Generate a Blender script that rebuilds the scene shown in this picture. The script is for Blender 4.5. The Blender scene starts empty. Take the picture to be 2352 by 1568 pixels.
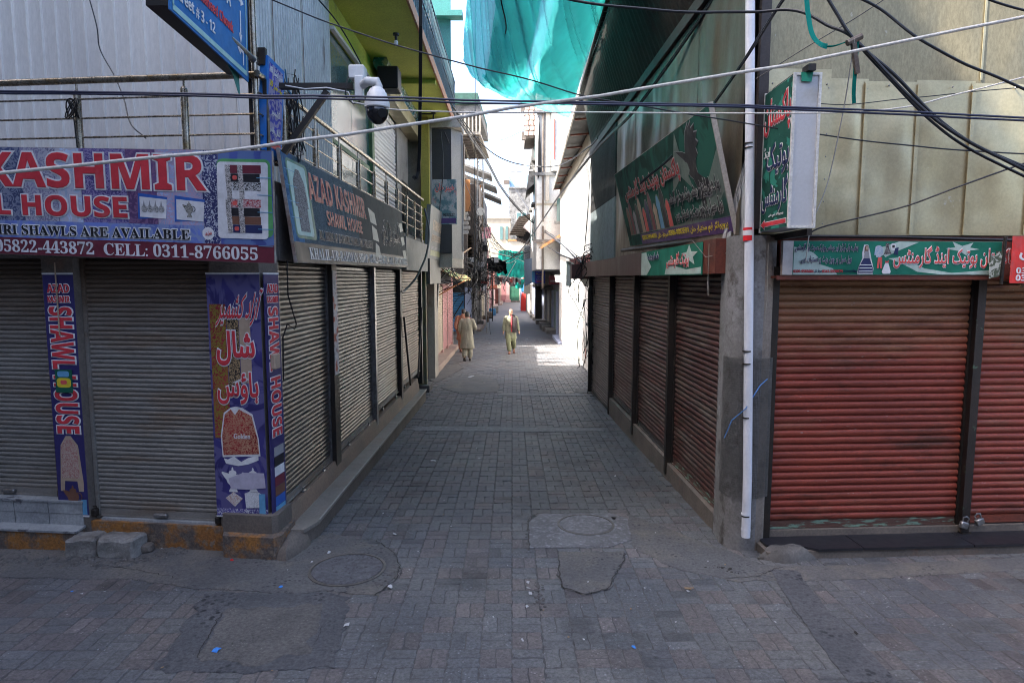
import bpy, math, random, unicodedata
from mathutils import Vector, Matrix, noise
R = math.radians
rnd = random.Random(7)
sc = bpy.context.scene
col = sc.collection

# ------------------------------------------------------------------ camera, sky, sun, exposure
PITCH = math.atan(144 / 1450.0)
CAM_H = 2.45
SLOPE = .02
cam = bpy.data.objects.new('camera', bpy.data.cameras.new('camera'))
col.objects.link(cam)
cam.location = (0, 0, CAM_H)
cam.rotation_euler = (R(90) - PITCH, 0, 0)
cam.data.sensor_width = 36
cam.data.lens = 36 * 1450 / 2351.0
cam.data.clip_start = .05
cam.data.clip_end = 2000
sc.camera = cam

SUN_EL = R(46)
SUN_AZ = R(15)                       # how far the sun stands behind the viewer's left hand
sun_from = Vector((-math.cos(SUN_AZ) * math.cos(SUN_EL), -math.sin(SUN_AZ) * math.cos(SUN_EL), math.sin(SUN_EL)))
w = bpy.data.worlds.new('World'); sc.world = w; w.use_nodes = True
nt = w.node_tree
sky = nt.nodes.new('ShaderNodeTexSky'); sky.sky_type = 'NISHITA'; sky.sun_disc = False
sky.sun_elevation = SUN_EL
sky.sun_rotation = math.atan2(sun_from.x, sun_from.y)
sky.air_density = .75; sky.dust_density = 7.0; sky.ozone_density = .6; sky.altitude = 600
nt.links.new(sky.outputs[0], nt.nodes['Background'].inputs[0])
nt.nodes['Background'].inputs[1].default_value = .15
sl = bpy.data.lights.new('sun', 'SUN'); sl.energy = 5; sl.angle = R(.55); sl.color = (1, .95, .87)
so = bpy.data.objects.new('sun', sl); col.objects.link(so)
so.rotation_euler = sun_from.to_track_quat('Z', 'Y').to_euler()
sc.view_settings.view_transform = 'Standard'; sc.view_settings.look = 'None'
sc.view_settings.gamma = 1; sc.view_settings.use_curve_mapping = False
sc.view_settings.exposure = 2.6
sc.cycles.filter_width = 1.05
sc.cycles.max_bounces = 8
sc.cycles.diffuse_bounces = 5

# ------------------------------------------------------------------ where a line of sight meets a real surface
def _ray(px, py):
    a = (px - 1175.5) / 1450; b = -(py - 784) / 1450
    return Vector((a, math.cos(PITCH) + b * math.sin(PITCH), -math.sin(PITCH) + b * math.cos(PITCH)))
def atY(px, py, y):
    d = _ray(px, py); t = y / d.y
    return Vector((d.x * t, y, CAM_H + d.z * t))
def gz(y):
    return -SLOPE * min(y, 83)
def onG(px, py, h=0):
    d = _ray(px, py); t = (CAM_H - h) / (-d.z - SLOPE * d.y)
    if d.y * t > 83:
        t = (CAM_H - h + SLOPE * 83) / -d.z
    return Vector((d.x * t, d.y * t, CAM_H + d.z * t))

# ------------------------------------------------------------------ helpers
def link(o):
    col.objects.link(o); return o
def thing(name, label, cat, loc=(0, 0, 0), rotz=0, group=None, rotx=0, kind=None):
    o = link(bpy.data.objects.new(name, None)); o.location = loc; o.rotation_euler = (rotx, 0, rotz)
    o.empty_display_size = .2
    tagp(o, label, cat, group, kind); return o
def tagp(o, label=None, cat=None, group=None, kind=None):
    if label: o['label'] = label
    if cat: o['category'] = cat
    if group: o['group'] = group
    if kind: o['kind'] = kind
    return o

class MB:
    def __init__(s):
        s.v = []; s.f = []; s.m = []; s.cur = 0
    def add(s, vs, fs, mi=None):
        n = len(s.v); s.v += [tuple(v) for v in vs]
        for f in fs:
            s.f.append(tuple(i + n for i in f)); s.m.append(s.cur if mi is None else mi)
        return s
    def box(s, x0, x1, y0, y1, z0, z1, mi=None):
        s.add([(x0, y0, z0), (x1, y0, z0), (x1, y1, z0), (x0, y1, z0), (x0, y0, z1), (x1, y0, z1), (x1, y1, z1), (x0, y1, z1)],
              [(0, 3, 2, 1), (4, 5, 6, 7), (0, 1, 5, 4), (1, 2, 6, 5), (2, 3, 7, 6), (3, 0, 4, 7)], mi); return s
    def cbox(s, x0, x1, y0, y1, z0, z1, b=.01, mi=None):      # box with chamfered edges
        vs = []
        for (ax, ay, az) in ((1, 0, 0), (0, 1, 0), (0, 0, 1)):
            for k in range(8):
                X = x1 - b * (1 - ax) if k & 1 else x0 + b * (1 - ax)
                Yy = y1 - b * (1 - ay) if k & 2 else y0 + b * (1 - ay)
                Z = z1 - b * (1 - az) if k & 4 else z0 + b * (1 - az)
                vs.append((X, Yy, Z))
        f = [(0, 4, 6, 2), (1, 3, 7, 5), (8, 9, 13, 12), (10, 14, 15, 11), (16, 18, 19, 17), (20, 21, 23, 22)]
        for k in range(8):
            t = (k, k + 8, k + 16)
            f.append(t if bin(k).count('1') % 2 else t[::-1])
        def e(a, b_, c, d): f.append((a, b_, c, d))
        for z in (0, 4):
            for y in (0, 2):
                a, b_ = y + z, y + z + 1; e(a + 8, b_ + 8, b_ + 16, a + 16)
            for x in (0, 1):
                a, b_ = x + z, x + z + 2; e(a, b_, b_ + 16, a + 16)
        for x in (0, 1):
            for y in (0, 2):
                a, b_ = x + y, x + y + 4; e(a, b_, b_ + 8, a + 8)
        s.add(vs, f, mi); return s
    def bar(s, a, b, wd, ht=None, mi=None, up=(0, 0, 1)):      # square bar between two points
        a = Vector(a); b = Vector(b); d = (b - a)
        if d.length < 1e-6: return s
        d.normalize(); u = Vector(up)
        if abs(d.dot(u)) > .97: u = Vector((0, 1, 0))
        sx = d.cross(u).normalized(); sy = sx.cross(d).normalized()
        ht = wd if ht is None else ht
        vs = []
        for p in (a, b):
            for (i, j) in ((-1, -1), (1, -1), (1, 1), (-1, 1)):
                vs.append(p + sx * i * wd / 2 + sy * j * ht / 2)
        s.add(vs, [(0, 3, 2, 1), (4, 5, 6, 7), (0, 1, 5, 4), (1, 2, 6, 5), (2, 3, 7, 6), (3, 0, 4, 7)], mi); return s
    def tube(s, pts, r, n=6, mi=None, cap=True):
        pts = [Vector(p) for p in pts]
        rs = r if isinstance(r, (list, tuple)) else [r] * len(pts)
        vs = []; fs = []; prev = None
        for i, p in enumerate(pts):
            d = (pts[min(i + 1, len(pts) - 1)] - pts[max(i - 1, 0)])
            d = d.normalized() if d.length > 1e-9 else Vector((0, 0, 1))
            if prev is None:
                u = Vector((0, 0, 1)) if abs(d.z) < .9 else Vector((1, 0, 0))
                prev = d.cross(u).normalized()
            else:
                prev = (prev - d * prev.dot(d))
                prev = prev.normalized() if prev.length > 1e-6 else d.orthogonal().normalized()
            q = d.cross(prev)
            for k in range(n):
                a = 2 * math.pi * k / n
                vs.append(p + (prev * math.cos(a) + q * math.sin(a)) * rs[i])
        for i in range(len(pts) - 1):
            for k in range(n):
                fs.append((i * n + k, i * n + (k + 1) % n, (i + 1) * n + (k + 1) % n, (i + 1) * n + k))
        if cap:
            fs.append(tuple(range(n - 1, -1, -1))); fs.append(tuple((len(pts) - 1) * n + k for k in range(n)))
        s.add(vs, fs, mi); return s
    def cyl(s, c, r, z0, z1, n=20, mi=None, r1=None):
        return s.tube([(c[0], c[1], z0), (c[0], c[1], z1)], [r, r if r1 is None else r1], n, mi)
    def loft(s, rings, mi=None, cap=True):                     # rings: list of lists of points, same count
        n = len(rings[0]); vs = [p for r_ in rings for p in r_]; fs = []
        for i in range(len(rings) - 1):
            for k in range(n):
                fs.append((i * n + k, i * n + (k + 1) % n, (i + 1) * n + (k + 1) % n, (i + 1) * n + k))
        if cap:
            fs.append(tuple(range(n - 1, -1, -1))); fs.append(tuple((len(rings) - 1) * n + k for k in range(n)))
        s.add(vs, fs, mi); return s
    def poly(s, pts, z0, z1, mi=None, plane='xz', y=0):        # flat outline given a thickness
        n = len(pts)
        if plane == 'xz':
            A = [(p[0], z0, p[1]) for p in pts]; B = [(p[0], z1, p[1]) for p in pts]
        else:
            A = [(p[0], p[1], z0) for p in pts]; B = [(p[0], p[1], z1) for p in pts]
        s.add(A + B, [tuple(range(n)), tuple(range(2 * n - 1, n - 1, -1))] + [(i, (i + 1) % n, n + (i + 1) % n, n + i)[::-1] for i in range(n)], mi); return s
    def ball(s, c, r, n=8, m=6, mi=None):
        rx, ry, rz = (r, r, r) if not isinstance(r, (tuple, list)) else r
        rings = []
        for i in range(m + 1):
            t = math.pi * (i + .02) / (m + .04) ; t = min(max(t, .05), math.pi - .05)
            rings.append([(c[0] + rx * math.sin(t) * math.cos(2 * math.pi * k / n), c[1] + ry * math.sin(t) * math.sin(2 * math.pi * k / n), c[2] - rz * math.cos(t)) for k in range(n)])
        return s.loft(rings, mi)
    def mesh(s, name, mats):
        me = bpy.data.meshes.new(name); me.from_pydata(s.v, [], s.f)
        for m in (mats if isinstance(mats, (list, tuple)) else [mats]): me.materials.append(m)
        if len(me.materials) > 1: me.polygons.foreach_set('material_index', s.m)
        return me
    def build(s, name, mats, parent=None, smooth=False, fix=True):
        me = s.mesh(name, mats)
        if fix:
            import bmesh
            b = bmesh.new(); b.from_mesh(me); bmesh.ops.recalc_face_normals(b, faces=b.faces); b.to_mesh(me); b.free()
        if smooth: smooth_mesh(me)
        o = link(bpy.data.objects.new(name, me)); o.parent = parent
        return o
def smooth_mesh(me, ang=40):
    me.polygons.foreach_set('use_smooth', [True] * len(me.polygons))
    try: me.set_sharp_from_angle(angle=R(ang))
    except Exception: pass
def part(name, mats, parent, fn, smooth=False, label=None):
    m = MB(); fn(m); o = m.build(name, mats, parent, smooth)
    if label: o['label'] = label
    return o
def bx(name, mats, parent, *a, label=None, b=0):
    m = MB()
    if b: m.cbox(*a, b=b)
    else: m.box(*a)
    o = m.build(name, mats, parent)
    if label: o['label'] = label
    return o

# ------------------------------------------------------------------ materials
_mats = {}
def M(name, c, c2=None, sc1=3.0, rough=.7, metal=0., bump=0., bsc=60., dirt=None, stretch=(1, 1, 1), spec=.5, mixpos=(.35, .65), warp=0, warpsc=1.5, speck=None, wpos=True, grain=.16, gsc=38, zfade=None, zdirt=()):
    if name in _mats: return _mats[name]
    m = bpy.data.materials.new(name); m.use_nodes = True; t = m.node_tree; N = t.nodes; L = t.links
    b = N['Principled BSDF']
    if wpos: geo = N.new('ShaderNodeNewGeometry'); pos = geo.outputs['Position']
    else: geo = N.new('ShaderNodeTexCoord'); pos = geo.outputs['Object']
    mp = N.new('ShaderNodeMapping'); mp.inputs['Scale'].default_value = stretch; L.new(pos, mp.inputs[0])
    def noise_(scale, det=6, ro=.6, src=None):
        n = N.new('ShaderNodeTexNoise'); n.inputs['Scale'].default_value = scale; n.inputs['Detail'].default_value = det
        n.inputs['Roughness'].default_value = ro; L.new(src or mp.outputs[0], n.inputs['Vector']); return n.outputs['Fac']
    def ramp(src, a, bb):
        r = N.new('ShaderNodeMapRange'); r.inputs[1].default_value = a; r.inputs[2].default_value = bb; L.new(src, r.inputs[0]); return r.outputs[0]
    def mix(f, a, bb):
        x = N.new('ShaderNodeMix'); x.data_type = 'RGBA'; L.new(f, x.inputs[0])
        for i, q in ((6, a), (7, bb)):
            if isinstance(q, (tuple, list)): x.inputs[i].default_value = tuple(q[:3]) + (1,)
            else: L.new(q, x.inputs[i])
        return x.outputs[2]
    cur = tuple(c)
    if c2: cur = mix(ramp(noise_(sc1), *mixpos), c, c2)
    else: cur = mix(ramp(noise_(sc1 * 2.3), .2, .9), tuple(v * .82 for v in c), tuple(min(1, v * 1.12) for v in c))
    if dirt:                                        # (colour, scale, lo, hi)
        for d in (dirt if isinstance(dirt, list) else [dirt]):
            cur = mix(ramp(noise_(d[1], 8, .65), d[2], d[3]), cur, d[0])
    if zfade:                                       # dust and bleaching that gathers on the upper part: (colour, z0, z1, ragged)
        sx_ = N.new('ShaderNodeSeparateXYZ'); L.new(geo.outputs['Position'], sx_.inputs[0])
        ad = N.new('ShaderNodeMath'); ad.operation = 'MULTIPLY_ADD'; L.new(noise_(2.2, 6, .7), ad.inputs[0]); ad.inputs[1].default_value = zfade[3]; L.new(sx_.outputs[2], ad.inputs[2])
        cur = mix(ramp(ad.outputs[0], zfade[1] + zfade[3] * .5, zfade[2] + zfade[3] * .5), cur, zfade[0])
        for d in zdirt: cur = mix(ramp(noise_(d[1], 8, .7), d[2], d[3]), cur, d[0])
    if speck:                                       # (colour, scale, threshold)
        v = N.new('ShaderNodeTexVoronoi'); v.inputs['Scale'].default_value = speck[1]; L.new(pos, v.inputs['Vector'])
        r = N.new('ShaderNodeMapRange'); r.inputs[1].default_value = speck[2]; r.inputs[2].default_value = speck[2] * .6; L.new(v.outputs['Distance'], r.inputs[0])
        n2 = ramp(noise_(speck[1] * .12, 3), .5, .62)
        mu = N.new('ShaderNodeMath'); mu.operation = 'MULTIPLY'; L.new(r.outputs[0], mu.inputs[0]); L.new(n2, mu.inputs[1])
        cur = mix(mu.outputs[0], cur, speck[0])
    if grain and not isinstance(cur, tuple):            # fine grain everywhere: dust, pits, scratches
        g1 = N.new('ShaderNodeMapRange'); g1.inputs[1].default_value = .38; g1.inputs[2].default_value = .62; g1.inputs[3].default_value = 1 - grain; g1.inputs[4].default_value = 1 + grain
        L.new(noise_(gsc, 5, .75), g1.inputs[0])
        g2 = N.new('ShaderNodeVectorMath'); g2.operation = 'SCALE'; L.new(cur, g2.inputs[0]); L.new(g1.outputs[0], g2.inputs['Scale']); cur = g2.outputs[0]
    if isinstance(cur, tuple): b.inputs['Base Color'].default_value = cur + (1,)
    else: L.new(cur, b.inputs['Base Color'])
    rr = N.new('ShaderNodeMapRange'); rr.inputs[3].default_value = max(.03, rough - .12); rr.inputs[4].default_value = min(1, rough + .12)
    L.new(noise_(sc1 * 3.1), rr.inputs[0]); L.new(rr.outputs[0], b.inputs['Roughness'])
    b.inputs['Metallic'].default_value = metal
    b.inputs['Specular IOR Level'].default_value = spec
    nrm = None
    if bump:
        bp = N.new('ShaderNodeBump'); bp.inputs['Strength'].default_value = min(1, bump); bp.inputs['Distance'].default_value = .006 * max(1, bump)
        L.new(noise_(bsc, 8, .7), bp.inputs['Height']); nrm = bp.outputs[0]
    if warp:
        bp = N.new('ShaderNodeBump'); bp.inputs['Strength'].default_value = 1; bp.inputs['Distance'].default_value = warp
        L.new(noise_(warpsc, 2, .4), bp.inputs['Height'])
        if nrm: L.new(nrm, bp.inputs['Normal'])
        nrm = bp.outputs[0]
    if nrm: L.new(nrm, b.inputs['Normal'])
    _mats[name] = m
    return m
def flat(name, c, rough=.65, metal=0, wear=.0, alpha=None):
    d = ((.25, .24, .23), 9, .62, .8) if wear else None
    return M(name, c, rough=rough, metal=metal, sc1=1.2, dirt=d, spec=.2, grain=.08)

# lettering ---------------------------------------------------------
_forms = {}
for cp in list(range(0xFB50, 0xFDFF)) + list(range(0xFE70, 0xFEFD)):
    d = unicodedata.decomposition(chr(cp)).split()
    if len(d) == 2 and d[0] in ('<isolated>', '<final>', '<initial>', '<medial>'):
        _forms.setdefault(chr(int(d[1], 16)), {})[d[0][1:-1]] = chr(cp)
def urdu(s):                                        # joins the letters and sets them right to left
    out = []; n = len(s)
    def dual(ch): return 'initial' in _forms.get(ch, {})
    def joins(ch): return 'final' in _forms.get(ch, {})
    i = 0
    while i < n:
        ch = s[i]
        if ch in _forms:
            p = i > 0 and dual(s[i - 1]) and joins(ch); nx = i + 1 < n and dual(ch) and joins(s[i + 1])
            key = 'medial' if p and nx else 'final' if p else 'initial' if nx else 'isolated'
            out.append(_forms[ch].get(key, ch)); i += 1
        elif ch.isdigit():
            j = i
            while j < n and (s[j].isdigit() or s[j] == '-'): j += 1
            out += list(sans(s[i:j]))[::-1]; i = j
        else:
            out.append(ch); i += 1
    return ''.join(out[::-1])
def serif(s):
    return ''.join(chr(0x1D400 + ord(c) - 65) if 'A' <= c <= 'Z' else chr(0x1D7CE + ord(c) - 48) if '0' <= c <= '9' else c for c in s)
def sans(s):
    return ''.join(chr(0x1D5D4 + ord(c) - 65) if 'A' <= c <= 'Z' else chr(0x1D5EE + ord(c) - 97) if 'a' <= c <= 'z' else chr(0x1D7EC + ord(c) - 48) if '0' <= c <= '9' else c for c in s)
_tx = {}
_bench = bpy.data.scenes.new('workbench')            # small scene in which words and figures are meshed, removed at the end
def evaluated_mesh(o):
    _bench.collection.objects.link(o); vl = _bench.view_layers[0]; vl.update(); dg = vl.depsgraph; dg.update()
    me = bpy.data.meshes.new_from_object(o.evaluated_get(dg)); bpy.data.objects.remove(o); return me
def text_mesh(s, bev, res=2):
    k = (s, bev)
    if k in _tx: return _tx[k]
    cu = bpy.data.curves.new('t', 'FONT'); cu.body = s; cu.size = 1; cu.bevel_depth = bev; cu.bevel_resolution = 0; cu.resolution_u = res
    me = evaluated_mesh(bpy.data.objects.new('t', cu)); bpy.data.curves.remove(cu)
    vs = [v.co.copy() for v in me.vertices]; fs = [tuple(p.vertices) for p in me.polygons]; bpy.data.meshes.remove(me)
    par = list(range(len(vs)))                       # loose glyphs step apart in depth so overlapping strokes never share a plane
    def find(a):
        while par[a] != a: par[a] = par[par[a]]; a = par[a]
        return a
    for f in fs:
        r0 = find(f[0])
        for q in f[1:]: par[find(q)] = r0
    ids = {}
    isl = [ids.setdefault(find(i), len(ids)) for i in range(len(vs))]
    _tx[k] = (vs, fs, isl); return _tx[k]
def letters(parent, s, x0, x1, z0, z1, m, out=None, w=.02, ow=.05, y=-.004, rot=0, name='lettering', skew=0):
    """fit the words into the box x0..x1, z0..z1 on the board's front (local -y); out = material of the outline"""
    made = []
    base = text_mesh(s, 0 if w == 0 else w)[0]
    bx0 = min(v.x for v in base); bx1 = max(v.x for v in base); by0 = min(v.y for v in base); by1 = max(v.y for v in base)
    for (bev, mm, yy) in (((ow, out, y),) if out else ()) + ((w, m, y - (.004 if out else 0)),):
        vs, fs, isl = text_mesh(s, bev)
        W, Hh = (x1 - x0), (z1 - z0)
        nv = []
        for v, k in zip(vs, isl):
            a = (v.x - bx0) / (bx1 - bx0); b = (v.y - by0) / (by1 - by0)
            d = yy - .0016 * (v.z / bev if bev else 0) - .0004 * (k % 4)
            if rot == 0: nv.append((x0 + a * W + skew * b * Hh, d, z0 + b * Hh))
            else: nv.append((x0 + b * W, d, z1 - a * Hh))        # reads from top to bottom
        mb = MB(); mb.add(nv, fs)
        o = mb.build(name if mm is m else 'letter_outline', mm, parent, fix=True); made.append(o)
    return made

# ------------------------------------------------------------------ palette
m_dust = ((.20, .165, .125), 1.3, .50, .72)
m_ground = M('joint_sand', (.100, .098, .097), (.060, .059, .060), 2, .95, bump=.5, bsc=90)
def paver_mat():
    m = M('paver_concrete', (.098, .098, .104), (.076, .077, .083), 1.1, .62, bump=.9, bsc=110, grain=.34, gsc=42,
          dirt=[((.118, .113, .109), .75, .42, .60), ((.062, .061, .062), 1.3, .55, .64), ((.15, .145, .14), 5, .62, .70), ((.040, .039, .040), 15, .62, .72), ((.17, .17, .18), 48, .68, .74)], speck=((.22, .22, .23), 30, .24))
    t = m.node_tree; N = t.nodes; L = t.links
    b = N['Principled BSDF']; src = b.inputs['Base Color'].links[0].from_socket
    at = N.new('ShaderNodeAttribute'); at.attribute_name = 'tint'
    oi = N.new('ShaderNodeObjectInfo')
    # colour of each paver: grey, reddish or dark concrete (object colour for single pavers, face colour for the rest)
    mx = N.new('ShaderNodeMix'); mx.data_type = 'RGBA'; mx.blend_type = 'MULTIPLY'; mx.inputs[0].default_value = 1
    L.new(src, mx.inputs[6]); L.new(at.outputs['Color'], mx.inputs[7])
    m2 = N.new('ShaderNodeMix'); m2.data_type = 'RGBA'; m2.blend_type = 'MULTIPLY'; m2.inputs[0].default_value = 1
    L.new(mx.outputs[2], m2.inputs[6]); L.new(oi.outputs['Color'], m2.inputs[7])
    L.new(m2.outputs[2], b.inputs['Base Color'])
    return m
m_paver = paver_mat()
m_cement = M('cement_patch', (.104, .102, .103), (.078, .078, .081), 1.6, .85, bump=2.0, bsc=45, grain=.25, dirt=[((.135, .122, .108), 1.8, .48, .66), ((.038, .038, .041), 17, .62, .70), ((.17, .17, .17), 23, .66, .74)], speck=((.03, .03, .035), 22, .36))
m_cement_pale = M('dusty_cement', (.13, .13, .135), (.09, .09, .095), 2.5, .8, bump=1.0, bsc=60, dirt=((.24, .25, .27), 22, .50, .70))
m_aggregate = M('worn_aggregate', (.088, .089, .097), (.066, .068, .076), 3, .75, bump=2.5, bsc=60, grain=.3, dirt=((.028, .029, .034), 42, .60, .66), speck=((.020, .021, .026), 19, .45))
m_dirt = M('packed_dirt', (.108, .101, .096), (.078, .074, .072), 3, .95, bump=2.5, bsc=22, grain=.3, dirt=((.045, .042, .040), 30, .62, .70), speck=((.2, .19, .18), 60, .25))
m_iron = M('manhole_aggregate', (.10, .10, .11), (.07, .07, .08), 8, .7, bump=1, bsc=120, dirt=((.035, .035, .040), 26, .56, .64), grain=.3, gsc=25, speck=((.03, .03, .035), 26, .42))
m_rim = M('manhole_rim', (.13, .115, .10), (.08, .075, .07), 9, .6, .2, bump=.4)
m_conc = M('rough_concrete', (.27, .26, .245), (.17, .16, .15), 4, .9, bump=1.6, bsc=55, dirt=((.10, .09, .08), 2.5, .5, .7))
m_conc_dark = M('dark_concrete', (.12, .115, .11), (.075, .07, .068), 3, .85, bump=1, bsc=40)
m_plaster_brown = M('brown_plaster', (.15, .125, .105), (.10, .085, .075), 2, .85, bump=.8, bsc=50, dirt=((.20, .10, .06), 1.7, .6, .8))
m_orange = M('worn_orange_paint', (.33, .145, .035), (.26, .11, .03), 3, .75, bump=1.6, bsc=45, grain=.3, dirt=[((.11, .09, .078), 4, .46, .58), ((.20, .155, .12), 13, .54, .64)])
m_marble = M('veined_marble', (.33, .34, .345), (.23, .24, .25), 5, .32, bump=.2, dirt=((.09, .09, .10), 4.2, .57, .62))
m_granite = M('black_granite', (.014, .015, .020), (.02, .02, .025), 5, .34, grain=.1, dirt=((.05, .05, .052), 2, .6, .9))
m_ledge = M('polished_grey_ledge', (.17, .16, .145), (.12, .115, .105), 2.2, .38, bump=.3, dirt=((.20, .15, .11), 1.2, .5, .75))
m_dark = flat('black_paint', (.012, .012, .013), .45)
m_black = M('black_iron', (.018, .017, .016), (.03, .022, .017), 6, .5, .3, bump=.3)
m_white = M('white_plastic', (.66, .66, .65), (.56, .56, .55), 3, .4, grain=.05)
m_trash_w = flat('paper_scrap', (.46, .46, .47)); m_trash_b = flat('blue_wrapper', (.05, .22, .62)); m_trash_t = flat('brown_scrap', (.25, .17, .10)); m_trash_r = flat('red_scrap', (.6, .02, .02))
m_trash_d = flat('dark_scrap', (.02, .018, .016))

# ------------------------------------------------------------------ the ground, the street's fall, pavers
def ground():
    m = MB(); ys = [-40, -3, 3, 5.9, 7.5, 10, 20, 40, 60, 83, 115, 400]
    z = lambda y: gz(y) - (.0042 if y < 6 else .012)
    for a, b in zip(ys, ys[1:]):
        m.add([(-90, a, z(a)), (90, a, z(a)), (90, b, z(b)), (-90, b, z(b))], [(0, 1, 2, 3)])
    o = m.build('ground', m_ground); tagp(o, kind='structure'); return o
g_obj = ground()
MOD = .216
def wav(n, a, ph):                                   # small zigzag used on every paver side
    return a * (0, 1, -1, 0)[n] * ph
def outline(L_, W_, gap=.004, a=.0065):
    x = L_ / 2 - gap; y = W_ / 2 - gap; P = []
    for k in range(3): P.append((-x + 2 * x * (0, .3, .7)[k], -y + (0, -a * .6, a * .6)[k]))
    for k in range(3): P.append((x + (0, a, -a)[k], -y + 2 * y * (0, .32, .68)[k]))
    for k in range(3): P.append((x - 2 * x * (0, .3, .7)[k], y + (0, a * .6, -a * .6)[k]))
    for k in range(3): P.append((-x + (0, -a, a)[k], y - 2 * y * (0, .32, .68)[k]))
    return P
def paver_geo(m, P, c, s, rot, tilt=(0, 0), zz=0):
    n = len(P); ca, sa = math.cos(rot), math.sin(rot); vs = []
    for (sc_, z) in ((1.0, -.022), (1.0, -.0045), (.965, 0.0)):
        for (px, py) in P:
            qx, qy = px * sc_, py * (sc_ if sc_ == 1 else .93)
            X = qx * ca - qy * sa; Yy = qx * sa + qy * ca
            vs.append((c[0] + X, c[1] + Yy, c[2] + z + zz + X * tilt[0] + Yy * tilt[1]))
    fs = [tuple(2 * n + k for k in range(n))]
    for r_ in (0, n):
        for k in range(n): fs.append((r_ + k, r_ + (k + 1) % n, r_ + n + (k + 1) % n, r_ + n + k))
    m.add(vs, fs)
    return len(fs)
def inside(x, y):
    if y < 3.35 or y > 34: return False
    if y < 6.1: return -4.3 - (y - 3.7) * .35 < x < 4.3 + (y - 3.7) * .35
    if y < 15.4: return -2.02 < x < 2.06 - (y - 6) * .0213
    return -2.55 < x < 2.32
bare = []                                             # areas under cement: no pavers needed
def pave():
    P = outline(MOD, MOD / 2); big = []; mb = MB(); tint = []
    nx = int(12 / MOD); pav = []
    for i in range(-nx // 2, nx // 2):
        for j in range(int(3.2 / MOD), int(34 / MOD)):
            cx, cy = (i + .5) * MOD, (j + .5) * MOD
            drift = noise.noise(Vector((cx * .4, cy * .4, 0))) * .02
            ori = (i + j) % 2
            for h in (-1, 1):
                x, y = (cx, cy + h * MOD / 4) if ori == 0 else (cx + h * MOD / 4, cy)
                if not inside(x, y): continue
                y2 = y + drift
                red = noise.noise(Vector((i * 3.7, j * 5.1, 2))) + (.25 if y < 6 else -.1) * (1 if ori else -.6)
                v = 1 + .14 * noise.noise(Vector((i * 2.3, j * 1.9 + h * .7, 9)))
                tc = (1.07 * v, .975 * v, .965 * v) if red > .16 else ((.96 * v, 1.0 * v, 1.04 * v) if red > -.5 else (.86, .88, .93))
                tone = 1 - .30 * max(0, min(1, (y - 6.0 + 1.2 * noise.noise(Vector((x * .9, y * .5, 4)))) / 1.6)) * (1 - max(0, min(1, (y - 15) / 5))) - (.10 * max(0, noise.noise(Vector((x * 1.1, y * .6, 7)))))  # pavers darker from the alley mouth to mid-alley, plus random blotches
                odd = rnd.random(); tone *= .74 if odd < .05 else 1.2 if odd > .96 else 1
                tc = tuple(q * tone for q in tc)
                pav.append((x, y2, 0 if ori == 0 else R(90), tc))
    pav.sort(key=lambda p: p[0] ** 2 + (p[1] * 1.0) ** 2 + (30 if p[0] < -2.1 and p[1] > 5.2 or hidden(p[0], p[1]) else 0))
    lib = []
    for q in range(6):
        mm = MB(); rr = random.Random(q)
        P2 = [(a * 1.008 + rr.uniform(-.0026, .0026), b * 1.014 + rr.uniform(-.0026, .0026)) for a, b in P]
        paver_geo(mm, P2, (0, 0, 0), 1, 0); lib.append(mm.mesh('paver', m_paver)); 
        ca = lib[-1].color_attributes.new('tint', 'FLOAT_COLOR', 'POINT')
        for d in ca.data: d.color = (1, 1, 1, 1)
    n = 0
    for k, (x, y, rot, tc) in enumerate(pav):
        zz = rnd.uniform(-.0022, .0018) * (1 if y < 6 else 1.7)
        if k < 300:
            o = link(bpy.data.objects.new('paver', lib[rnd.randrange(6)])); o.parent = g_obj
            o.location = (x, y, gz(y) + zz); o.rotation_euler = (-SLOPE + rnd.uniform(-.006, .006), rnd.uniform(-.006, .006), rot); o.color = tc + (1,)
        elif y < 20 or True:
            cnt0 = len(mb.v)
            if y < 19:
                paver_geo(mb, P, (x, y, gz(y)), 1, rot, (rnd.uniform(-.006, .006), -SLOPE + rnd.uniform(-.006, .006)), zz)
            else:
                a, b = (MOD / 2 - .004, MOD / 4 - .004) if rot == 0 else (MOD / 4 - .004, MOD / 2 - .004)
                z = gz(y) + zz
                mb.add([(x - a, y - b, z), (x + a, y - b, z), (x + a, y + b, z - SLOPE * b * 2), (x - a, y + b, z - SLOPE * b * 2),
                        (x - a, y - b, z - .016), (x + a, y - b, z - .016), (x + a, y + b, z - .016), (x - a, y + b, z - .016)],
                       [(0, 1, 2, 3), (0, 4, 5, 1), (1, 5, 6, 2), (2, 6, 7, 3), (3, 7, 4, 0)])
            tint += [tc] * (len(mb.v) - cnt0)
    me = mb.mesh('pavers_beyond', m_paver)
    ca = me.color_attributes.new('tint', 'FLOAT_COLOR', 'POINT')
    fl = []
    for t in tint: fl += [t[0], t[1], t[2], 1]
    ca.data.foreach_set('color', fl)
    o = link(bpy.data.objects.new('pavers_beyond', me)); o.parent = g_obj; o['kind'] = 'stuff'
def hidden(x, y):
    for poly in bare:
        c = False; n = len(poly); j = n - 1
        for i in range(n):
            xi, yi = poly[i]; xj, yj = poly[j]
            if (yi > y) != (yj > y) and x < (xj - xi) * (y - yi) / (yj - yi) + xi: c = not c
            j = i
        if c: return True
    return False
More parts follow.
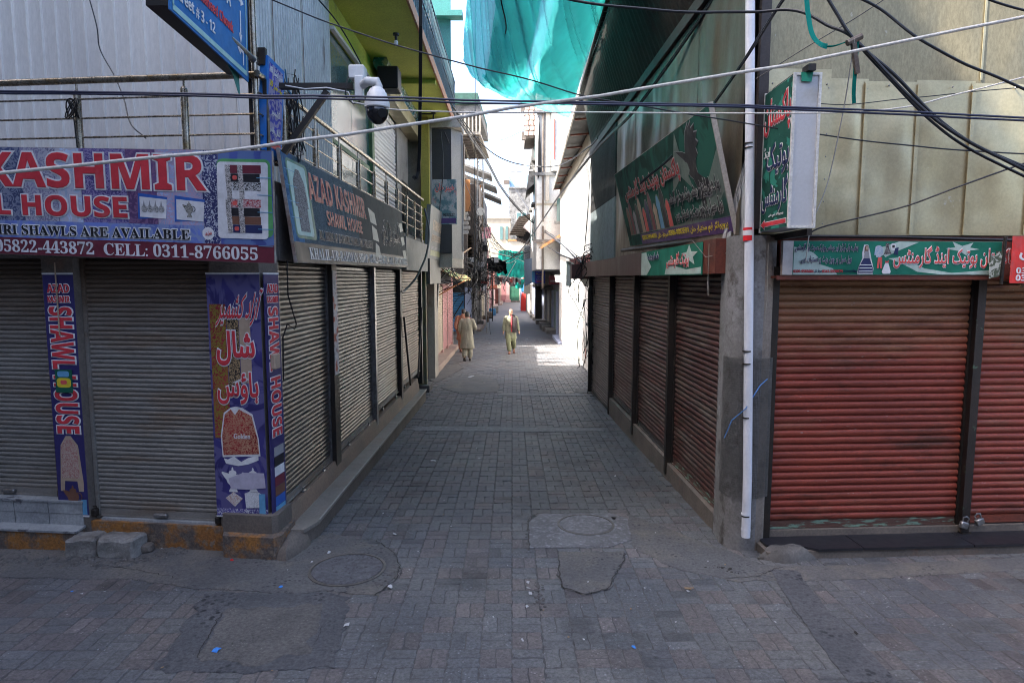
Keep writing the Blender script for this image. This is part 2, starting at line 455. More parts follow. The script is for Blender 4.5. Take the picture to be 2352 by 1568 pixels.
# far paving: one sheet with brick joints, from where single pavers can no longer be told apart
m_farpave = M('far_paving', (.105, .108, .118), (.085, .087, .095), .8, .7, bump=.4, bsc=30, dirt=((.15, .13, .11), .35, .52, .7))
def far_sheet():
    m = MB()
    for a, b in ((33.9, 60), (60, 83), (83, 115)):
        for k in range(1): m.add([(-6, a, gz(a) - .003), (6, a, gz(a) - .003), (6, b, gz(b) - .003), (-6, b, gz(b) - .003)], [(0, 1, 2, 3)])
    tagp(m.build('far_paving', m_farpave), kind='structure')
far_sheet()
def rough_ring(pts, amp=.02, seg=.05, seed=0):
    out = []; n = len(pts)
    for i in range(n):
        a = Vector(pts[i]); b = Vector(pts[(i + 1) % n]); k = max(1, int((b - a).length / seg))
        for q in range(k):
            p = a.lerp(b, q / k); nn = noise.noise(Vector((p.x * 9, p.y * 9, seed))) * amp + noise.noise(Vector((p.x * 31, p.y * 31, seed))) * amp * .5
            d = (b - a).normalized(); out.append((p.x + d.y * nn, p.y - d.x * nn))
    return out
def patch(name, pts, m, h=.006, amp=.02, label=None, px=True, seed=1, group=None):
    q = [tuple(onG(*p))[:2] if px else p for p in pts]
    bare.append(q)
    h = h + .00055 * len(bare)
    r = rough_ring(q, amp, seed=seed); n = len(r)
    cx = sum(p[0] for p in r) / n; cy = sum(p[1] for p in r) / n
    mb = MB(); vs = []; fs = []
    for (s, z) in ((1, -.012), (1, h * .5), (.985, h)):
        for p in r:
            x = cx + (p[0] - cx) * s; y = cy + (p[1] - cy) * s; vs.append((x, y, gz(y) + z))
    for r_ in (0, n):
        for k in range(n): fs.append((r_ + k, r_ + (k + 1) % n, r_ + n + (k + 1) % n, r_ + n + k))
    fs.append(tuple(2 * n + k for k in range(n)))
    mb.add(vs, fs); o = mb.build(name, m); tagp(o, kind='structure'); return o
patch('cement_patch', [(1240, 1180), (1400, 1178), (1440, 1190), (1450, 1240), (1400, 1256), (1215, 1258), (1212, 1200)], m_cement_pale, .007, .012, seed=2)
patch('cement_patch', [(1283, 1268), (1432, 1266), (1428, 1300), (1408, 1330), (1400, 1352), (1340, 1366), (1295, 1352), (1280, 1320)], m_cement, .009, .03, seed=3)
patch('cement_patch', [(1440, 1180), (1660, 1262), (1760, 1300), (1900, 1300), (2351, 1282), (2351, 1308), (1980, 1330), (1700, 1335), (1560, 1310), (1450, 1256)], m_cement, .004, .03, seed=4)
patch('cement_patch', [(0, 1262), (220, 1258), (520, 1262), (640, 1275), (700, 1240), (760, 1225), (905, 1262), (920, 1310), (870, 1368), (760, 1358), (640, 1362), (450, 1350), (300, 1330), (0, 1326)], m_cement, .005, .035, seed=5)
patch('worn_patch', [(470, 1362), (760, 1358), (800, 1372), (770, 1530), (560, 1545), (350, 1540), (400, 1480)], m_aggregate, .004, .06, seed=6)
patch('sandy_patch', [(520, 1400), (740, 1385), (715, 1500), (600, 1522), (450, 1515)], m_dirt, .006, .07, seed=7)
patch('worn_strip', [(1765, 1306), (1830, 1310), (1900, 1400), (1990, 1490), (2065, 1568), (1950, 1568), (1880, 1480), (1820, 1395)], m_aggregate, .004, .02, seed=8)
patch('cement_patch', [(1035, 868), (1100, 862), (1142, 872), (1145, 888), (1142, 900), (1060, 905), (1010, 890)], m_cement, .006, .04, seed=9)
patch('cement_band', [(935, 988), (960, 979), (1380, 984), (1390, 990), (1250, 992), (1000, 990)], m_cement_pale, .004, .02, seed=10)
patch('cement_band', [(1142, 903), (1330, 905), (1340, 909), (1142, 908)], m_cement_pale, .004, .02, seed=11)
patch('cement_patch', [(1440, 1556), (1300, 1400), (1240, 1395), (1225, 1330)][::-1], m_aggregate, .001, .01, seed=12) if False else None
patch('dirt_patch', [(985, 852), (1050, 835), (1065, 845), (1000, 880), (985, 872)], m_dirt, .004, .05, seed=13)
pave()

def manhole(px, py, r, label, lid, h=.008):
    c = onG(px, py)
    t = thing('manhole_cover', label, 'manhole cover', (c.x, c.y, gz(c.y) + h), rotx=-SLOPE)
    def rim(m):
        n = 40; rr = [(r, -.006), (r, .004), (r * .93, .006), (r * .925, -.002)]
        m.loft([[(q * math.cos(2 * math.pi * k / n), q * math.sin(2 * math.pi * k / n), z) for k in range(n)] for q, z in rr], cap=False)
    part('rim', m_rim, t, rim)
    part('lid', lid, t, lambda m: m.cyl((0, 0), r * .90, -.01, .0035, 40))
manhole(798, 1308, .335, 'round manhole lid of dark speckled concrete in the foreground near the orange corner', m_iron, .010)
manhole(1345, 1205, .30, 'round manhole lid almost buried in the pale dusty cement slab', m_cement_pale, .008)
manhole(1085, 880, .34, 'distant round manhole lid in the grey patch before the steps', m_cement, .007)
manhole(1345, 893 + 5, .3, 'distant manhole lid close to the foot of the right hand shutters', m_cement, .004)
# ridge of broken edge and dirt by the first manhole
def heap(name, pts, m, n, s, label, cat, hgt=.05, seed=1, kind='stuff'):
    r = random.Random(seed); mb = MB()
    for k in range(n):
        a = r.random(); i = min(int(a * (len(pts) - 1)), len(pts) - 2); f = a * (len(pts) - 1) - i
        p = Vector(pts[i]).lerp(Vector(pts[i + 1]), f); x = p.x + r.gauss(0, s); y = p.y + r.gauss(0, s * .7); q = r.uniform(.3, 1) * hgt
        mb.ball((x, y, gz(y) + q * .1), (q * r.uniform(.6, 1.6), q * r.uniform(.6, 1.5), q * r.uniform(.35, .8)), 6, 4)
    o = mb.build(name, m); tagp(o, label, cat, kind=kind); return o
def gp(*l): return [tuple(onG(*p))[:2] for p in l]
heap('rubble_dirt', gp((10, 1285), (150, 1290), (260, 1300), (380, 1275), (410, 1262)), m_dirt, 160, .06, 'lumpy dirt and crumbled cement banked against the steps at left', 'dirt', .045, 3)
heap('dirt_heap', gp((860, 1350), (905, 1325), (912, 1300)), m_dirt, 40, .02, 'crumbled dirt in the broken edge beside the manhole', 'dirt', .02, 5)
heap('rubble_dirt', gp((1235, 1340), (1240, 1395)), m_dirt, 50, .018, 'line of crumbs and grit in the joint left of the cement patch', 'dirt', .016, 6)
heap('leaf_litter', gp((1630, 1300), (1690, 1310)), m_trash_d, 40, .03, 'dark wet sweepings scattered in front of the grey pillar', 'sweepings', .016, 8)
heap('rubble_dirt', gp((1210, 1262), (1213, 1200), (1225, 1182)), m_dirt, 50, .012, 'crumbled rim of earth along the pale slab left edge', 'dirt', .014, 9)
m_crackd = flat('crack_dirt', (.034, .031, .029))
def crack(pts, w, seed=1):
    q = [Vector(onG(*p)) for p in pts]; mb = MB(); r = random.Random(seed); L_ = []
    for a, b in zip(q, q[1:]):
        k = max(2, int((b - a).length / .03))
        for i in range(k):
            p = a.lerp(b, i / k); L_.append(Vector((p.x + r.gauss(0, .006), p.y + r.gauss(0, .006), gz(p.y) + .0105)))
    for i in range(len(L_) - 1):
        d = (L_[i + 1] - L_[i]).normalized(); nn = Vector((-d.y, d.x, 0)) * w * (.4 + r.random() * .6)
        mb.add([L_[i] - nn, L_[i + 1] - nn, L_[i + 1] + nn, L_[i] + nn], [(0, 1, 2, 3)])
    o = mb.build('pavement_crack', m_crackd); tagp(o, kind='structure')
crack([(1282, 1300), (1290, 1350), (1345, 1366), (1398, 1352), (1410, 1325), (1432, 1290), (1434, 1268)], .008, 1)
crack([(450, 1512), (515, 1402)], .0035, 2); crack([(740, 1440), (718, 1490)], .002, 3)
crack([(860, 1368), (912, 1330), (918, 1300), (905, 1270), (860, 1240)], .006, 4)
crack([(1215, 1262), (1212, 1190), (1235, 1180), (1370, 1178)], .006, 5)
crack([(1660, 1330), (1735, 1325), (1800, 1300)], .004, 6); crack([(1080, 870), (1140, 872), (1142, 880)], .012, 7)
crack([(240, 1300), (310, 1310), (420, 1330)], .004, 8)

# scraps of litter
def scrap(px, py, s, m, label, seed):
    r = random.Random(seed); c = onG(px, py); n = 6; mb = MB(); top = []; bot = []
    for k in range(n):
        a = 2 * math.pi * k / n + r.uniform(-.3, .3); q = s * .8 * r.uniform(.4, 1); x = q * math.cos(a) * 1.4; y = q * math.sin(a)
        z = r.uniform(0.002, s * .5); top.append((x, y, z + .002)); bot.append((x, y, z))
    mb.loft([bot, top]); o = mb.build('litter_scrap', m); o.location = (c.x, c.y, gz(c.y) + .006); o.rotation_euler.z = r.uniform(0, 6)
    tagp(o, label, 'litter', 'scraps of litter on the paving')
W_ = 'small white paper scrap lying on the paving'
for k, (px, py, s) in enumerate([(897, 1350, .035), (905, 1229, .04), (995, 1060, .05), (1100, 984 + 70, .02), (1412, 1095, .035), (1200, 1472, .02), (1212, 1340, .03), (1218, 1365, .03), (1213, 1352, .022),
        (2087, 1331, .02), (1350, 1338, .015), (1580, 1360, .02), (1552, 1430, .012), (1460, 1262, .012), (1625, 1290, .012), (188, 1365, .015), (372, 1262, .02), (240, 1360, .012), (716, 1292, .018),
        (755, 1271, .03), (960, 1268, .012), (1035, 1210, .015), (1133, 1418, .01), (850, 1310, .012), (1210, 1395, .02), (1340, 1470, .012), (1780, 1430, .012), (1505, 1225, .012), (1095, 1030, .03),
        (1210, 779, .09), (1125, 790, .08), (1135, 850, .05), (1165, 1300, .01), (1020, 1150, .012), (880, 1180, .014), (1265, 1240, .01), (940, 1310, .012), (1480, 1352, .012), (660, 1310, .01)]):
    scrap(px, py, s, m_trash_w, W_, k)
scrap(795, 1438, .035, m_trash_w, 'curled white strip of paper near the bottom of the worn square', 90)
scrap(497, 1496, .035, m_trash_b, 'crumpled blue sweet wrapper on the sandy patch', 91)
scrap(645, 1350, .022, m_trash_b, 'light blue scrap above the worn square patch', 92)
scrap(166, 1360, .016, m_trash_b, 'tiny blue scrap alone on the left paving', 93)
scrap(370, 1266, .02, m_trash_b, 'blue paper scrap beside the concrete blocks', 94)
scrap(533, 1288, .022, m_trash_r, 'red bottle cap at the foot of the orange corner', 95)
scrap(1455, 1489, .022, m_trash_b, 'pale blue square wrapper at the bottom centre', 96)
scrap(1580, 1355, .04, m_trash_t, 'torn pinkish cardboard piece right of the cracked patch', 97)
for k, (px, py) in enumerate([(1665, 1298), (1248, 1403), (1448, 1400), (790, 1310), (373, 1535), (625, 1542), (1018, 1183), (1590, 1352), (1140, 1092), (1305, 1465)]):
    scrap(px, py, .014, m_trash_t, 'small brown crumb of rubbish on the paving', 100 + k)
scrap(1408, 1192, .05, m_trash_d, 'dark wet rag beside the pale manhole lid', 120)
scrap(1965, 1457, .025, m_trash_d, 'black smear of rubbish on the right foreground paving', 121)
scrap(1080, 868, .16, m_trash_w, 'crumpled white plastic bag by the distant manhole', 122)

# ------------------------------------------------------------------ frames of the four shop fronts
F_LF = (Vector((-2.24, 5.73, 0)), R(-6.5))
F_LA = (Vector((-2.2, 5.72, 0)), R(89.33))
F_RF = (Vector((2.2, 5.85, 0)), R(3.5))
F_RA = (Vector((2.1, 6.1, 0)), R(-88.78))
def W2(fr, x, y, z=0):
    c, s = math.cos(fr[1]), math.sin(fr[1])
    return Vector((fr[0].x + x * c - y * s, fr[0].y + x * s + y * c, z))
def put(o, fr, root=None):
    o.location = fr[0] - (root.location if root else Vector()); o.rotation_euler.z = fr[1]; return o

def slat_mesh(x0, x1, p, m, depth=.013, seg=1, seed=0):
    prof = [(0, 0), (.12, -.55), (.35, -.95), (.62, -1), (.84, -.7), (.95, -.15), (1, .15)]
    vs = []; fs = []; n = len(prof); rr = random.Random(seed)
    for i in range(seg + 1):
        x = x0 + (x1 - x0) * i / seg; dz = rr.uniform(-.0016, .0016) if 0 < i < seg else 0; dy = rr.uniform(-.0022, .0022) if 0 < i < seg else 0
        for (a, b) in prof: vs.append((x, b * depth + dy, a * p + dz))
    for i in range(seg):
        for k in range(n - 1): fs.append((i * n + k, (i + 1) * n + k, (i + 1) * n + k + 1, i * n + k + 1))
    me = bpy.data.meshes.new('slat'); me.from_pydata(vs, [], fs); me.materials.append(m)
    me.polygons.foreach_set('use_smooth', [True] * len(me.polygons)); return me
def shutter(root, fr, x0, x1, z0, z1, p, m, y=0, label=None, frame_m=None, seg=6, bar_m=None, singles=True, locks=(), rail=.035, depth=.013):
    mb = MB(); fm = frame_m or m_black
    mb.box(x0, x1, y + .018, y + .03, z0, z1)
    for a, b in ((x0 - rail, x0), (x1, x1 + rail)): mb.box(a, b, y - .03, y + .03, z0 - .02, z1)
    sh = mb.build('roller_shutter', fm, root); put(sh, fr, root)
    if label: sh['label'] = label
    n = int((z1 - z0 - .07) / p)
    lib = [slat_mesh(x0 + .002, x1 - .002, p * 1.0, m, depth, seg, q) for q in range(4)]
    if singles:
        for k in range(n):
            o = link(bpy.data.objects.new('slat', lib[rnd.randrange(4)])); o.parent = sh
            o.location = (0, y + rnd.uniform(-.0012, .0012), z0 + .07 + k * p); o.rotation_euler = (rnd.uniform(-.07, .07), rnd.uniform(-.0008, .0008), rnd.uniform(-.0006, .0006))
    else:
        j = MB(); sm = lib[0]; vv = [v.co.copy() for v in sm.vertices]; ff = [tuple(q.vertices) for q in sm.polygons]
        for k in range(n): j.add([(v.x, v.y + y, v.z + z0 + .07 + k * p) for v in vv], ff)
        j.build('slats', m, sh, smooth=True, fix=False)['kind'] = 'stuff'
    def bar(b):
        b.box(x0 + .003, x1 - .003, y - .016, y + .012, z0, z0 + .072); b.box(x0 + .003, x1 - .003, y - .03, y - .014, z0, z0 + .012)
    part('bottom_bar', bar_m or m, sh, bar)
    for lx in locks:
        part('padlock', m_steel, sh, lambda b: (b.cbox(lx - .03, lx + .03, y - .055, y - .025, z0 - .05, z0 + .0, b=.006), b.tube([(lx - .02, y - .04, z0), (lx - .02, y - .04, z0 + .03), (lx + .02, y - .04, z0 + .03), (lx + .02, y - .04, z0)], .005)))
    return sh

m_steel = M('dull_steel', (.30, .30, .31), (.18, .17, .16), 12, .38, .8, bump=.2)
m_rail = M('weathered_stainless', (.36, .33, .28), (.24, .19, .13), 9, .28, .8, bump=.2, bsc=80, dirt=((.24, .17, .08), 9, .58, .70))
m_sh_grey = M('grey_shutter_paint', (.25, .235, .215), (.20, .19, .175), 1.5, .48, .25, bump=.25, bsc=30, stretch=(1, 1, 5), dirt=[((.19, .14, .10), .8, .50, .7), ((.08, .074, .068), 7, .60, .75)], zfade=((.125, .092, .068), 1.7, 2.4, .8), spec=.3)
m_sh_steel = M('bare_steel_shutter', (.098, .094, .090), (.07, .066, .063), 1.5, .36, .5, bump=.5, bsc=18, grain=.2, spec=.4, stretch=(1, 1, 3), dirt=[((.12, .085, .06), .7, .45, .70)])
m_sh_red = M('red_shutter_paint', (.245, .048, .029), (.18, .038, .025), 1.3, .42, .1, bump=.3, bsc=50, stretch=(1, 1, 4), spec=.35,
             dirt=[((.21, .09, .055), .75, .54, .76)], zfade=((.24, .12, .06), 1.6, 2.3, 1.1), zdirt=(((.085, .026, .015), .85, .52, .66), ((.36, .32, .29), 10, .655, .70), ((.12, .16, .13), 13, .69, .73)))
m_sh_red2 = M('faded_dark_red_shutter', (.088, .030, .025), (.065, .036, .031), 1.3, .46, .2, spec=.3, bump=.4, bsc=50, stretch=(1, 1, 4),
              dirt=[((.12, .095, .08), 1.1, .48, .7), ((.16, .17, .16), 8, .64, .72)])
m_sh_dk = M('dark_grey_shutter', (.075, .068, .064), (.05, .045, .043), 1.3, .4, .4, bump=.4, bsc=40, stretch=(1, 1, 3), dirt=((.12, .10, .09), 1.6, .52, .7))
m_green_edge = M('verdigris_bar', (.09, .045, .035), (.15, .24, .19), 7, .6, .2, bump=.4, mixpos=(.52, .60), stretch=(1, 1, 6))
m_clad_w = M('white_cladding', (.72, .69, .65), (.63, .60, .57), 1.2, .45, .15, bump=.1, stretch=(1, 1, .25), grain=.06, dirt=((.30, .29, .28), 3.2, .62, .8))
m_clad_g = M('grey_green_cladding', (.44, .47, .455), (.36, .39, .38), 1.2, .45, .15, bump=.1, stretch=(1, 1, .25), dirt=[((.16, .14, .12), 5, .64, .72)])
m_wall_dk = M('dark_wall', (.05, .047, .045), (.035, .033, .032), 2, .9, bump=.5)
m_plast = M('stained_plaster', (.24, .225, .21), (.16, .15, .14), 1.6, .9, bump=.6, bsc=30, dirt=((.10, .09, .08), 2.5, .52, .7))
m_yel = M('yellow_green_paint', (.52, .60, .08), (.44, .50, .07), 1.3, .7, bump=.2, dirt=((.20, .21, .08), 2.2, .56, .75))
m_yel_u = M('olive_yellow_soffit', (.50, .52, .085), (.40, .41, .07), .9, .75, bump=.2)
m_teal = M('teal_paint', (.035, .21, .20), (.025, .16, .155), .9, .6, bump=.2, dirt=((.015, .07, .07), 1.6, .6, .8))
m_glass = M('tinted_glass', (.09, .17, .17), (.05, .11, .11), .8, .08, .0, spec=.9)
m_green_p = M('green_paint', (.10, .20, .08), (.07, .15, .06), 3, .6, bump=.3)

# ------------------------------------------------------------------ LEFT CORNER BUILDING
LB = thing('shop_building', 'corner shop building at left with grey roller shutters below and white ribbed cladding above', 'building', (-2.24, 5.73, 0))
def wbox(mb, fr, x0, x1, y0, y1, z0, z1):                        # box given in a facade's frame, written in world space
    P = []
    for z in (z0, z1):
        for (x, y) in ((x0, y0), (x1, y0), (x1, y1), (x0, y1)): P.append(W2(fr, x, y, z))
    mb.add(P, [(0, 3, 2, 1), (4, 5, 6, 7), (0, 1, 5, 4), (1, 2, 6, 5), (2, 3, 7, 6), (3, 0, 4, 7)])
def wpart(name, mats, root, fn, smooth=False, label=None):       # part whose mesh is written in world space
    mb = MB(); fn(mb); L0 = root.location
    mb.v = [(a - L0.x, b - L0.y, c - L0.z) for a, b, c in mb.v]
    o = mb.build(name, mats, root, smooth)
    if label: o['label'] = label
    return o
def core(m):
    pts = [(-2.40, 6.12), (-2.46, 5.98), (-9.5, 6.85), (-9.5, 18.4), (-2.40, 15.35)]
    m.poly(pts, -.9, 3.22, plane='xy')
wpart('wall', m_wall_dk, LB, core)
def upcore(m):
    (m.poly([(-2.86, 7.05), (-9.5, 7.8), (-9.5, 9.93), (-2.86, 9.93)], 3.2, 9.7, plane='xy'), m.poly([(-2.86, 9.94), (-9.5, 9.94), (-9.5, 18.4), (-2.86, 18.4)], 3.2, 8.4, plane='xy'))
wpart('upper_wall', m_plast, LB, upcore)
wpart('terrace_slab', m_conc_dark, LB, lambda m: m.poly([(-2.22, 5.80), (-9.5, 6.65), (-9.5, 8), (-2.6, 15.4), (-2.12, 15.4)], 3.225, 3.36, plane='xy'))
wpart('lintel', m_conc_dark, LB, lambda m: (wbox(m, F_LF, -8, -.04, .0, .25, 2.64, 3.22), wbox(m, F_LA, .28, 9.6, .0, .2, 2.62, 3.22)))
# pillars between the shutters
wpart('pillar', m_plaster_brown, LB, lambda m: wbox(m, F_LF, -2.155, -1.835, -.05, .25, -.12, 2.64))
def cpil(m): m.poly([tuple(W2(F_LF, -.50, -.03))[:2], tuple(W2(F_LF, -.03, -.03))[:2], (-2.205, 5.98), (-2.45, 5.99)], -.02, 2.66, plane='xy')
wpart('pillar', m_plaster_brown, LB, cpil)
wpart('pillar_base', m_orange, LB, lambda m: m.poly([(-2.70, 5.72), (-2.66, 5.60), (-2.17, 5.545), (-2.12, 5.62), (-2.13, 6.0), (-2.6, 6.0)], -.2, .10, plane='xy'))
wpart('pillar_base', m_plaster_brown, LB, lambda m: m.poly([(-2.72, 5.86), (-2.70, 5.70), (-2.22, 5.64), (-2.17, 5.68), (-2.16, 6.0), (-2.6, 6.0)], .08, .27, plane='xy'))
wpart('step', m_orange, LB, lambda m: m.poly([(-4.10, 5.905), (-2.70, 5.74), (-2.70, 5.98), (-4.1, 6.1)], -.2, .125, plane='xy'))
wpart('sill', m_marble, LB, lambda m: m.poly([(-3.98, 5.925), (-2.80, 5.785), (-2.70, 5.98), (-4.0, 6.1)], .12, .147, plane='xy'))
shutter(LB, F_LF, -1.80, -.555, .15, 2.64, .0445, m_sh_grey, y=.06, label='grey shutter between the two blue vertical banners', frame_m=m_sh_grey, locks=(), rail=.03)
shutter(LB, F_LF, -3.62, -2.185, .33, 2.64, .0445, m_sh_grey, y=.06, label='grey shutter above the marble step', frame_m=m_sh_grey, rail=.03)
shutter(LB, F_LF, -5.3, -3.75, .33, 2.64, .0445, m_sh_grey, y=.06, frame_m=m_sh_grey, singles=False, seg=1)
bh = lambda x0, x1, z: (lambda m: (m.cbox(x0, x1, -.0, .02, z, z + .035, b=.008)))
for x, z in ((-1.15, .165), (-2.75, .35)):
    o = part('handle', m_steel, LB, lambda m: m.cbox(x - .07, x + .07, .0, .045, z, z + .04, b=.01)); put(o, F_LF, LB)
for x, z in ((-2.16, .34), (-.54, .14), (-1.82, .16)):
    o = part('padlock', m_black, LB, lambda m: (m.cbox(x - .03, x + .03, -.03, .03, z, z + .075, b=.01), m.tube([(x - .02, 0, z + .07), (x - .02, 0, z + .10), (x + .02, 0, z + .10), (x + .02, 0, z + .07)], .006))); put(o, F_LF, LB)
# alley side: four shutters, sills and posts
LAs = [(.34, 1.84, .225, m_sh_steel), (2.13, 4.06, .245, m_sh_steel), (4.25, 6.18, .30, m_sh_steel), (6.42, 8.75, .33, M('tan_shutter', (.34, .25, .185), (.28, .21, .16), 1.2, .5, .2, bump=.3, stretch=(1, 1, 4)))]
for k, (a, b, z, mm) in enumerate(LAs):
    shutter(LB, F_LA, a, b, z, 2.60, .050 if k < 3 else .055, mm, y=.06, frame_m=m_steel if k < 2 else m_black, seg=14 if k < 2 else 6, locks=(a + .45, b - .35) if k < 3 else (a + .3,), bar_m=m_sh_grey,
            label=['steel alley shutter nearest the corner', 'second steel alley shutter after the poster strip', 'brownish steel shutter of the alley', 'tan shutter of the alley'][k], depth=.016)
m_poster = M('torn_red_white_poster', (.55, .50, .49), (.42, .09, .05), 7, .6, bump=.3, mixpos=(.52, .58), dirt=((.2, .18, .17), 10, .55, .65))
for k, (a, b) in enumerate(((1.88, 2.09), (4.10, 4.21), (6.22, 6.38), (8.79, 8.9))):
    wpart('shutter_post', m_black if k != 1 else m_steel, LB, lambda m: wbox(m, F_LA, a, b, -.02, .12, .02, 2.62))
wpart('poster_strip', m_poster, LB, lambda m: wbox(m, F_LA, 1.90, 2.07, -.026, -.021, 1.28, 2.55), label='torn red and white poster strip on the post')
m_sill = M('brown_sill', (.20, .135, .095), (.15, .11, .085), 2, .7, bump=.5)
def sill(m):
    for a, b in ((.25, 4.2), (4.2, 8.2)):
        P = [(a, -.045, .045 - .010 * (a - .25)), (a, .0, .20), (a, .2, .20), (a, .2, -.6), (a, -.045, -.6)]
        Q = [(b, p[1], p[2] + (.04 if p[2] > .1 else -.010 * (b - a) if p[2] > 0 else 0)) for p in P]
        P = [W2(F_LA, *p) for p in P]; Q = [W2(F_LA, *p) for p in Q]; m.loft([P, Q])
wpart('sill', m_sill, LB, sill)
# diagonal locking bars on the last shutters
for a, b in (((6.35, 1.72), (6.95, .30)), ((8.6, 1.80), (7.9, .32))):
    wpart('locking_bar', m_black, LB, lambda m: m.bar(W2(F_LA, a[0], -.06, a[1]), W2(F_LA, b[0], -.06, b[1]), .035))
# ledge along the alley
def ledge():
    t = thing('stone_ledge', 'long low polished stone ledge running along the left alley shutters', 'ledge', (-2.0, 6, gz(6)))
    ys = [5.86, 7.6, 9.0, 10.5, 12.0, 14.1]
    for a, b in zip(ys, ys[1:]):
        part('pale_edge', M('pale_stone_edge', (.36, .33, .30), rough=.6), t, lambda m: m.bar((.072, a - 6 + (.25 if a < 5.9 else .01), .050 - (a - 6) * .010 - gz(6)), (.072, b - 6 - .02, .050 - (b - 6) * .010 - gz(6)), .012, .014))
        def f(m):
            pts = [(-2.19, a), (-1.93 if a > 5.9 else -2.00, a), (-1.925, a + .22 if a < 5.9 else a + .001), (-1.93, b - .006), (-2.19, b - .006)]
            vs = []
            for z in (.018, .052):
                for p in pts: vs.append((p[0] + 2, p[1] - 6, (z - (p[1] - 6) * .010) - gz(6)))
            n = len(pts)
            m.add(vs, [tuple(range(n)), tuple(range(2 * n - 1, n - 1, -1))] + [(i, (i + 1) % n, n + (i + 1) % n, n + i) for i in range(n)])
        part('ledge_stone', M('ledge_top', (.215, .195, .17), (.16, .145, .125), 2.2, .42, bump=.3, dirt=((.22, .16, .12), 1.2, .5, .75)), t, f)
    part('ledge_body', m_plaster_brown, t, lambda m: m.add([(x, y - 6, z - (y - 6) * .010 - gz(6)) for z in (-.7, .016) for x, y in ((-.19, 5.86), (-.005, 5.87), (.058, 6.1), (.058, 14.08), (-.19, 14.08))], [(0, 1, 2, 3, 4), (9, 8, 7, 6, 5)] + [(i, (i + 1) % 5, 5 + (i + 1) % 5, 5 + i) for i in range(5)]))
    part('rough_end', m_plaster_brown, t, lambda m: m.loft([[(-.12 + (.15 + .02 * math.sin(3 * q)) * math.cos(q) * s, -.20 + (.26 + .03 * math.sin(4 * q)) * math.sin(q) * s, z + .01 * math.sin(5 * q)) for q in [k * math.pi / 8 for k in range(16)]] for s, z in ((1.15, -.1), (1.05, .03), (.9, .10), (.6, .145), (.2, .16))]), smooth=True)
ledge()
b_ = thing('stone_step', 'small dark square step block beside the last left shutter', 'step', (-2.13, 15.5, gz(15.5)))
bx('block', m_conc_dark, b_, -.3, .12, -.3, .35, -.05, .17, b=.015)

# marble steps, concrete blocks at far left
t = thing('marble_steps', 'two tier marble doorstep with orange painted front at the far left', 'steps', (-4.6, 5.9, -.12))
part('tread', m_marble, t, lambda m: (m.poly([(-3, .16), (.50, -.17), (.47, .2), (-3, .5)], .185, .205, plane='xy'),))
part('riser', m_orange, t, lambda m: m.poly([(-3, .18), (.49, -.155), (.46, .2), (-3, .5)], -.05, .185, plane='xy'))
for k in range(8):
    x1 = .47 - k * .36; x0 = x1 - .352
    part('marble_tile', m_marble, t, lambda m: (m.poly([(x0, .035 - x0 * .105), (x1, .035 - x1 * .105), (x1, .4 - x1 * .1), (x0, .4 - x0 * .1)], .205, .315, plane='xy'),
                                                m.poly([(x0, .030 - x0 * .105), (x1, .030 - x1 * .105), (x1, .4 - x1 * .1), (x0, .4 - x0 * .1)], .319, .425, plane='xy')))
part('marble_top', m_marble, t, lambda m: m.poly([(-3, .33), (.48, -.03), (.48, .3), (-3, .6)], .427, .447, plane='xy'))
def stone(px, py, sx, sy, sz, label, rz, m=None, seed=0):
    c = onG(px, py); rr = random.Random(seed)
    t = MB(); t.cbox(-sx / 2, sx / 2, -sy / 2, sy / 2, 0, sz, b=.02); o = t.build('concrete_block', m or m_conc)
    import bmesh
    b = bmesh.new(); b.from_mesh(o.data); bmesh.ops.subdivide_edges(b, edges=b.edges, cuts=3, use_grid_fill=True)
    for v in b.verts: v.co += Vector((noise.noise(v.co * 9 + Vector((seed, 0, 0))), noise.noise(v.co * 9 + Vector((0, seed, 5))), noise.noise(v.co * 9 + Vector((0, 7, seed))))) * .022
    b.to_mesh(o.data); b.free()
    o.location = (c.x, c.y + sy / 2, gz(c.y) - .012); o.rotation_euler.z = rz; tagp(o, label, 'concrete block', 'loose concrete blocks by the left steps')
stone(183, 1280, .28, .22, .185, 'left one of two rough grey concrete blocks, next to the marble steps', .05, seed=1)
stone(266, 1283, .35, .22, .19, 'longer rough grey concrete block in the middle of the row', -.06, seed=2)
stone(328, 1272, .11, .12, .10, 'small brownish concrete cube at the right end of the block row', .1, m_plaster_brown, 3)
stone(236, 1302, .22, .08, .03, 'flat pebble lying in front of the concrete blocks', .1, m_conc_dark, 4)

# upper storey: white ribbed cladding on the street side
FU = (Vector((-2.78, 6.97, 0)), R(-6.5))
FUA = (Vector((-2.74, 6.97, 0)), R(89.8))
def strip_mesh(wd, z0, z1, m):
    mb = MB(); pr = [(0, 0), (.012, -.0), (.016, -.028), (.026, -.028), (.030, -.004), (wd * .5, -.007), (wd - .001, -.004), (wd - .001, .01), (0, .01)]
    mb.loft([[(x, y, z0) for x, y in pr], [(x, y, z1) for x, y in pr]]); return mb.mesh('cladding_strip', m)
sm_ = strip_mesh(.172, 3.36, 9.6, m_clad_w)
for k in range(44):
    o = link(bpy.data.objects.new('cladding_strip', sm_)); o.parent = LB; put(o, FU, LB)
    o.location = W2(FU, -.172 * (k + 1), rnd.uniform(-.002, .002)) - LB.location
    if k in (20, 21): pass
o = part('cladding_joint', m_black, LB, lambda m: m.box(-3.46, -3.445, -.03, 0, 3.36, 9.6)); put(o, FU, LB)
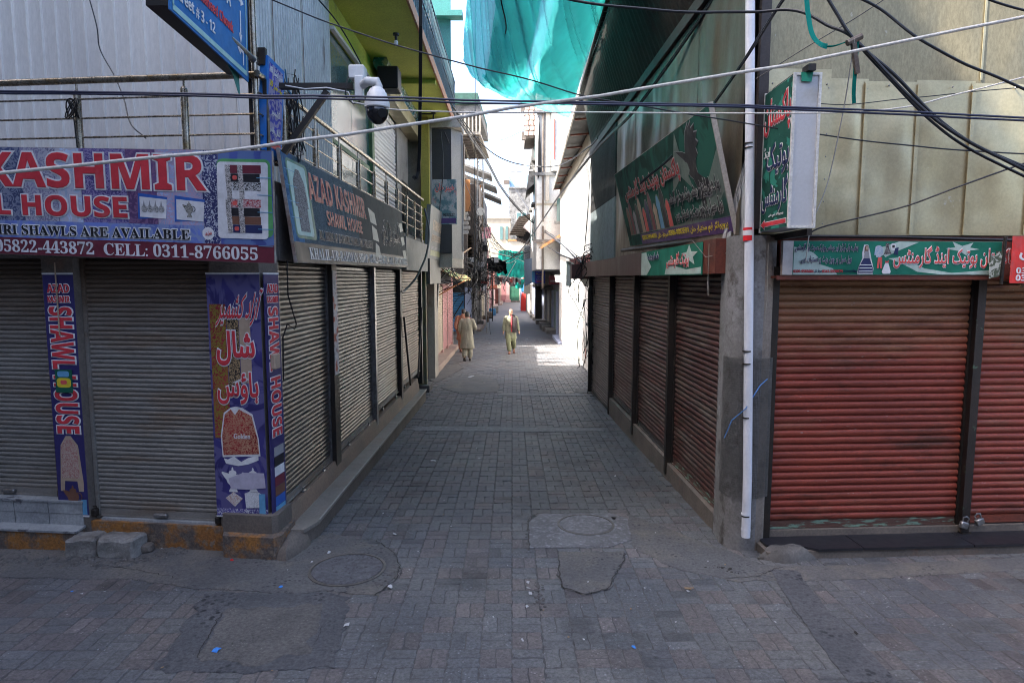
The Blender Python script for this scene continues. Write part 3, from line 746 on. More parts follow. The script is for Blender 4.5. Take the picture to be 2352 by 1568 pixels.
def corr(x0, x1, z0, z1, pitch, d, fine=1):
    def f(m):
        n = int((x1 - x0) / pitch); pr = []
        for k in range(n):
            a = x0 + k * pitch
            pr += [(a, 0), (a + pitch * .55, 0), (a + pitch * .68, -d), (a + pitch * .88, -d)]
        pr.append((x1, 0))
        vs = [(x, y, z0) for x, y in pr] + [(x, y, z1) for x, y in pr]; q = len(pr)
        m.add(vs, [(i, i + 1, q + i + 1, q + i) for i in range(q - 1)])
    return f
for a, b in ((0, .55), (.555, 1.6), (1.605, 2.9)):
    o = part('cladding_sheet', m_clad_g, LB, corr(a, b, 3.36, 9.6, .082, .014)); put(o, FUA, LB)
for a in (.55, 1.602):
    o = part('rust_seam', M('rusty_seam', (.12, .07, .04), (.25, .22, .2), 8, .8), LB, lambda m: m.box(a - .006, a + .006, -.018, -.012, 4.6, 9.6)); put(o, FUA, LB)
o = part('corner_trim', m_clad_w, LB, lambda m: m.box(-.04, .03, -.035, .02, 3.36, 9.6)); put(o, FUA, LB)
# dark pole and bright pole at the terrace corner
def pole():
    t = thing('steel_pole', 'shiny vertical steel pole rising from the railing corner beside the blue sign', 'pole', (-2.27, 5.78, 3.36))
    part('tube', m_rail, t, lambda m: m.cyl((0, 0), .026, 0, 5.5, 14), smooth=True)
    part('post', m_black, t, lambda m: m.box(-.075, -.045, .03, .06, 0, 5.5))
    for z in (.98, 1.62, 2.3):
        part('joint', m_rail, t, lambda m: m.cyl((0, 0), .034, z, z + .05, 12), smooth=True)
    for z in (1.0, 1.65):
        part('sign_arm', m_steel, t, lambda m: m.tube([(0, 0, z), (-.02, -.45, z + .03)], .028, 10), smooth=True)
pole()
# railing along the terrace
def railing():
    t = thing('balcony_railing', 'weathered stainless railing with thin rods around the left terrace', 'railing', (-2.24, 5.73, 3.36))
    rel = lambda v: v - t.location
    lf = lambda x, z, y=.03: rel(W2(F_LF, x, y, z)); la = lambda x, z, y=.03: rel(W2(F_LA, x, y, z))
    part('top_rail', m_rail, t, lambda m: m.tube([lf(-6.5, 4.26), lf(-.02, 4.235)], .030, 10), smooth=True)
    part('top_rail', m_rail, t, lambda m: m.tube([la(.0, 4.235), la(4, 4.27), la(9.55, 4.31)], .030, 10), smooth=True)
    for k, z in enumerate((4.07, 3.90, 3.73)):
        part('rod', m_rail, t, lambda m: m.tube([lf(-6.5, z + .03), lf(-.04, z)], .009, 6))
    for z in (4.08, 3.90, 3.72, 3.54):
        part('rod', m_rail, t, lambda m: m.tube([la(.04, z), la(9.55, z + .03)], .009, 6))
    for x in (-5.0, -3.9, -2.80, -1.745, -.70):
        part('post', m_rail, t, lambda m: (m.tube([lf(x, 3.36), lf(x, 4.13)], .033, 10), m.tube([lf(x, 4.12), lf(x, 4.24)], .009, 6), m.ball(lf(x, 4.13), .030)), smooth=True)
    for x in [.62 + .95 * k for k in range(10)]:
        part('post', m_rail, t, lambda m: (m.tube([la(x, 3.3), la(x, 4.12)], .033, 10), m.tube([la(x, 4.1), la(x, 4.26)], .009, 6)), smooth=True)
railing()
def coil(c, r, n, label, seed=1, m=m_dark, th=.008, drop=.6):
    rr = random.Random(seed); mb = MB()
    for k in range(n):
        q = r * rr.uniform(.6, 1.2); ph = rr.uniform(0, 6); ax = rr.uniform(-.5, .5)
        pts = [Vector(c) + Vector((q * math.cos(a + ph) * .5, q * math.sin(a + ph) * .35 + ax * .05, q * math.sin(a) * .9)) for a in [2 * math.pi * i / 12 for i in range(13)]]
        mb.tube(pts, th, 5)
    if drop: mb.tube([Vector(c), Vector(c) + Vector((.02, 0, -drop * .5)), Vector(c) + Vector((.06, .02, -drop))], th, 5)
    o = mb.build('cable_coil', m, smooth=True); tagp(o, label, 'cable', kind=None)
coil(W2(F_LF, -1.745, -.03, 3.98), .09, 6, 'small knot of black cable tied round a railing post above the shop sign', 2, th=.006, drop=.75)

# ------------------------------------------------------------------ printed signs
def floral(name, bg, fg, sc_=14, lo=.46, hi=.52, bg2=None):
    m = bpy.data.materials.get(name)
    if m: return m
    m = bpy.data.materials.new(name); m.use_nodes = True; t = m.node_tree; N = t.nodes; L = t.links; b = N['Principled BSDF']
    g = N.new('ShaderNodeNewGeometry')
    wv = N.new('ShaderNodeTexNoise'); wv.inputs['Scale'].default_value = sc_ * 1.2; wv.inputs['Detail'].default_value = 3; wv.inputs['Distortion'].default_value = 2.5; L.new(g.outputs['Position'], wv.inputs['Vector'])
    r = N.new('ShaderNodeMapRange'); r.inputs[1].default_value = lo; r.inputs[2].default_value = hi; L.new(wv.outputs['Fac'], r.inputs[0])
    n2 = N.new('ShaderNodeTexNoise'); n2.inputs['Scale'].default_value = 3.2; L.new(g.outputs['Position'], n2.inputs['Vector'])
    x1 = N.new('ShaderNodeMix'); x1.data_type = 'RGBA'; x1.inputs[6].default_value = tuple(bg) + (1,); x1.inputs[7].default_value = tuple(bg2 or [v * 1.6 for v in bg]) + (1,)
    r2 = N.new('ShaderNodeMapRange'); r2.inputs[1].default_value = .4; r2.inputs[2].default_value = .6; L.new(n2.outputs['Fac'], r2.inputs[0]); L.new(r2.outputs[0], x1.inputs[0])
    x2 = N.new('ShaderNodeMix'); x2.data_type = 'RGBA'; L.new(r.outputs[0], x2.inputs[0]); L.new(x1.outputs[2], x2.inputs[6]); x2.inputs[7].default_value = tuple(fg) + (1,)
    L.new(x2.outputs[2], b.inputs['Base Color']); b.inputs['Roughness'].default_value = .75; b.inputs['Specular IOR Level'].default_value = .18
    return m
def pr(name, c=(.3, .3, .3), rough=.5): return M('print_' + name, c, rough=rough, sc1=1.2, spec=.3, grain=.10, gsc=12, warp=.010, warpsc=5, dirt=((.20, .19, .18), 2.2, .58, .95))
P_red = pr('red', (.56, .045, .06)); P_white = pr('white', (.66, .66, .68)); P_navy = pr('navy', (.022, .03, .10)); P_blue = pr('blue', (.03, .11, .42)); P_black = pr('black', (.02, .02, .025))
P_maroon = pr('maroon', (.15, .028, .045)); P_green = pr('green', (.10, .33, .12)); P_dkgreen = pr('dark_green', (.012, .10, .065)); P_yel = pr('yellow', (.62, .50, .04)); P_purple = pr('purple', (.085, .045, .16))
P_sky = pr('sky_blue', (.12, .32, .52)); P_teal = pr('pale_teal', (.30, .50, .48)); P_grey = pr('grey', (.28, .28, .30)); P_tan = pr('tan', (.40, .30, .22)); P_indigo = pr('indigo', (.036, .030, .125)); P_brown = pr('brown', (.16, .075, .05))
P_lred = pr('light_red', (.62, .10, .09)); P_frame = M('sign_frame', (.20, .13, .10), (.32, .31, .30), 8, .6, .2)
def sign(name, label, cat, loc, rotz, rot=(0, 0), group=None):
    t = thing(name, label, cat, loc, rotz, group); t.rotation_euler = (rot[0], rot[1], rotz); return t
_py = [0]
def shp(t, name, m, pts, y=-.002, th=.0012):                     # flat printed shape, its own layer
    mb = MB(); mb.poly(pts, y, y + th); return mb.build(name, m, t)
def rect(t, name, m, x0, x1, z0, z1, y=-.002, th=.0012): return shp(t, name, m, [(x0, z0), (x1, z0), (x1, z1), (x0, z1)], y, th)
def rrect(x0, x1, z0, z1, r, sk=0):
    P = []
    for (cx, cz, a0) in ((x1 - r, z0 + r, -90), (x1 - r, z1 - r, 0), (x0 + r, z1 - r, 90), (x0 + r, z0 + r, 180)):
        for k in range(4):
            a = R(a0 + k * 30); P.append((cx + r * math.cos(a) + sk * (cz + r * math.sin(a) - z0), cz + r * math.sin(a)))
    return P
def samovar(x, z, s):                                            # spouted pot with lid and handle, as a silhouette
    prof = [(0, 1.0), (.04, .93), (.03, .88), (.14, .82), (.16, .76), (.13, .72), (.24, .62), (.27, .5), (.22, .36), (.10, .24), (.09, .18), (.17, .06), (.17, 0)]
    P = [(x + a * s, z + b * s) for a, b in prof][::-1]
    P = P[:]
    left = [(x - a * s, z + b * s) for a, b in prof]
    i = 7
    left = left[:6] + [(x - .42 * s, z + .80 * s), (x - .46 * s, z + .76 * s), (x - .30 * s, z + .52 * s)] + left[7:]
    return left + P[:-1]
def handle_ring(t, x, z, s, m, y):
    mb = MB(); n = 12; pts = []
    for k in range(n):
        a = R(-80 + 200 * k / (n - 1)); pts.append((x + (.22 + .18 * math.cos(a)) * s, z + (.52 + .17 * math.sin(a)) * s))
    for (a, b) in zip(pts, pts[1:]):
        mb.bar((a[0], y, a[1]), (b[0], y, b[1]), .035 * s, .0015, up=(0, 1, 0))
    mb.build('pot_handle_print', m, t)

# KASHMIR shop sign over the street
S1 = sign('shop_sign', 'big purple shop sign reading KASHMIR SHAWL HOUSE in red letters over the left shutters', 'shop sign', W2(F_LF, .262, -.30, 2.578), F_LF[1], (R(3), R(2.05)))
bx('board', P_frame, S1, -5.6, 0, 0, .03, 0, .925)
sx = lambda p: (p - 634) / 250.0
cols_ = [(-800, -10, floral('shawl_navy', (.040, .050, .11), (.19, .21, .29))), (-10, 60, floral('shawl_navy', (.040, .050, .11), (.19, .21, .29))), (60, 143, floral('shawl_lilac', (.15, .14, .22), (.36, .36, .43), 18)),
         (143, 199, floral('shawl_pale', (.30, .36, .48), (.42, .42, .5), 10)), (199, 306, floral('shawl_violet', (.07, .055, .17), (.24, .20, .36), 20)), (306, 374, floral('shawl_plum', (.09, .05, .13), (.18, .10, .2), 12)),
         (374, 478, floral('shawl_ice', (.22, .27, .42), (.40, .30, .42), 20)), (478, 515, floral('shawl_branch', (.03, .035, .11), (.40, .42, .5), 22, .52, .56)), (515, 634, floral('blue_glow', (.05, .07, .22), (.11, .17, .36), 2))]
for a, b, m in cols_: rect(S1, 'printed_panel', m, sx(a) + .001, sx(b) - .002, .15, .922)
rect(S1, 'printed_band', P_maroon, -5.59, -.003, .003, .150)
rect(S1, 'pale_wash', floral('ice_wash', (.10, .14, .36), (.20, .26, .46), 5), sx(-200), sx(478), .15, .30, y=-.0035)
letters(S1, sans('AZAD KASHMIR'), sx(-370), sx(489), .585, .885, P_red, P_white, .012, .045, -.005)
letters(S1, sans('SHAWL HOUSE'), sx(-235), sx(305), .345, .525, P_red, P_white, .015, .06, -.005)
letters(S1, serif('ALL KINDS OF KASHMIRI SHAWLS ARE AVAILABLE'), sx(-369), sx(446), .175, .262, P_black, P_white, .004, .07, -.005)
letters(S1, serif('SHOP: 05822-443872  CELL: 0311-8766055'), sx(-140), sx(597), .020, .132, P_white, None, .006, 0, -.004)
def card(t, x0, x1, z0, z1, back, sk=.0, y=-.004):
    shp(t, 'card_back', back, [(x0 - .02 + .00, z0 - .02), (x1 - .02, z0 + .0), (x1 + .01, z1 + .0), (x0 - .01, z1 + .03)], y)
    shp(t, 'card', P_white, [(x0, z0), (x1 - .01, z0 - .012), (x1 + .005, z1 - .02), (x0 + .005, z1 + .0)], y - .002)
card(S1, sx(333), sx(395), .36, .53, P_blue); card(S1, sx(417), sx(480), .345, .515, P_blue)
for k in range(4):
    shp(S1, 'ornament_print', floral('silver_print', (.10, .10, .10), (.4, .4, .4), 60), rrect(sx(338) + k * .053, sx(338) + k * .053 + .05, .40, .455, .02), y=-.0085)
    shp(S1, 'ornament_print', P_grey, [(sx(341) + k * .053, .45), (sx(341) + k * .053 + .02, .45), (sx(344) + k * .053, .50)], y=-.0085)
shp(S1, 'pot_print', floral('engraved_print', (.07, .07, .065), (.34, .33, .30), 60), samovar(sx(447), .365, .135), y=-.0085)
handle_ring(S1, sx(447), .365, .135, P_black, -.0085)
shp(S1, 'green_card', P_green, rrect(sx(515), sx(636) - .01, .215, .855, .05, sk=-.02), y=-.0045)
shp(S1, 'white_card', P_white, rrect(sx(510), sx(622), .20, .83, .03, sk=.02), y=-.0065)
shc = [P_maroon, P_black, floral('shawl_bw', (.02, .02, .02), (.5, .5, .5), 40), P_white, floral('shawl_red', (.20, .02, .03), (.5, .4, .4), 40), P_black, P_brown, P_navy]
for k in range(8):
    z1 = .805 - k * .070; x0 = sx(531) + .004 * k - .02 * (k > 3)
    rect(S1, 'shawl_print', shc[k], x0, sx(610) - .012 * k % .02, z1 - .067, z1, y=-.0085)
    rect(S1, 'shawl_border_print', floral('border_print', (.05, .05, .05), (.55, .52, .5), 55), x0 + .0, x0 + .045, z1 - .067, z1, y=-.0105)
    rect(S1, 'shawl_border_print', floral('border_print', (.05, .05, .05), (.55, .52, .5), 55), x0 + .11, x0 + .155, z1 - .067, z1, y=-.0105)
    if k % 3 == 1: shp(S1, 'flower_print', P_lred, rrect(x0 + .06, x0 + .10, z1 - .05, z1 - .015, .012), y=-.0105)
shp(S1, 'seal_print', P_white, [(sx(487) + .052 * math.cos(a / 8 * math.pi) * (1 + .06 * (a % 2)), .235 + .052 * math.sin(a / 8 * math.pi) * (1 + .06 * (a % 2))) for a in range(16)], y=-.0045)
letters(S1, urdu('فضل ربی'), sx(480), sx(495), .215, .255, P_lred, None, .02, 0, -.0065)
for k in range(5): rect(S1, 'light_streak', P_sky, sx(600), -.006, .70 - k * .14, .703 - k * .14 + .003, y=-.0095)

# AZAD KASHMIR sign in the alley
S2 = sign('shop_sign', 'long alley shop sign reading AZAD KASHMIR SHAWL HOUSE on grey blue print', 'shop sign', (-2.02, 5.98, 2.60), R(89.6), (R(-7), R(-.6)))
part('board', P_frame, S2, lambda m: m.box(0, 6.15, 0, .03, 0, 1.06))
rect(S2, 'printed_panel', floral('grey_print', (.024, .032, .038), (.040, .050, .056), 3), 2.6, 6.14, .20, 1.052)
rect(S2, 'printed_panel', floral('blue_grey_print', (.030, .060, .080), (.075, .13, .165), 26, .50, .58, bg2=(.045, .08, .11)), .32, 2.6, .20, 1.052)
rect(S2, 'printed_panel', floral('blue_edge', (.03, .08, .17), (.06, .16, .28), 3), .01, .32, .20, 1.052)
rect(S2, 'printed_band', P_black, .01, 6.14, .006, .198)
shp(S2, 'green_card', pr('green_grey', (.06, .18, .13)), rrect(.10, .72, .24, 1.0, .06), y=-.004)
shp(S2, 'white_card', P_teal, rrect(.13, .64, .27, .97, .04), y=-.006)
shp(S2, 'coat_print', floral('coat_print', (.05, .05, .05), (.30, .30, .30), 45), [(.34, .92), (.44, .92), (.55, .80), (.58, .55), (.53, .55), (.53, .31), (.25, .31), (.25, .55), (.20, .55), (.23, .80)], y=-.008)
letters(S2, sans('AZAD KASHMIR'), .66, 3.15, .66, .95, pr('dull_red', (.36, .07, .06)), pr('grey_white', (.34, .36, .37)), .012, .024, -.005)
letters(S2, sans('SHAWL HOUSE'), 1.18, 2.80, .43, .60, pr('dull_red'), pr('grey_white'), .015, .022, -.005)
letters(S2, sans('ALL KINDS OF KASHMIRI SHAWLS ARE AVAILABLE'), .80, 3.30, .255, .355, P_black, pr('grey_white'), .004, .05, -.005)
letters(S2, serif('KHALIL-UR-RAHMAN SHOP: 05822-443872 CELL: 0311-8766055'), .40, 6.05, .035, .165, pr('pale_print', (.52, .54, .55)), None, .01, 0, -.004)
letters(S2, urdu('آزاد کشمیر شال ہاؤس'), 4.1, 5.7, .35, .80, P_black, P_grey, .008, .05, -.005)
for k in range(3): shp(S2, 'card', pr('grey_card', (.30, .32, .30)), [(3.35 + .1 * k, .85 - .25 * k), (3.75, .80 - .25 * k), (3.8, .62 - .25 * k), (3.4, .64 - .25 * k)], y=-.004 - .001 * k)
for k in range(3): shp(S2, 'card', pr('grey_card', (.30, .32, .30)), [(5.75, .80 - .25 * k), (6.05, .82 - .25 * k), (6.08, .68 - .25 * k), (5.78, .64 - .25 * k)], y=-.004)
for k in range(4): rect(S2, 'light_streak', P_sky, .02, .30, .88 - k * .15, .885 - k * .15, y=-.0095)

# vertical banners on the pillars
def vbanner(t, x0, x1, z0, z1, words_z, m_bg=P_indigo):
    bx('cloth', m_bg, t, x0, x1, 0, .006, z0, z1)
    bx('edge_strip', P_white, t, x0 - .004, x1 + .004, -.003, .004, z1 - .012, z1 + .004); bx('edge_strip', P_white, t, x0 - .004, x1 + .004, -.003, .004, z0 - .01, z0 + .006)
V1 = thing('pillar_banner', 'narrow purple vertical banner between the two grey street shutters, with a samovar at its foot', 'banner', W2(F_LF, 0, -.056), F_LF[1])
vbanner(V1, -2.145, -1.838, .18, 2.50, 0)
letters(V1, sans('AZAD'), -2.10, -1.875, 2.32, 2.40, P_red, P_white, .01, .07, -.004)
letters(V1, sans('KASHMIR'), -2.10, -1.875, 2.23, 2.29, P_red, P_white, .01, .09, -.004)
letters(V1, sans('SHAWL HOUSE'), -2.10, -1.862, .985, 2.19, P_red, P_white, .015, .06, -.004, rot=1)
rect(V1, 'sticker', P_dkgreen, -2.075, -1.90, 1.38, 1.60, y=-.014); shp(V1, 'sticker_print', P_yel, rrect(-2.06, -1.915, 1.43, 1.52, .03), y=-.016); shp(V1, 'sticker_print', P_sky, rrect(-2.05, -1.93, 1.53, 1.585, .02), y=-.016); shp(V1, 'sticker_print', P_lred, rrect(-2.02, -1.955, 1.46, 1.50, .015), y=-.018)
shp(V1, 'coat_print', P_tan, [(-2.02, .96), (-1.97, .96), (-1.90, .87), (-1.865, .50), (-1.87, .42), (-1.92, .42), (-1.93, .52), (-2.06, .52), (-2.07, .42), (-2.11, .42), (-2.105, .52), (-2.08, .87)], y=-.003)
shp(V1, 'coat_print', floral('coat_red', (.22, .10, .09), (.42, .33, .28), 40), [(-2.03, .93), (-1.965, .93), (-1.91, .85), (-1.90, .55), (-2.085, .55), (-2.075, .85)], y=-.005)
shp(V1, 'pot_print', P_brown, samovar(-1.985, .25, .23), y=-.003); handle_ring(V1, -1.985, .25, .23, P_brown, -.003)
rect(V1, 'light_streak', P_sky, -1.93, -1.85, .19, .34, y=-.002)
shp(V1, 'tape', P_tan, [(-2.0, 1.92), (-1.985, 1.92), (-1.985, 2.6), (-2.0, 2.6)], y=-.02)

V2 = thing('corner_banner', 'wide purple banner wrapped round the corner pillar with Urdu letters and a red jacket', 'banner', W2(F_LF, 0, -.036), F_LF[1])
vbanner(V2, -.535, -.028, .235, 2.50, 0, floral('indigo_glow', (.030, .026, .11), (.10, .09, .22), 2.2))
rect(V2, 'shawl_print', floral('paisley', (.20, .02, .03), (.20, .16, .03), 26), -.515, -.36, .98, 2.22, y=-.002); rect(V2, 'shawl_print', floral('black_gold', (.012, .012, .012), (.32, .22, .12), 30), -.355, -.24, 1.42, 2.12, y=-.002)
rect(V2, 'shawl_print', P_tan, -.235, -.13, 1.50, 2.10, y=-.002)
letters(V2, urdu('آزاد کشمیر'), -.46, -.07, 2.02, 2.36, P_red, P_white, .012, .05, -.005, skew=.25)
letters(V2, urdu('شال'), -.46, -.09, 1.66, 1.98, P_red, P_white, .03, .065, -.005)
letters(V2, urdu('ہاؤس'), -.47, -.07, 1.30, 1.60, P_red, P_white, .02, .055, -.005)
shp(V2, 'jacket_outline', P_white, [(-.42, 1.22), (-.35, 1.27), (-.30, 1.28), (-.24, 1.27), (-.14, 1.21), (-.09, .98), (-.08, .82), (-.45, .80), (-.46, 1.0)], y=-.003)
shp(V2, 'jacket_print', floral('red_embroidery', (.30, .015, .025), (.42, .22, .14), 34, bg2=(.16, .01, .015)), [(-.41, 1.205), (-.35, 1.255), (-.31, 1.20), (-.27, 1.255), (-.15, 1.195), (-.10, .98), (-.09, .84), (-.44, .82), (-.445, 1.0)], y=-.006)
letters(V2, 'Golden', -.33, -.17, .98, 1.03, P_white, None, .01, 0, -.009)
shp(V2, 'tear', P_white, [(-.44, .79), (-.40, .78), (-.34, .81), (-.27, .76), (-.20, .80), (-.13, .82), (-.10, .85), (-.10, .78), (-.20, .74), (-.3, .72), (-.42, .74)], y=-.004)
for k, x in enumerate((-.36, -.16)): shp(V2, 'pot_print', P_white, samovar(x, .47, .24), y=-.004); handle_ring(V2, x, .47, .24, P_white, -.004)
shp(V2, 'white_glow', pr('glow', (.45, .42, .52)), [(-.40, .60), (-.25, .66), (-.05, .66), (-.04, .52), (-.2, .50), (-.38, .50)], y=-.007)
shp(V2, 'cap_print', floral('cap', (.28, .18, .16), (.6, .6, .6), 50), [(-.44, .41), (-.36, .47), (-.27, .41), (-.35, .33)], y=-.004)
shp(V2, 'shirt_print', floral('knit', (.30, .30, .32), (.66, .66, .68), 60), [(-.25, .46), (-.20, .48), (-.12, .48), (-.07, .45), (-.05, .33), (-.24, .32)], y=-.004)
rect(V2, 'faded_foot', floral('faded_print', (.05, .04, .16), (.55, .55, .60), 34, .50, .60), -.53, -.03, .237, .31, y=-.0035)
rect(V2, 'light_streak', P_sky, -.11, -.05, .24, .46, y=-.0045)
t = thing('corner_banner', 'strip of purple banner on the alley side of the corner pillar reading SHAWL HOUSE downwards', 'banner', (-2.232, 5.70, 0), R(84))
vbanner(t, .0, .285, .26, 2.50, 0)
letters(t, sans('AZAD'), .04, .25, 2.32, 2.40, P_red, P_white, .01, .07, -.004); letters(t, sans('KASHMIR'), .04, .25, 2.23, 2.29, P_red, P_white, .01, .09, -.004)
letters(t, sans('SHAWL HOUSE'), .05, .24, .98, 2.19, P_red, P_white, .015, .06, -.004, rot=1)
bx('switch_box', P_tan, t, .06, .17, -.05, 0, 1.62, 1.76, b=.008)
for k, m in enumerate((P_grey, P_black, P_white, P_maroon, P_brown, P_blue, P_sky)): rect(t, 'shawl_print', m, .07, .26, .88 - k * .095 - .09, .88 - k * .095, y=-.003)
t = thing('hanging_wire', 'dark wire loop hanging beside the corner banner', 'wire', (-2.12, 5.95, 1.9))
part('wire', m_dark, t, lambda m: m.tube([(0, .05, .72), (.0, .04, .4), (.05, .1, .12), (.0, .2, .06), (-.02, .05, .12), (-.03, -.05, .0), (-.035, -.06, -.4)], .007, 5), smooth=True)

# small blue street plate at the corner
S3 = sign('street_plate', 'small blue framed plate hanging on the railing corner, faded and dented', 'street sign', (-2.215, 5.80, 3.60), R(87), (R(2), R(5)))
part('frame', pr('frame_blue', (.02, .16, .50)), S3, lambda m: (m.box(0, .36, 0, .07, 0, .84)))
rect(S3, 'face', floral('faded_plate', (.04, .045, .26), (.30, .28, .42), 7), .035, .325, .05, .80)
rect(S3, 'red_corner', P_red, .04, .32, .06, .12, y=-.004)
letters(S3, urdu('یونین کونسل 03'), .05, .31, .70, .77, P_white, None, .01, 0, -.004); letters(S3, urdu('وارڈ نمبر 29'), .05, .31, .58, .66, P_yel, None, .01, 0, -.004)
letters(S3, urdu('کشمیر'), .10, .28, .34, .42, P_white, None, .01, 0, -.004); letters(S3, urdu('شال ہاؤس'), .06, .3, .18, .25, P_white, None, .01, 0, -.004)
part('bracket', m_black, S3, lambda m: (m.box(-.02, .02, .02, .09, .75, .9), m.box(.36, .39, .02, .07, -.05, .86)))

# big blue street sign hanging over the road
S4 = sign('street_sign', 'large blue street sign box with white arrows hanging over the road at top left', 'street sign', (-2.26, 4.37, 4.20), R(90.3), (0, R(3.1))); S4.scale.x = .76
def sgn(m): m.poly([(0, 0.02), (1.66, 0), (1.66, 1.75), (0, 1.75)], 0, .012)
part('face_panel', pr('street_blue', (.008, .125, .36)), S4, sgn)
part('box_back', m_dark, S4, lambda m: m.box(.0, 1.60, .012, .16, .045, 1.72))
for (a, b, c, d) in ((.04, 1.62, .035, .075), (.04, .065, .06, 1.7), (1.60, 1.62, .06, 1.7)): rect(S4, 'border', P_teal, a, b, c, d, y=-.003)
letters(S4, sans('Street # 3 - 12'), .08, .84, .125, .215, P_white, None, .006, 0, -.004)
letters(S4, sans('Burhan Shaheed Chowk'), .12, 1.27, .28, .365, P_red, None, .01, 0, -.004)
letters(S4, sans('UPPER ADDA'), .3, 1.22, .47, .60, P_white, None, .006, 0, -.004)
def arrow(t, x, z, kind):
    hd = lambda x, z, dx, dz, s=.05: [(x + dx * s, z + dz * s), (x - dx * s * .6 - dz * s * .8, z - dz * s * .6 + dx * s * .8), (x - dx * s * .6 + dz * s * .8, z - dz * s * .6 - dx * s * .8)]
    if kind == 'down':
        rect(t, 'arrow', P_white, x - .012, x + .012, z, z + .22, y=-.003); shp(t, 'arrow', P_white, hd(x, z, 0, -1), y=-.003)
    if kind == 'left':
        rect(t, 'arrow', P_white, x - .012, x + .012, z - .12, z, y=-.003); rect(t, 'arrow', P_white, x - .10, x - .0121, z - .024, z, y=-.003); shp(t, 'arrow', P_white, hd(x - .10, z - .012, -1, 0), y=-.003)
    if kind == 'right':
        rect(t, 'arrow', P_white, x - .012, x + .012, z, z + .08, y=-.003); rect(t, 'arrow', P_white, x + .0121, x + .07, z + .0, z + .024, y=-.003); shp(t, 'arrow', P_white, hd(x + .08, z + .012, 1, 0), y=-.003)
arrow(S4, 1.52, .22, 'left'); arrow(S4, 1.46, .31, 'down'); arrow(S4, 1.42, .60, 'right'); arrow(S4, 1.42, .80, 'right'); arrow(S4, 1.46, .98, 'down')
part('torn_cloth', M('teal_rag', (.03, .22, .19), (.10, .30, .27), 20, .8), S4, lambda m: m.poly([(1.25, .05), (1.56, .03), (1.58, -.14), (1.52, -.10), (1.40, .0)], .05, .056))

# camera arm and dome camera
t = thing('camera_bracket', 'black square beam with diagonal brace carrying the dome camera', 'bracket', (-2.18, 5.86, 4.17))
q = lambda px, py, y=5.86: atY(px, py, y) - t.location
part('beam', m_black, t, lambda m: m.bar(q(643, 199), q(812, 199), .05))
part('brace', m_black, t, lambda m: m.bar(q(652, 352), q(752, 210), .05))
part('plate', m_black, t, lambda m: m.box(-.05, -.015, -.02, .03, -.6, .05))
part('wire', m_white, t, lambda m: m.tube([q(655, 197, 5.83), q(700, 205, 5.82), q(750, 202, 5.82), q(800, 212, 5.80), q(812, 240, 5.78)], .006, 5), smooth=True)
t = thing('dome_camera', 'white dome security camera with a black glass ball on its bracket', 'security camera', tuple(atY(862, 220, 5.62))); t.scale = (1.08, 1.08, 1.08)
q = lambda px, py, y=5.62: atY(px, py, y) - t.location
def dc(m):
    c = q(866, 245); n = 20
    prof = [(.0, .155), (.035, .155), (.06, .135), (.068, .115), (.075, .11), (.092, .05), (.100, .03), (.100, -.005), (.092, -.012), (.0, -.012)]
    m.loft([[(c.x + r * math.cos(2 * math.pi * k / n), c.y + r * math.sin(2 * math.pi * k / n), c.z + z) for k in range(n)] for r, z in prof])
part('housing', m_white, t, dc, smooth=True)
def db(m):
    c = q(866, 245); m.ball((c.x, c.y, c.z - .035), (.088, .088, .098), 20, 12)
part('glass_dome', M('smoked_dome', (.012, .012, .014), rough=.12, spec=.8), t, db, smooth=True)
c0 = q(866, 245); part('lens_ring', m_dark, t, lambda m: m.tube([(c0.x + .045, c0.y - .065, c0.z - .06), (c0.x + .055, c0.y - .088, c0.z - .065)], .035, 14))
part('arm', m_white, t, lambda m: m.tube([q(832, 200, 5.8), q(845, 190), q(866, 190), q(869, 200), q(867, 214)], [.035, .036, .034, .032, .03], 10), smooth=True)
part('mount_plate', m_white, t, lambda m: m.cbox(*(lambda a: (a.x - .035, a.x + .035, a.y - .03, a.y + .02, a.z - .11, a.z + .08))(q(828, 200, 5.75)), b=.008))
part('junction_box', m_white, t, lambda m: m.cbox(*(lambda a: (a.x - .07, a.x + .06, a.y - .06, a.y + .06, a.z - .06, a.z + .05))(q(826, 172, 5.8)), b=.01))
part('cable', m_dark, t, lambda m: m.tube([q(805, 180, 5.75), q(798, 200, 5.72), q(800, 225, 5.72), q(815, 238, 5.72), q(830, 232, 5.72)], .006, 5), smooth=True)
t = thing('junction_box', 'grey electric box with tangled leads behind the blue plate', 'electric box', (-2.2, 6.4, 3.7))
bx('box', M('grey_plastic', (.30, .31, .32), rough=.6), t, -.12, .0, .15, .45, -.05, .35, b=.015)
part('leads', m_dark, t, lambda m: [m.tube([(-.1 + .2 * rnd.random(), .3 * rnd.random(), rnd.uniform(-.2, .8)) for _ in range(5)], .006, 4) for k in range(12)], smooth=True)
part('leads', pr('cable_blue', (.03, .16, .30)), t, lambda m: m.tube([(.02, -.1, .75), (.0, .0, .6), (.05, .12, .5), (.0, .2, .66)], .008, 4), smooth=True)

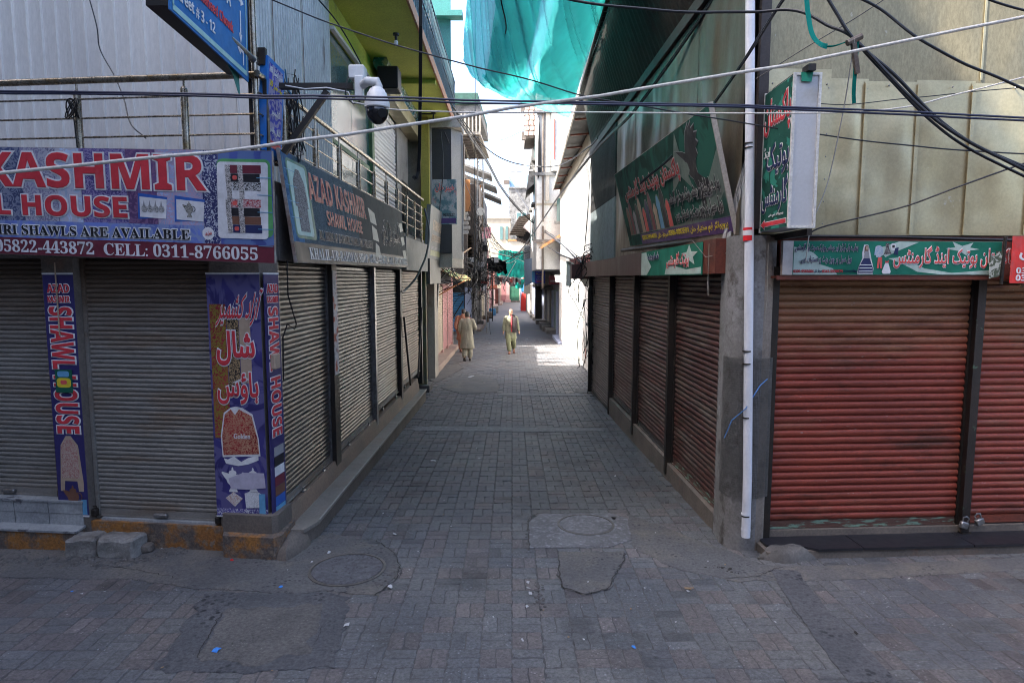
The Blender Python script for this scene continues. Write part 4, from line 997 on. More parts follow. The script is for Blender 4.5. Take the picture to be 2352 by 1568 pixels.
# ------------------------------------------------------------------ RIGHT CORNER BUILDING
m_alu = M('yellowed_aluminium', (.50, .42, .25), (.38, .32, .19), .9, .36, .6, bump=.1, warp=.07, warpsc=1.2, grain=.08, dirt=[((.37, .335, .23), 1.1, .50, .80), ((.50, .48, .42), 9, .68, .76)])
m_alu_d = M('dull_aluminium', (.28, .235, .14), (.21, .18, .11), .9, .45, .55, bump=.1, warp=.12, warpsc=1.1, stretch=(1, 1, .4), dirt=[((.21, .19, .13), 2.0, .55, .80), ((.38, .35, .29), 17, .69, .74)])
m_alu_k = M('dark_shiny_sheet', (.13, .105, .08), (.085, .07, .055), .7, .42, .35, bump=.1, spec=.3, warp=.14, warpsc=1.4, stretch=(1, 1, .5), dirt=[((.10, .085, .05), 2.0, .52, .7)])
m_corr_d = M('dark_corrugated_metal', (.032, .030, .030), (.022, .021, .021), 2, .6, .3, bump=.3)
m_corr_g = M('grey_corrugated_metal', (.22, .25, .25), (.17, .19, .20), 2, .5, .4, bump=.2, stretch=(1, 1, .3))
m_fascia = M('maroon_fascia', (.055, .022, .026), (.075, .035, .034), 1.5, .5, .2, bump=.3, stretch=(1, 1, .4), dirt=((.09, .07, .075), 3, .52, .75))
m_rbrown = M('red_brown_paint', (.16, .035, .018), (.10, .028, .018), 2.5, .6, .1, bump=.3, dirt=((.05, .02, .015), 3, .55, .75))
m_pil = M('grey_pillar_plaster', (.22, .22, .225), (.15, .145, .14), 2.6, .85, bump=1.3, bsc=36, dirt=[((.07, .062, .055), 5, .54, .68), ((.34, .34, .35), 4, .60, .74)])
m_pil2 = M('tan_pillar_plaster', (.24, .20, .165), (.17, .14, .115), 2.2, .85, bump=1.0, bsc=36, dirt=[((.09, .07, .06), 6, .56, .72)])
m_mesh = M('wire_lath', (.16, .155, .15), (.10, .10, .095), 6, .6, .4)
m_pvc = M('white_pvc', (.66, .68, .74), (.56, .58, .62), 2, .35, grain=.04, dirt=((.38, .36, .34), 6, .66, .8))
m_redtape = pr('tape_red', (.65, .02, .03))
m_wood = M('weathered_wood', (.16, .11, .075), (.10, .075, .055), 5, .8, bump=.6, stretch=(1, 1, 3))
RB = thing('shop_building', 'right corner shop building with red shutters below and yellowed aluminium sheets above', 'building', (2.2, 5.85, 0))
wpart('wall', m_wall_dk, RB, lambda m: m.poly([(2.36, 6.35), (2.5, 6.08), (12, 6.6), (12, 15.3), (2.10, 15.3)], -.9, 2.84, plane='xy'))
wpart('upper_wall', m_corr_d, RB, lambda m: m.poly([(2.27, 6.05), (12, 6.6), (12, 15.3), (2.08, 15.28)], 2.845, 6.9, plane='xy'))
def rpil(m):
    P = [(2.03, 5.98), (2.05, 5.86), (2.10, 5.795), (2.18, 5.765), (2.30, 5.77)]
    m.poly(P + [(2.30, 6.2), (2.12, 6.3), (2.06, 6.25)], -.25, 2.84, plane='xy')
wpart('pillar', m_pil, RB, rpil, smooth=True)
wpart('pillar', m_pil2, RB, lambda m: m.poly([(2.302, 5.775), (2.38, 5.81), (2.43, 5.85), (2.43, 6.2), (2.302, 6.2)], -.25, 2.84, plane='xy'))
def lath(m):                                                       # wire lath still showing where plaster is missing
    P = [(2.018, 5.975), (2.04, 5.85), (2.09, 5.783), (2.18, 5.752), (2.30, 5.757), (2.385, 5.795), (2.435, 5.835)]
    L_ = []
    for a, b in zip(P, P[1:]):
        for k in range(4): L_.append(Vector((a[0] + (b[0] - a[0]) * k / 4, a[1] + (b[1] - a[1]) * k / 4, 0)))
    z0, z1 = .40, 1.72; nz = 60
    for k in range(nz + 1):
        z = z0 + (z1 - z0) * k / nz
        for a, b in zip(L_, L_[1:]): m.bar(a + Vector((0, 0, z)), b + Vector((0, 0, z)), .0030, up=(0, 0, 1))
    for a in L_: m.bar(a + Vector((0, 0, z0)), a + Vector((0, 0, z1)), .0030)
    for a, b in zip(L_, L_[1:]): c = (a + b) / 2; m.bar(c + Vector((0, 0, z0)), c + Vector((0, 0, z1)), .0030)
wpart('wire_lath', m_mesh, RB, lath)['kind'] = 'stuff'
# street side shutters
shutter(RB, F_RF, .275, 2.165, .05, 2.52, .0685, m_sh_red, y=.05, label='large red roller shutter with tan fading near its top', frame_m=m_black, bar_m=m_green_edge, rail=.05, depth=.020, seg=8)
shutter(RB, F_RF, 2.30, 4.30, .06, 2.52, .0685, m_sh_red, y=.05, label='red roller shutter at the right edge of the picture', frame_m=m_black, bar_m=m_rbrown, rail=.05, depth=.020, seg=8)
shutter(RB, F_RF, 4.45, 6.4, .06, 2.52, .0685, m_sh_red, y=.05, frame_m=m_black, singles=False, seg=1)
m_post = M('black_post_verdigris', (.018, .014, .013), (.03, .02, .018), 4, .5, .3, bump=.5, dirt=((.10, .19, .12), 5, .60, .66))
wpart('shutter_post', m_black, RB, lambda m: wbox(m, F_RF, .185, .262, -.035, .07, -.02, 2.56))
wpart('shutter_post', m_post, RB, lambda m: wbox(m, F_RF, 2.185, 2.265, -.035, .07, -.02, 2.50))
wpart('plaster_foot', m_plaster_brown, RB, lambda m: wbox(m, F_RF, .20, 7, -.01, .2, -.6, .045))
for k, (x, z, rz) in enumerate(((2.18, .09, .3), (2.33, .12, -.4))):
    o = part('padlock', m_steel, RB, lambda m: (m.cbox(-.04, .04, -.02, .02, -.045, .02, b=.008), m.tube([(-.025, 0, .02), (-.03, 0, .06), (.0, 0, .075), (.03, 0, .06), (.025, 0, .02)], .007, 6)), smooth=True)
    o.location = W2(F_RF, x, -.07, z) - RB.location; o.rotation_euler = (0, rz, R(3))
wpart('latch', m_black, RB, lambda m: (wbox(m, F_RF, 2.17, 2.26, -.07, .0, -.04, .0), wbox(m, F_RF, 2.19, 2.24, -.06, .0, -.09, -.045)))
def shelf(m):
    wbox(m, F_RF, .165, 2.44, -.16, .0, 2.455, 2.475); wbox(m, F_RF, .165, 2.44, -.165, -.15, 2.44, 2.477)
wpart('lintel_shelf', m_rbrown, RB, shelf)
wpart('lintel_shelf', m_wood, RB, lambda m: (wbox(m, F_RF, 2.45, 6.4, -.20, .0, 2.40, 2.425), wbox(m, F_RF, 2.45, 6.4, -.21, -.19, 2.37, 2.427)))
wpart('lintel', m_rbrown, RB, lambda m: wbox(m, F_RF, .27, 6.4, .0, .12, 2.48, 2.84))
wpart('pipe_rail', m_black, RB, lambda m: m.tube([W2(F_RF, .05, -.05, 2.835), W2(F_RF, 1.3, -.06, 2.83), W2(F_RF, 2.45, -.05, 2.805), W2(F_RF, 6, -.05, 2.80)], .016, 6))
# black granite step
t = thing('granite_step', 'black tiled step with brown plaster front under the red shutters', 'step', (2.2, 5.85, -.12))
fx = lambda x, y, z: W2(F_RF, x, y, z) - t.location
def stp(m):
    m.loft([[fx(x, y, z) for (y, z) in ((-.30, -.35), (-.295, -.040), (-.01, -.040), (-.01, -.35))] for x in (.12, 6.5)])
part('step_body', m_plaster_brown, t, stp)
for k, (a, b) in enumerate(((.60, 1.02), (1.03, 2.09), (2.10, 3.16), (3.17, 4.2), (4.21, 5.2))):
    part('granite_tile', m_granite, t, lambda m: m.loft([[fx(x, y, z) for (y, z) in ((-.312, -.0385), (-.312, -.016), (-.012, -.016), (-.012, -.0385))] for x in (a if k else .16, b)]) if k else
         m.loft([[fx(*p) for p in ((x, -.312 if x > .5 else -.20, -.0385), (x, -.312 if x > .5 else -.20, -.016), (x, -.012, -.016), (x, -.012, -.0385))] for x in (.16, .42, .60, b)]))
def lump(m):
    rings = []
    for s, z in ((1.35, -.20), (1.2, -.10), (.95, -.03), (.7, -.008), (.2, -.004)):
        rings.append([fx(.33 + (.21 + .03 * math.sin(5 * a + z * 20)) * s * math.cos(a), -.26 + (.09 + .02 * math.sin(3 * a + 1)) * s * math.sin(a), z + .012 * math.sin(4 * a + s * 5)) for a in [k * math.pi / 8 for k in range(16)]])
    m.loft(rings)
part('cement_lump', m_conc_dark, t, lump, smooth=True)
# aluminium sheets above the street side shutters
def sheet(root, fr, x0, x1, z0, z1, mat, y=0, bulge=.012, nx=8, nz=8, seed=0, name='metal_sheet', smooth=True, sk=0):
    def f(m):
        vs = []
        for j in range(nz + 1):
            for i in range(nx + 1):
                u, v = i / nx, j / nz; e = math.sin(math.pi * u) * math.sin(math.pi * v)
                d = (noise.noise(Vector((u * 2.2 + seed, v * 2.6, seed * 1.7))) * bulge * 2 + bulge * .4) * e
                vs.append(W2(fr, x0 + (x1 - x0) * u, y - d + sk * u, z0 + (z1 - z0) * v))
        for i in range(nx + 1): vs.append(W2(fr, x0 + (x1 - x0) * i / nx, y + .004, z0))
        m.add(vs, [(j * (nx + 1) + i, j * (nx + 1) + i + 1, (j + 1) * (nx + 1) + i + 1, (j + 1) * (nx + 1) + i) for j in range(nz) for i in range(nx)] +
              [((nz + 1) * (nx + 1) + i, (nz + 1) * (nx + 1) + i + 1, i + 1, i) for i in range(nx)])
    return wpart(name, mat, root, f, smooth=True)
xs = [.62, .98, 1.47, 1.99, 2.58, 3.1, 3.7, 4.3]
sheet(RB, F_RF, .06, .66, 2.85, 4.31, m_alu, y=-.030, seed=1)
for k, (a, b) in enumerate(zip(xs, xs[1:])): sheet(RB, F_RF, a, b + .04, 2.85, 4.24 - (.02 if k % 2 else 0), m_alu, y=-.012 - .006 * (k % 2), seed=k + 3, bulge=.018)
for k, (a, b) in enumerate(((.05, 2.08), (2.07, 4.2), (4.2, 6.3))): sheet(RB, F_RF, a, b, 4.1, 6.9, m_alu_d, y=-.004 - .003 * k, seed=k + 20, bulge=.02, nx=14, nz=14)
def rivets(m):
    for x in [.62, .98, 1.47, 1.99, 2.58]:
        for k in range(7): p = W2(F_RF, x + .02, -.028, 2.95 + k * .2); m.ball(p, .008, 6, 4)
    for x in (.12, .62, 1.2, 1.8, 2.4, 3.0): m.ball(W2(F_RF, x, -.030, 4.18), .009, 6, 4)
    for k in range(16): m.ball(W2(F_RF, .09, -.010, 4.4 + k * .15), .007, 6, 4)
wpart('rivets', m_steel, RB, rivets)['kind'] = 'stuff'
for x in xs[1:5]: wpart('sheet_lap', m_alu, RB, lambda m: wbox(m, F_RF, x - .0, x + .035, -.034, -.028, 2.86, 4.20))
wpart('sheet_lap', m_alu, RB, lambda m: wbox(m, F_RF, 2.07, 2.09, -.014, -.010, 4.25, 6.9))
wpart('corner_angle', m_rbrown if False else M('dark_brown_angle', (.045, .036, .035), (.03, .026, .026), 3, .6, .2), RB, lambda m: m.box(2.19, 2.275, 5.79, 5.85, 2.9, 6.95))
# alley side: four shutters in the same dull red, base wall, posts
RAs = [(-1.92, -.15, .06, m_sh_red2), (-4.02, -2.10, .09, m_sh_red2), (-6.22, -4.20, .13, m_sh_red2), (-9.10, -6.50, -.30, m_sh_dk)]
for k, (a, b, z, mm) in enumerate(RAs):
    shutter(RB, F_RA, a, b, z, 2.50, .062 if k < 3 else .058, mm, y=.05, frame_m=m_black, seg=6, depth=.018, bar_m=m_green_edge if k == 0 else m_sh_dk, locks=(b - .02,) if k < 2 else (),
            label=['dark red alley shutter nearest the grey pillar', 'dark red alley shutter, second from the pillar', 'dark red alley shutter, third from the pillar', 'grey alley shutter reaching down to the paving'][k])
for a in (-2.06, -4.16, -6.40, -9.2): wpart('shutter_post', m_black, RB, lambda m: wbox(m, F_RA, a, a + .085 if a > -9 else a + .06, -.05, .09, -.1 if a > -6 else -.32, 2.52))
wpart('shutter_post', m_black, RB, lambda m: wbox(m, F_RA, -.13, -.075, -.035, .09, .0, 2.52))
wpart('base_wall', m_plaster_brown, RB, lambda m: wbox(m, F_RA, -6.42, -.06, -.03, .2, -.9, .05))
wpart('base_wall', m_plaster_brown, RB, lambda m: wbox(m, F_RA, -6.42, -2.05, -.028, .2, .0505, .085))
for k, (a, b) in enumerate(((-1.0, .02), (-3.0, -1.0), (-5.0, -3.0), (-7.2, -5.0), (-9.6, -7.2))):
    wpart('fascia_panel', m_rbrown if k == 0 else m_fascia, RB, lambda m: wbox(m, F_RA, a + .004, b, -.16, .1, 2.50 + .004 * (k % 2), 2.83 - .01 * (k % 2)))
wpart('fascia_panel', m_fascia, RB, lambda m: wbox(m, F_RA, -9.9, -9.6, -.42, .1, 2.44, 2.80))
for k, (a, b) in enumerate(((-1.16, .22), (-2.86, -1.15), (-4.4, -2.85), (-5.95, -4.39))):
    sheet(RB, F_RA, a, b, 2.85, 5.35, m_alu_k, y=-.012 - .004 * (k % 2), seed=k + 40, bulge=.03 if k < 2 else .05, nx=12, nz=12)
wpart('wall_beam', M('dark_brown_angle', (.045, .036, .035), (.03, .026, .026), 3, .6, .2), RB, lambda m: wbox(m, F_RA, -9.3, .04, -.06, .0, 5.36, 5.50))
def soffit(m):                                                    # dark corrugated underside rising from the wall to the eave
    y0, y1, n = 5.75, 15.3, 110; vs = []
    for k in range(n + 1):
        y = y0 + (y1 - y0) * k / n; d = .03 if k % 2 else 0
        vs += [(2.085 - (y - 6.1) * .0213, y, 5.50 + d), (1.43 + (y - 6) * .0235, y, 6.80 - (y - 6) * .012 + d)]
    m.add(vs, [(2 * k, 2 * k + 1, 2 * k + 3, 2 * k + 2) for k in range(n)])
wpart('soffit_sheeting', M('sooty_corrugated', (.040, .036, .033), (.028, .025, .023), 2, .8, .0, bump=.3, spec=.1), RB, soffit)
def corrw(fr, x0, x1, z0, z1, p, d, y=0):
    def f(m):
        n = int((x1 - x0) / p); pr_ = []
        for k in range(n): pr_ += [(x0 + k * p, y), (x0 + k * p + p * .5, y), (x0 + k * p + p * .65, y - d), (x0 + k * p + p * .9, y - d)]
        pr_.append((x1, y)); q = len(pr_)
        m.add([W2(fr, a, b, z) for z in (z0, z1) for a, b in pr_], [(i, i + 1, q + i + 1, q + i) for i in range(q - 1)])
    return f
wpart('corrugated_panel', m_corr_d, RB, corrw(F_RA, -9.2, -5.97, 4.0, 6.9, .10, .03, -.01))
wpart('corrugated_panel', m_corr_g, RB, corrw(F_RA, -9.2, -5.97, 2.85, 3.99, .10, .03, -.008))
# roof with deep eaves over the alley
RR = thing('metal_roof', 'dark corrugated metal roof with deep eaves over the right side of the alley', 'roof', (2.0, 6, 6.95))
ex = lambda y: 1.40 + (y - 6) * .0235
def roofdeck(m):
    n = 120; vs = []; y0, y1 = 5.6, 30.5
    for k in range(n * 2 + 1):
        y = y0 + (y1 - y0) * k / (n * 2); z = 6.93 + (.028 if k % 2 else 0) - (y - 6) * .012
        vs += [(ex(y), y, z), (3.2, y, z + .15)]
    vs2 = [(a, b, c + .012) for a, b, c in vs]; q = len(vs)
    m.add(vs + vs2, [(2 * k, 2 * k + 1, 2 * k + 3, 2 * k + 2) for k in range(n * 2)] + [(q + 2 * k, q + 2 * k + 2, q + 2 * k + 3, q + 2 * k + 1) for k in range(n * 2)] + [(2 * k, 2 * k + 2, q + 2 * k + 2, q + 2 * k) for k in range(n * 2)])
wpart('roof_sheeting', m_corr_d, RR, roofdeck)
wpart('roof_slab', m_corr_d, RR, lambda m: m.poly([(2.6, 5.7), (14, 6.4), (14, 30.5), (2.9, 30.5)], 7.15, 7.25, plane='xy'))
m_gut = M('pale_gutter', (.34, .33, .30), (.22, .2, .18), 5, .6, .3, dirt=((.12, .08, .05), 6, .55, .7))
for k in range(13):
    y0 = 5.7 + k * 1.9; y1 = y0 + 1.88
    wpart('gutter', m_gut if k > 4 else m_corr_d, RR, lambda m: m.bar((ex(y0) - .03, y0, 6.93 - (y0 - 6) * .012), (ex(y1) - .03, y1, 6.93 - (y1 - 6) * .012), .04, .13))
for k in range(14):
    y = 7 + k * 1.75; wpart('rafter', m_rbrown, RR, lambda m: m.bar((ex(y) + .02, y, 6.84 - (y - 6) * .012), (2.45, y, 6.90 - (y - 6) * .012), .05))

# white drain pipe
t = thing('drain_pipe', 'white plastic drain pipe with red tape strapped to the right corner pillar', 'pipe', (2.13, 5.68, -.0))
cpt = [atY(1712, 1232, 5.66), atY(1716, 1100, 5.665), atY(1719, 700, 5.70), atY(1721, 400, 5.72), atY(1722, 150, 5.74), atY(1723, -260, 5.76)]
rel = [p - t.location for p in cpt]
part('pipe', m_pvc, t, lambda m: m.tube(rel, .040, 16), smooth=True)
def ring_at(py, h, r, m_, nm):
    y = 5.66 + (1232 - py) / 1232 * .09; a = atY(1712 + (1232 - py) / 1232 * 10, py + h / 2, y) - t.location; b = atY(1712 + (1232 - py) / 1232 * 10, py - h / 2, y) - t.location
    part(nm, m_, t, lambda m: m.tube([a, b], r, 16), smooth=True)
for py in (1180, 1215): ring_at(py, 5, .0425, m_pvc, 'joint')
for py in (1183, 958, 835, 806, 340, 330): ring_at(py, 3, .0435, m_black, 'strap')
ring_at(538, 30, .044, m_redtape, 'red_tape'); ring_at(535, 12, .0455, P_white, 'white_tape')
part('blue_string', pr('string_blue', (.08, .22, .50)), t, lambda m: m.tube([atY(1663, 1005, 5.80) - t.location, atY(1680, 965, 5.72) - t.location, atY(1712, 938, 5.64) - t.location, atY(1745, 885, 5.72) - t.location, atY(1762, 870, 5.76) - t.location], .005, 5), smooth=True)

# ---- projecting green sign box
S5 = thing('sign_box', 'tall projecting green sign box with Urdu letters and a red arrow beside the drain pipe', 'shop sign', (2.24, 5.20, 2.86))
c_ = (.225, .60, 1.22)
bx('box', M('white_sheet_box', (.50, .51, .53), (.44, .45, .47), 1.5, .45, .1, grain=.04, dirt=((.36, .33, .27), 3, .58, .8)), S5, .008, c_[0] - .01, .012, c_[1], .01, c_[2] - .01)
part('frame', M('white_frame', (.62, .61, .58), rough=.5), S5, lambda m: (m.box(0, .022, 0, .02, 0, c_[2]), m.box(c_[0] - .022, c_[0], 0, .02, 0, c_[2]), m.box(.0225, c_[0] - .0225, 0, .02, 0, .02), m.box(.0225, c_[0] - .0225, 0, .02, c_[2] - .02, c_[2]), m.box(.0, .02, c_[1] - .02, c_[1] + .01, 0, c_[2])))
FS5 = R(-90)
def inS5(o): o.rotation_euler.z = FS5; o.location = (.006, .60, 0); return o          # panel frame: local x runs towards the viewer
inS5(rect(S5, 'green_face', floral('dark_green_wave', (.010, .055, .042), (.03, .20, .15), 1.6, .55, .57), .01, .59, .015, 1.205))
for o in letters(S5, urdu('پاکستان'), .04, .57, .80, 1.13, P_red, P_white, .015, .04, -.005): inS5(o)
for o in letters(S5, urdu('بوتیک'), .12, .57, .46, .74, P_navy, P_white, .016, .042, -.005): inS5(o)
for o in letters(S5, urdu('اینڈ'), .05, .18, .62, .74, P_white, None, .015, 0, -.005): inS5(o)
for o in letters(S5, urdu('گارمنٹس'), .04, .57, .16, .44, P_navy, P_white, .016, .042, -.005): inS5(o)
for o in letters(S5, urdu('پروپرائٹر ایم خان'), .2, .5, .118, .148, P_white, None, .01, 0, -.005): inS5(o)
inS5(shp(S5, 'arrow', P_white, [(.02, .065), (.12, .112), (.12, .088), (.56, .088), (.56, .042), (.12, .042), (.12, .018)], y=-.004))
inS5(shp(S5, 'arrow', P_red, [(.032, .065), (.115, .102), (.115, .082), (.553, .082), (.553, .048), (.115, .048), (.115, .028)], y=-.006))
bx('bracket', m_black, S5, .08, .13, .2, .65, c_[2], c_[2] + .05); bx('bracket', m_black, S5, .16, .20, .0, .65, -.06, -.005); bx('bracket', m_black, S5, .09, .15, -.05, .06, c_[2] + .0, c_[2] + .05)
part('green_tape', pr('tape_green', (.02, .25, .16)), S5, lambda m: m.poly([(.06, c_[2] - .07), (.14, c_[2] - .075), (.15, c_[2] + .0), (.055, c_[2] + .0)], -.004, -.001))

# ---- long strip sign over the red shutters
S6 = thing('shop_sign', 'long green strip sign in Urdu with a girl in a ruffled dress', 'shop sign', W2(F_RF, .205, -.175, 2.482), F_RF[1]); S6.scale.x = .935
bx('board', P_frame, S6, 0, 2.20, 0, .03, 0, .305)
g1 = floral('flag_green', (.012, .13, .085), (.012, .13, .085), 2, .9, .95, bg2=(.02, .18, .12))
rect(S6, 'printed_panel', g1, .105, 2.195, .003, .302); rect(S6, 'white_end', pr('soiled_white', (.50, .46, .44)), .003, .103, .003, .302)
gw = pr('greenish_white', (.42, .52, .47))
shp(S6, 'white_wave', gw, [(.11, .005), (.55, .005), (.50, .06), (.36, .10), (.35, .16), (.30, .20), (.20, .24), (.11, .25)], y=-.003)
shp(S6, 'white_wave', gw, [(1.05, .15), (1.2, .16), (1.42, .06), (1.7, .02), (2.0, .04), (2.19, .05), (2.19, .0055), (1.6, .0055), (1.35, .03), (1.2, .10)], y=-.003)
shp(S6, 'white_wave', gw, [(.95, .24), (1.15, .30), (1.35, .295), (1.15, .22), (1.02, .16)], y=-.003)
shp(S6, 'star', gw, [(1.62, .24), (1.72, .25), (1.69, .30), (1.79, .262), (1.90, .292), (1.87, .248), (1.97, .232), (1.85, .222), (1.84, .175), (1.77, .215)], y=-.003)
letters(S6, urdu('ہمارے ہاں لیڈیز اور جینٹس بوتیک سوٹ اور گارمنٹس'), .12, .74, .205, .285, P_navy, P_white, .006, .045, -.006)
letters(S6, urdu('ہول سیل پر چون ریٹ پر دستیاب ہیں۔'), .17, .68, .095, .175, P_navy, P_white, .006, .045, -.006)
letters(S6, sans('0300-9585604'), .11, .31, .022, .048, P_red, None, .006, 0, -.006); letters(S6, urdu('سردار خان'), .32, .39, .018, .055, P_navy, None, .004, 0, -.006)
letters(S6, sans('0343-5930575'), .395, .60, .022, .048, P_red, None, .006, 0, -.006); letters(S6, urdu('پروپرائٹر ایم مختیار خان'), .61, .74, .018, .055, P_navy, None, .004, 0, -.006)
# girl print
shp(S6, 'girl_outline', P_white, [(.80, .27), (.84, .27), (.865, .2), (.88, .14), (.905, .06), (.90, .01), (.745, .01), (.75, .06), (.79, .15), (.785, .2)], y=-.006)
shp(S6, 'girl_hair', P_brown, rrect(.805, .845, .18, .265, .018), y=-.0075); shp(S6, 'girl_face', P_tan, rrect(.818, .84, .225, .255, .010), y=-.009)
shp(S6, 'girl_bodice', P_grey, [(.81, .215), (.845, .215), (.86, .15), (.80, .15)], y=-.009); shp(S6, 'girl_skirt', P_navy, [(.80, .15), (.86, .15), (.895, .07), (.90, .02), (.75, .02), (.755, .07)], y=-.0085)
for k in range(3): shp(S6, 'skirt_ruffle', P_white, [(.77 - .006 * k, .095 - .028 * k), (.88 + .006 * k, .095 - .028 * k), (.883 + .006 * k, .087 - .028 * k), (.766 - .006 * k, .087 - .028 * k)], y=-.010)
shp(S6, 'shirt_print', floral('plaid', (.12, .22, .34), (.5, .5, .5), 90), [(.915, .255), (.94, .265), (.96, .265), (.985, .25), (.995, .18), (.975, .17), (.97, .16), (.925, .16), (.925, .18), (.905, .18)], y=-.006)
shp(S6, 'trousers_print', P_lred, [(.945, .16), (.985, .16), (.99, .06), (.972, .06), (.965, .13), (.955, .06), (.938, .06)], y=-.0065)
shp(S6, 'dress_print', floral('polka', (.03, .02, .02), (.6, .6, .6), 130, .56, .6), [(1.015, .285), (1.05, .285), (1.05, .24), (1.08, .19), (1.0, .185), (1.02, .24)], y=-.0065)
shp(S6, 'vest_print', P_white, rrect(1.07, 1.115, .22, .285, .015), y=-.0062); shp(S6, 'vest_mark', P_black, rrect(1.08, 1.105, .245, .268, .005), y=-.0075); shp(S6, 'jeans_print', P_navy, [(1.11, .24), (1.145, .25), (1.14, .18), (1.125, .18), (1.12, .21), (1.115, .18), (1.10, .185)], y=-.0075)
shp(S6, 'white_dress_print', P_white, [(1.02, .11), (1.05, .11), (1.08, .03), (1.07, .012), (1.0, .012), (.99, .03)], y=-.0065); shp(S6, 'bow_print', P_red, [(1.02, .13), (1.035, .12), (1.055, .135), (1.05, .11), (1.02, .108)], y=-.0075)
letters(S6, urdu('پاکستان بوتیک اینڈ گارمنٹس'), 1.10, 2.32, .05, .26, P_lred, P_white, .01, .05, -.006)
t = thing('torn_flap', 'torn printed banner flap between the green strip sign and the red banner', 'banner', W2(F_RF, 2.10, -.24, 2.45), R(8))
part('flap', floral('torn_print', (.05, .06, .04), (.42, .42, .36), 9, .5, .54), t, lambda m: m.poly([(.0, .0), (.10, .02), (.12, .24), (.05, .25), (.06, .21), (-.01, .20)], -.003, .0))
part('rod', m_black, t, lambda m: m.tube([(.13, 0, -.05), (.14, 0, .38)], .014, 8))
S7 = thing('shop_banner', 'bright red banner with white Urdu letters and phone numbers cut by the right edge', 'banner', W2(F_RF, 2.275, -.27, 2.41), R(4))
bx('cloth', pr('banner_red', (.60, .035, .03)), S7, 0, 1.6, 0, .006, 0, .42)
letters(S7, urdu('افغان'), .07, .52, .20, .36, P_white, None, .015, 0, -.003); letters(S7, sans('0348-5127001'), .05, .64, .085, .14, P_white, None, .01, 0, -.003); letters(S7, sans('0300-9815123'), .05, .64, .02, .075, P_white, None, .01, 0, -.003)
rect(S7, 'green_edge', P_green, .1, 1.58, .395, .415, y=-.003)

# ---- leaning PAKISTAN sign on the alley side
a_ = atY(1687, 532, 6.0); b_ = atY(1447, 566, 10.6)
ang = math.atan2(a_.y - b_.y, a_.x - b_.x)
S8 = sign('shop_sign', 'large tilted green shop sign with a dark eagle leaning over the alley', 'shop sign', b_, ang, (R(14), R(1.3)))
Ls = (a_ - b_).length; Hs = 1.20
part('board', P_frame, S8, lambda m: m.box(0, Ls, 0, .03, 0, Hs))
part('end_frame', M('pale_wood_edge', (.36, .33, .29), rough=.7), S8, lambda m: m.box(Ls, Ls + .02, -.01, .035, -.01, Hs + .01))
rect(S8, 'printed_panel', floral('deep_green_print', (.012, .045, .036), (.02, .10, .075), 1.0), .02, Ls, .005, Hs - .01)
rect(S8, 'purple_band', P_purple, .9, Ls - .01, .01, .16, y=-.0035)
gw2 = pr('green_grey_white', (.13, .175, .155))
shp(S8, 'white_wave', gw2, [(1.9, .17), (3.2, .19), (3.8, .32), (4.3, .62), (4.58, .80), (4.58, .16), (2.2, .16)], y=-.003)
shp(S8, 'white_wave', pr('deep_green2', (.012, .07, .055)), [(4.1, .165), (4.56, .40), (4.585, .17)], y=-.0045)
shp(S8, 'star', gw2, [(2.8, .95), (3.25, .93), (3.45, 1.17), (3.5, .93), (3.95, .90), (3.6, .76), (3.72, .52), (3.38, .70), (3.0, .56), (3.12, .80)], y=-.004)
eg = [(3.36, .98), (3.62, .93), (3.70, .90), (3.74, 1.00), (3.82, 1.10), (3.95, 1.17), (3.93, 1.12), (4.03, 1.165), (4.0, 1.10), (4.12, 1.12), (4.06, 1.05), (4.16, 1.04), (4.08, .98), (4.14, .94), (4.04, .90), (4.06, .84), (3.98, .80), (3.94, .72), (3.96, .66), (4.10, .60), (4.22, .56), (4.26, .46), (4.18, .40), (4.04, .42), (3.98, .36), (3.92, .37), (3.88, .50), (3.80, .62), (3.72, .66), (3.66, .72), (3.62, .84)]
shp(S8, 'eagle_outline', P_grey, [(x + (x - 3.9) * .06, z + (z - .78) * .05) for x, z in eg], y=-.006)
shp(S8, 'eagle', P_black, eg, y=-.0085)
shp(S8, 'eagle_head', gw2, [(3.62, .83), (3.70, .80), (3.74, .72), (3.68, .68), (3.62, .66), (3.60, .72)], y=-.0105)
for k in range(2): rect(S8, 'eagle_talon', P_black, 3.92 + k * .08, 3.96 + k * .08, .30, .40, y=-.0085)
letters(S8, urdu('پاکستان بوتیک اینڈ گارمنٹس'), .50, 3.40, .66, .95, P_lred if False else pr('dull_red2', (.40, .05, .05)), pr('dull_white', (.40, .40, .39)), .02, .07, -.012)
letters(S8, urdu('ہمارے ہاں لیڈیز اور جینٹس بوتیک سوٹ اور گارمنٹس'), 2.75, 4.50, .40, .60, P_black, pr('dull_white', (.40, .40, .39)), .006, .06, -.012)
letters(S8, urdu('ہول سیل پر چون ریٹ پر دستیاب ہیں'), 2.9, 4.48, .19, .37, P_black, pr('dull_white', (.40, .40, .39)), .006, .06, -.012)
letters(S8, urdu('پروپرائٹر ایم مختیار خان 0306-8083591 سردار خان 0302-5954051'), 1.0, 4.5, .035, .14, P_yel, None, .012, 0, -.006)
cl = [P_brown, P_maroon, P_grey, P_black, P_tan, P_lred, P_navy, P_maroon, P_tan, P_sky, P_black, P_lred]
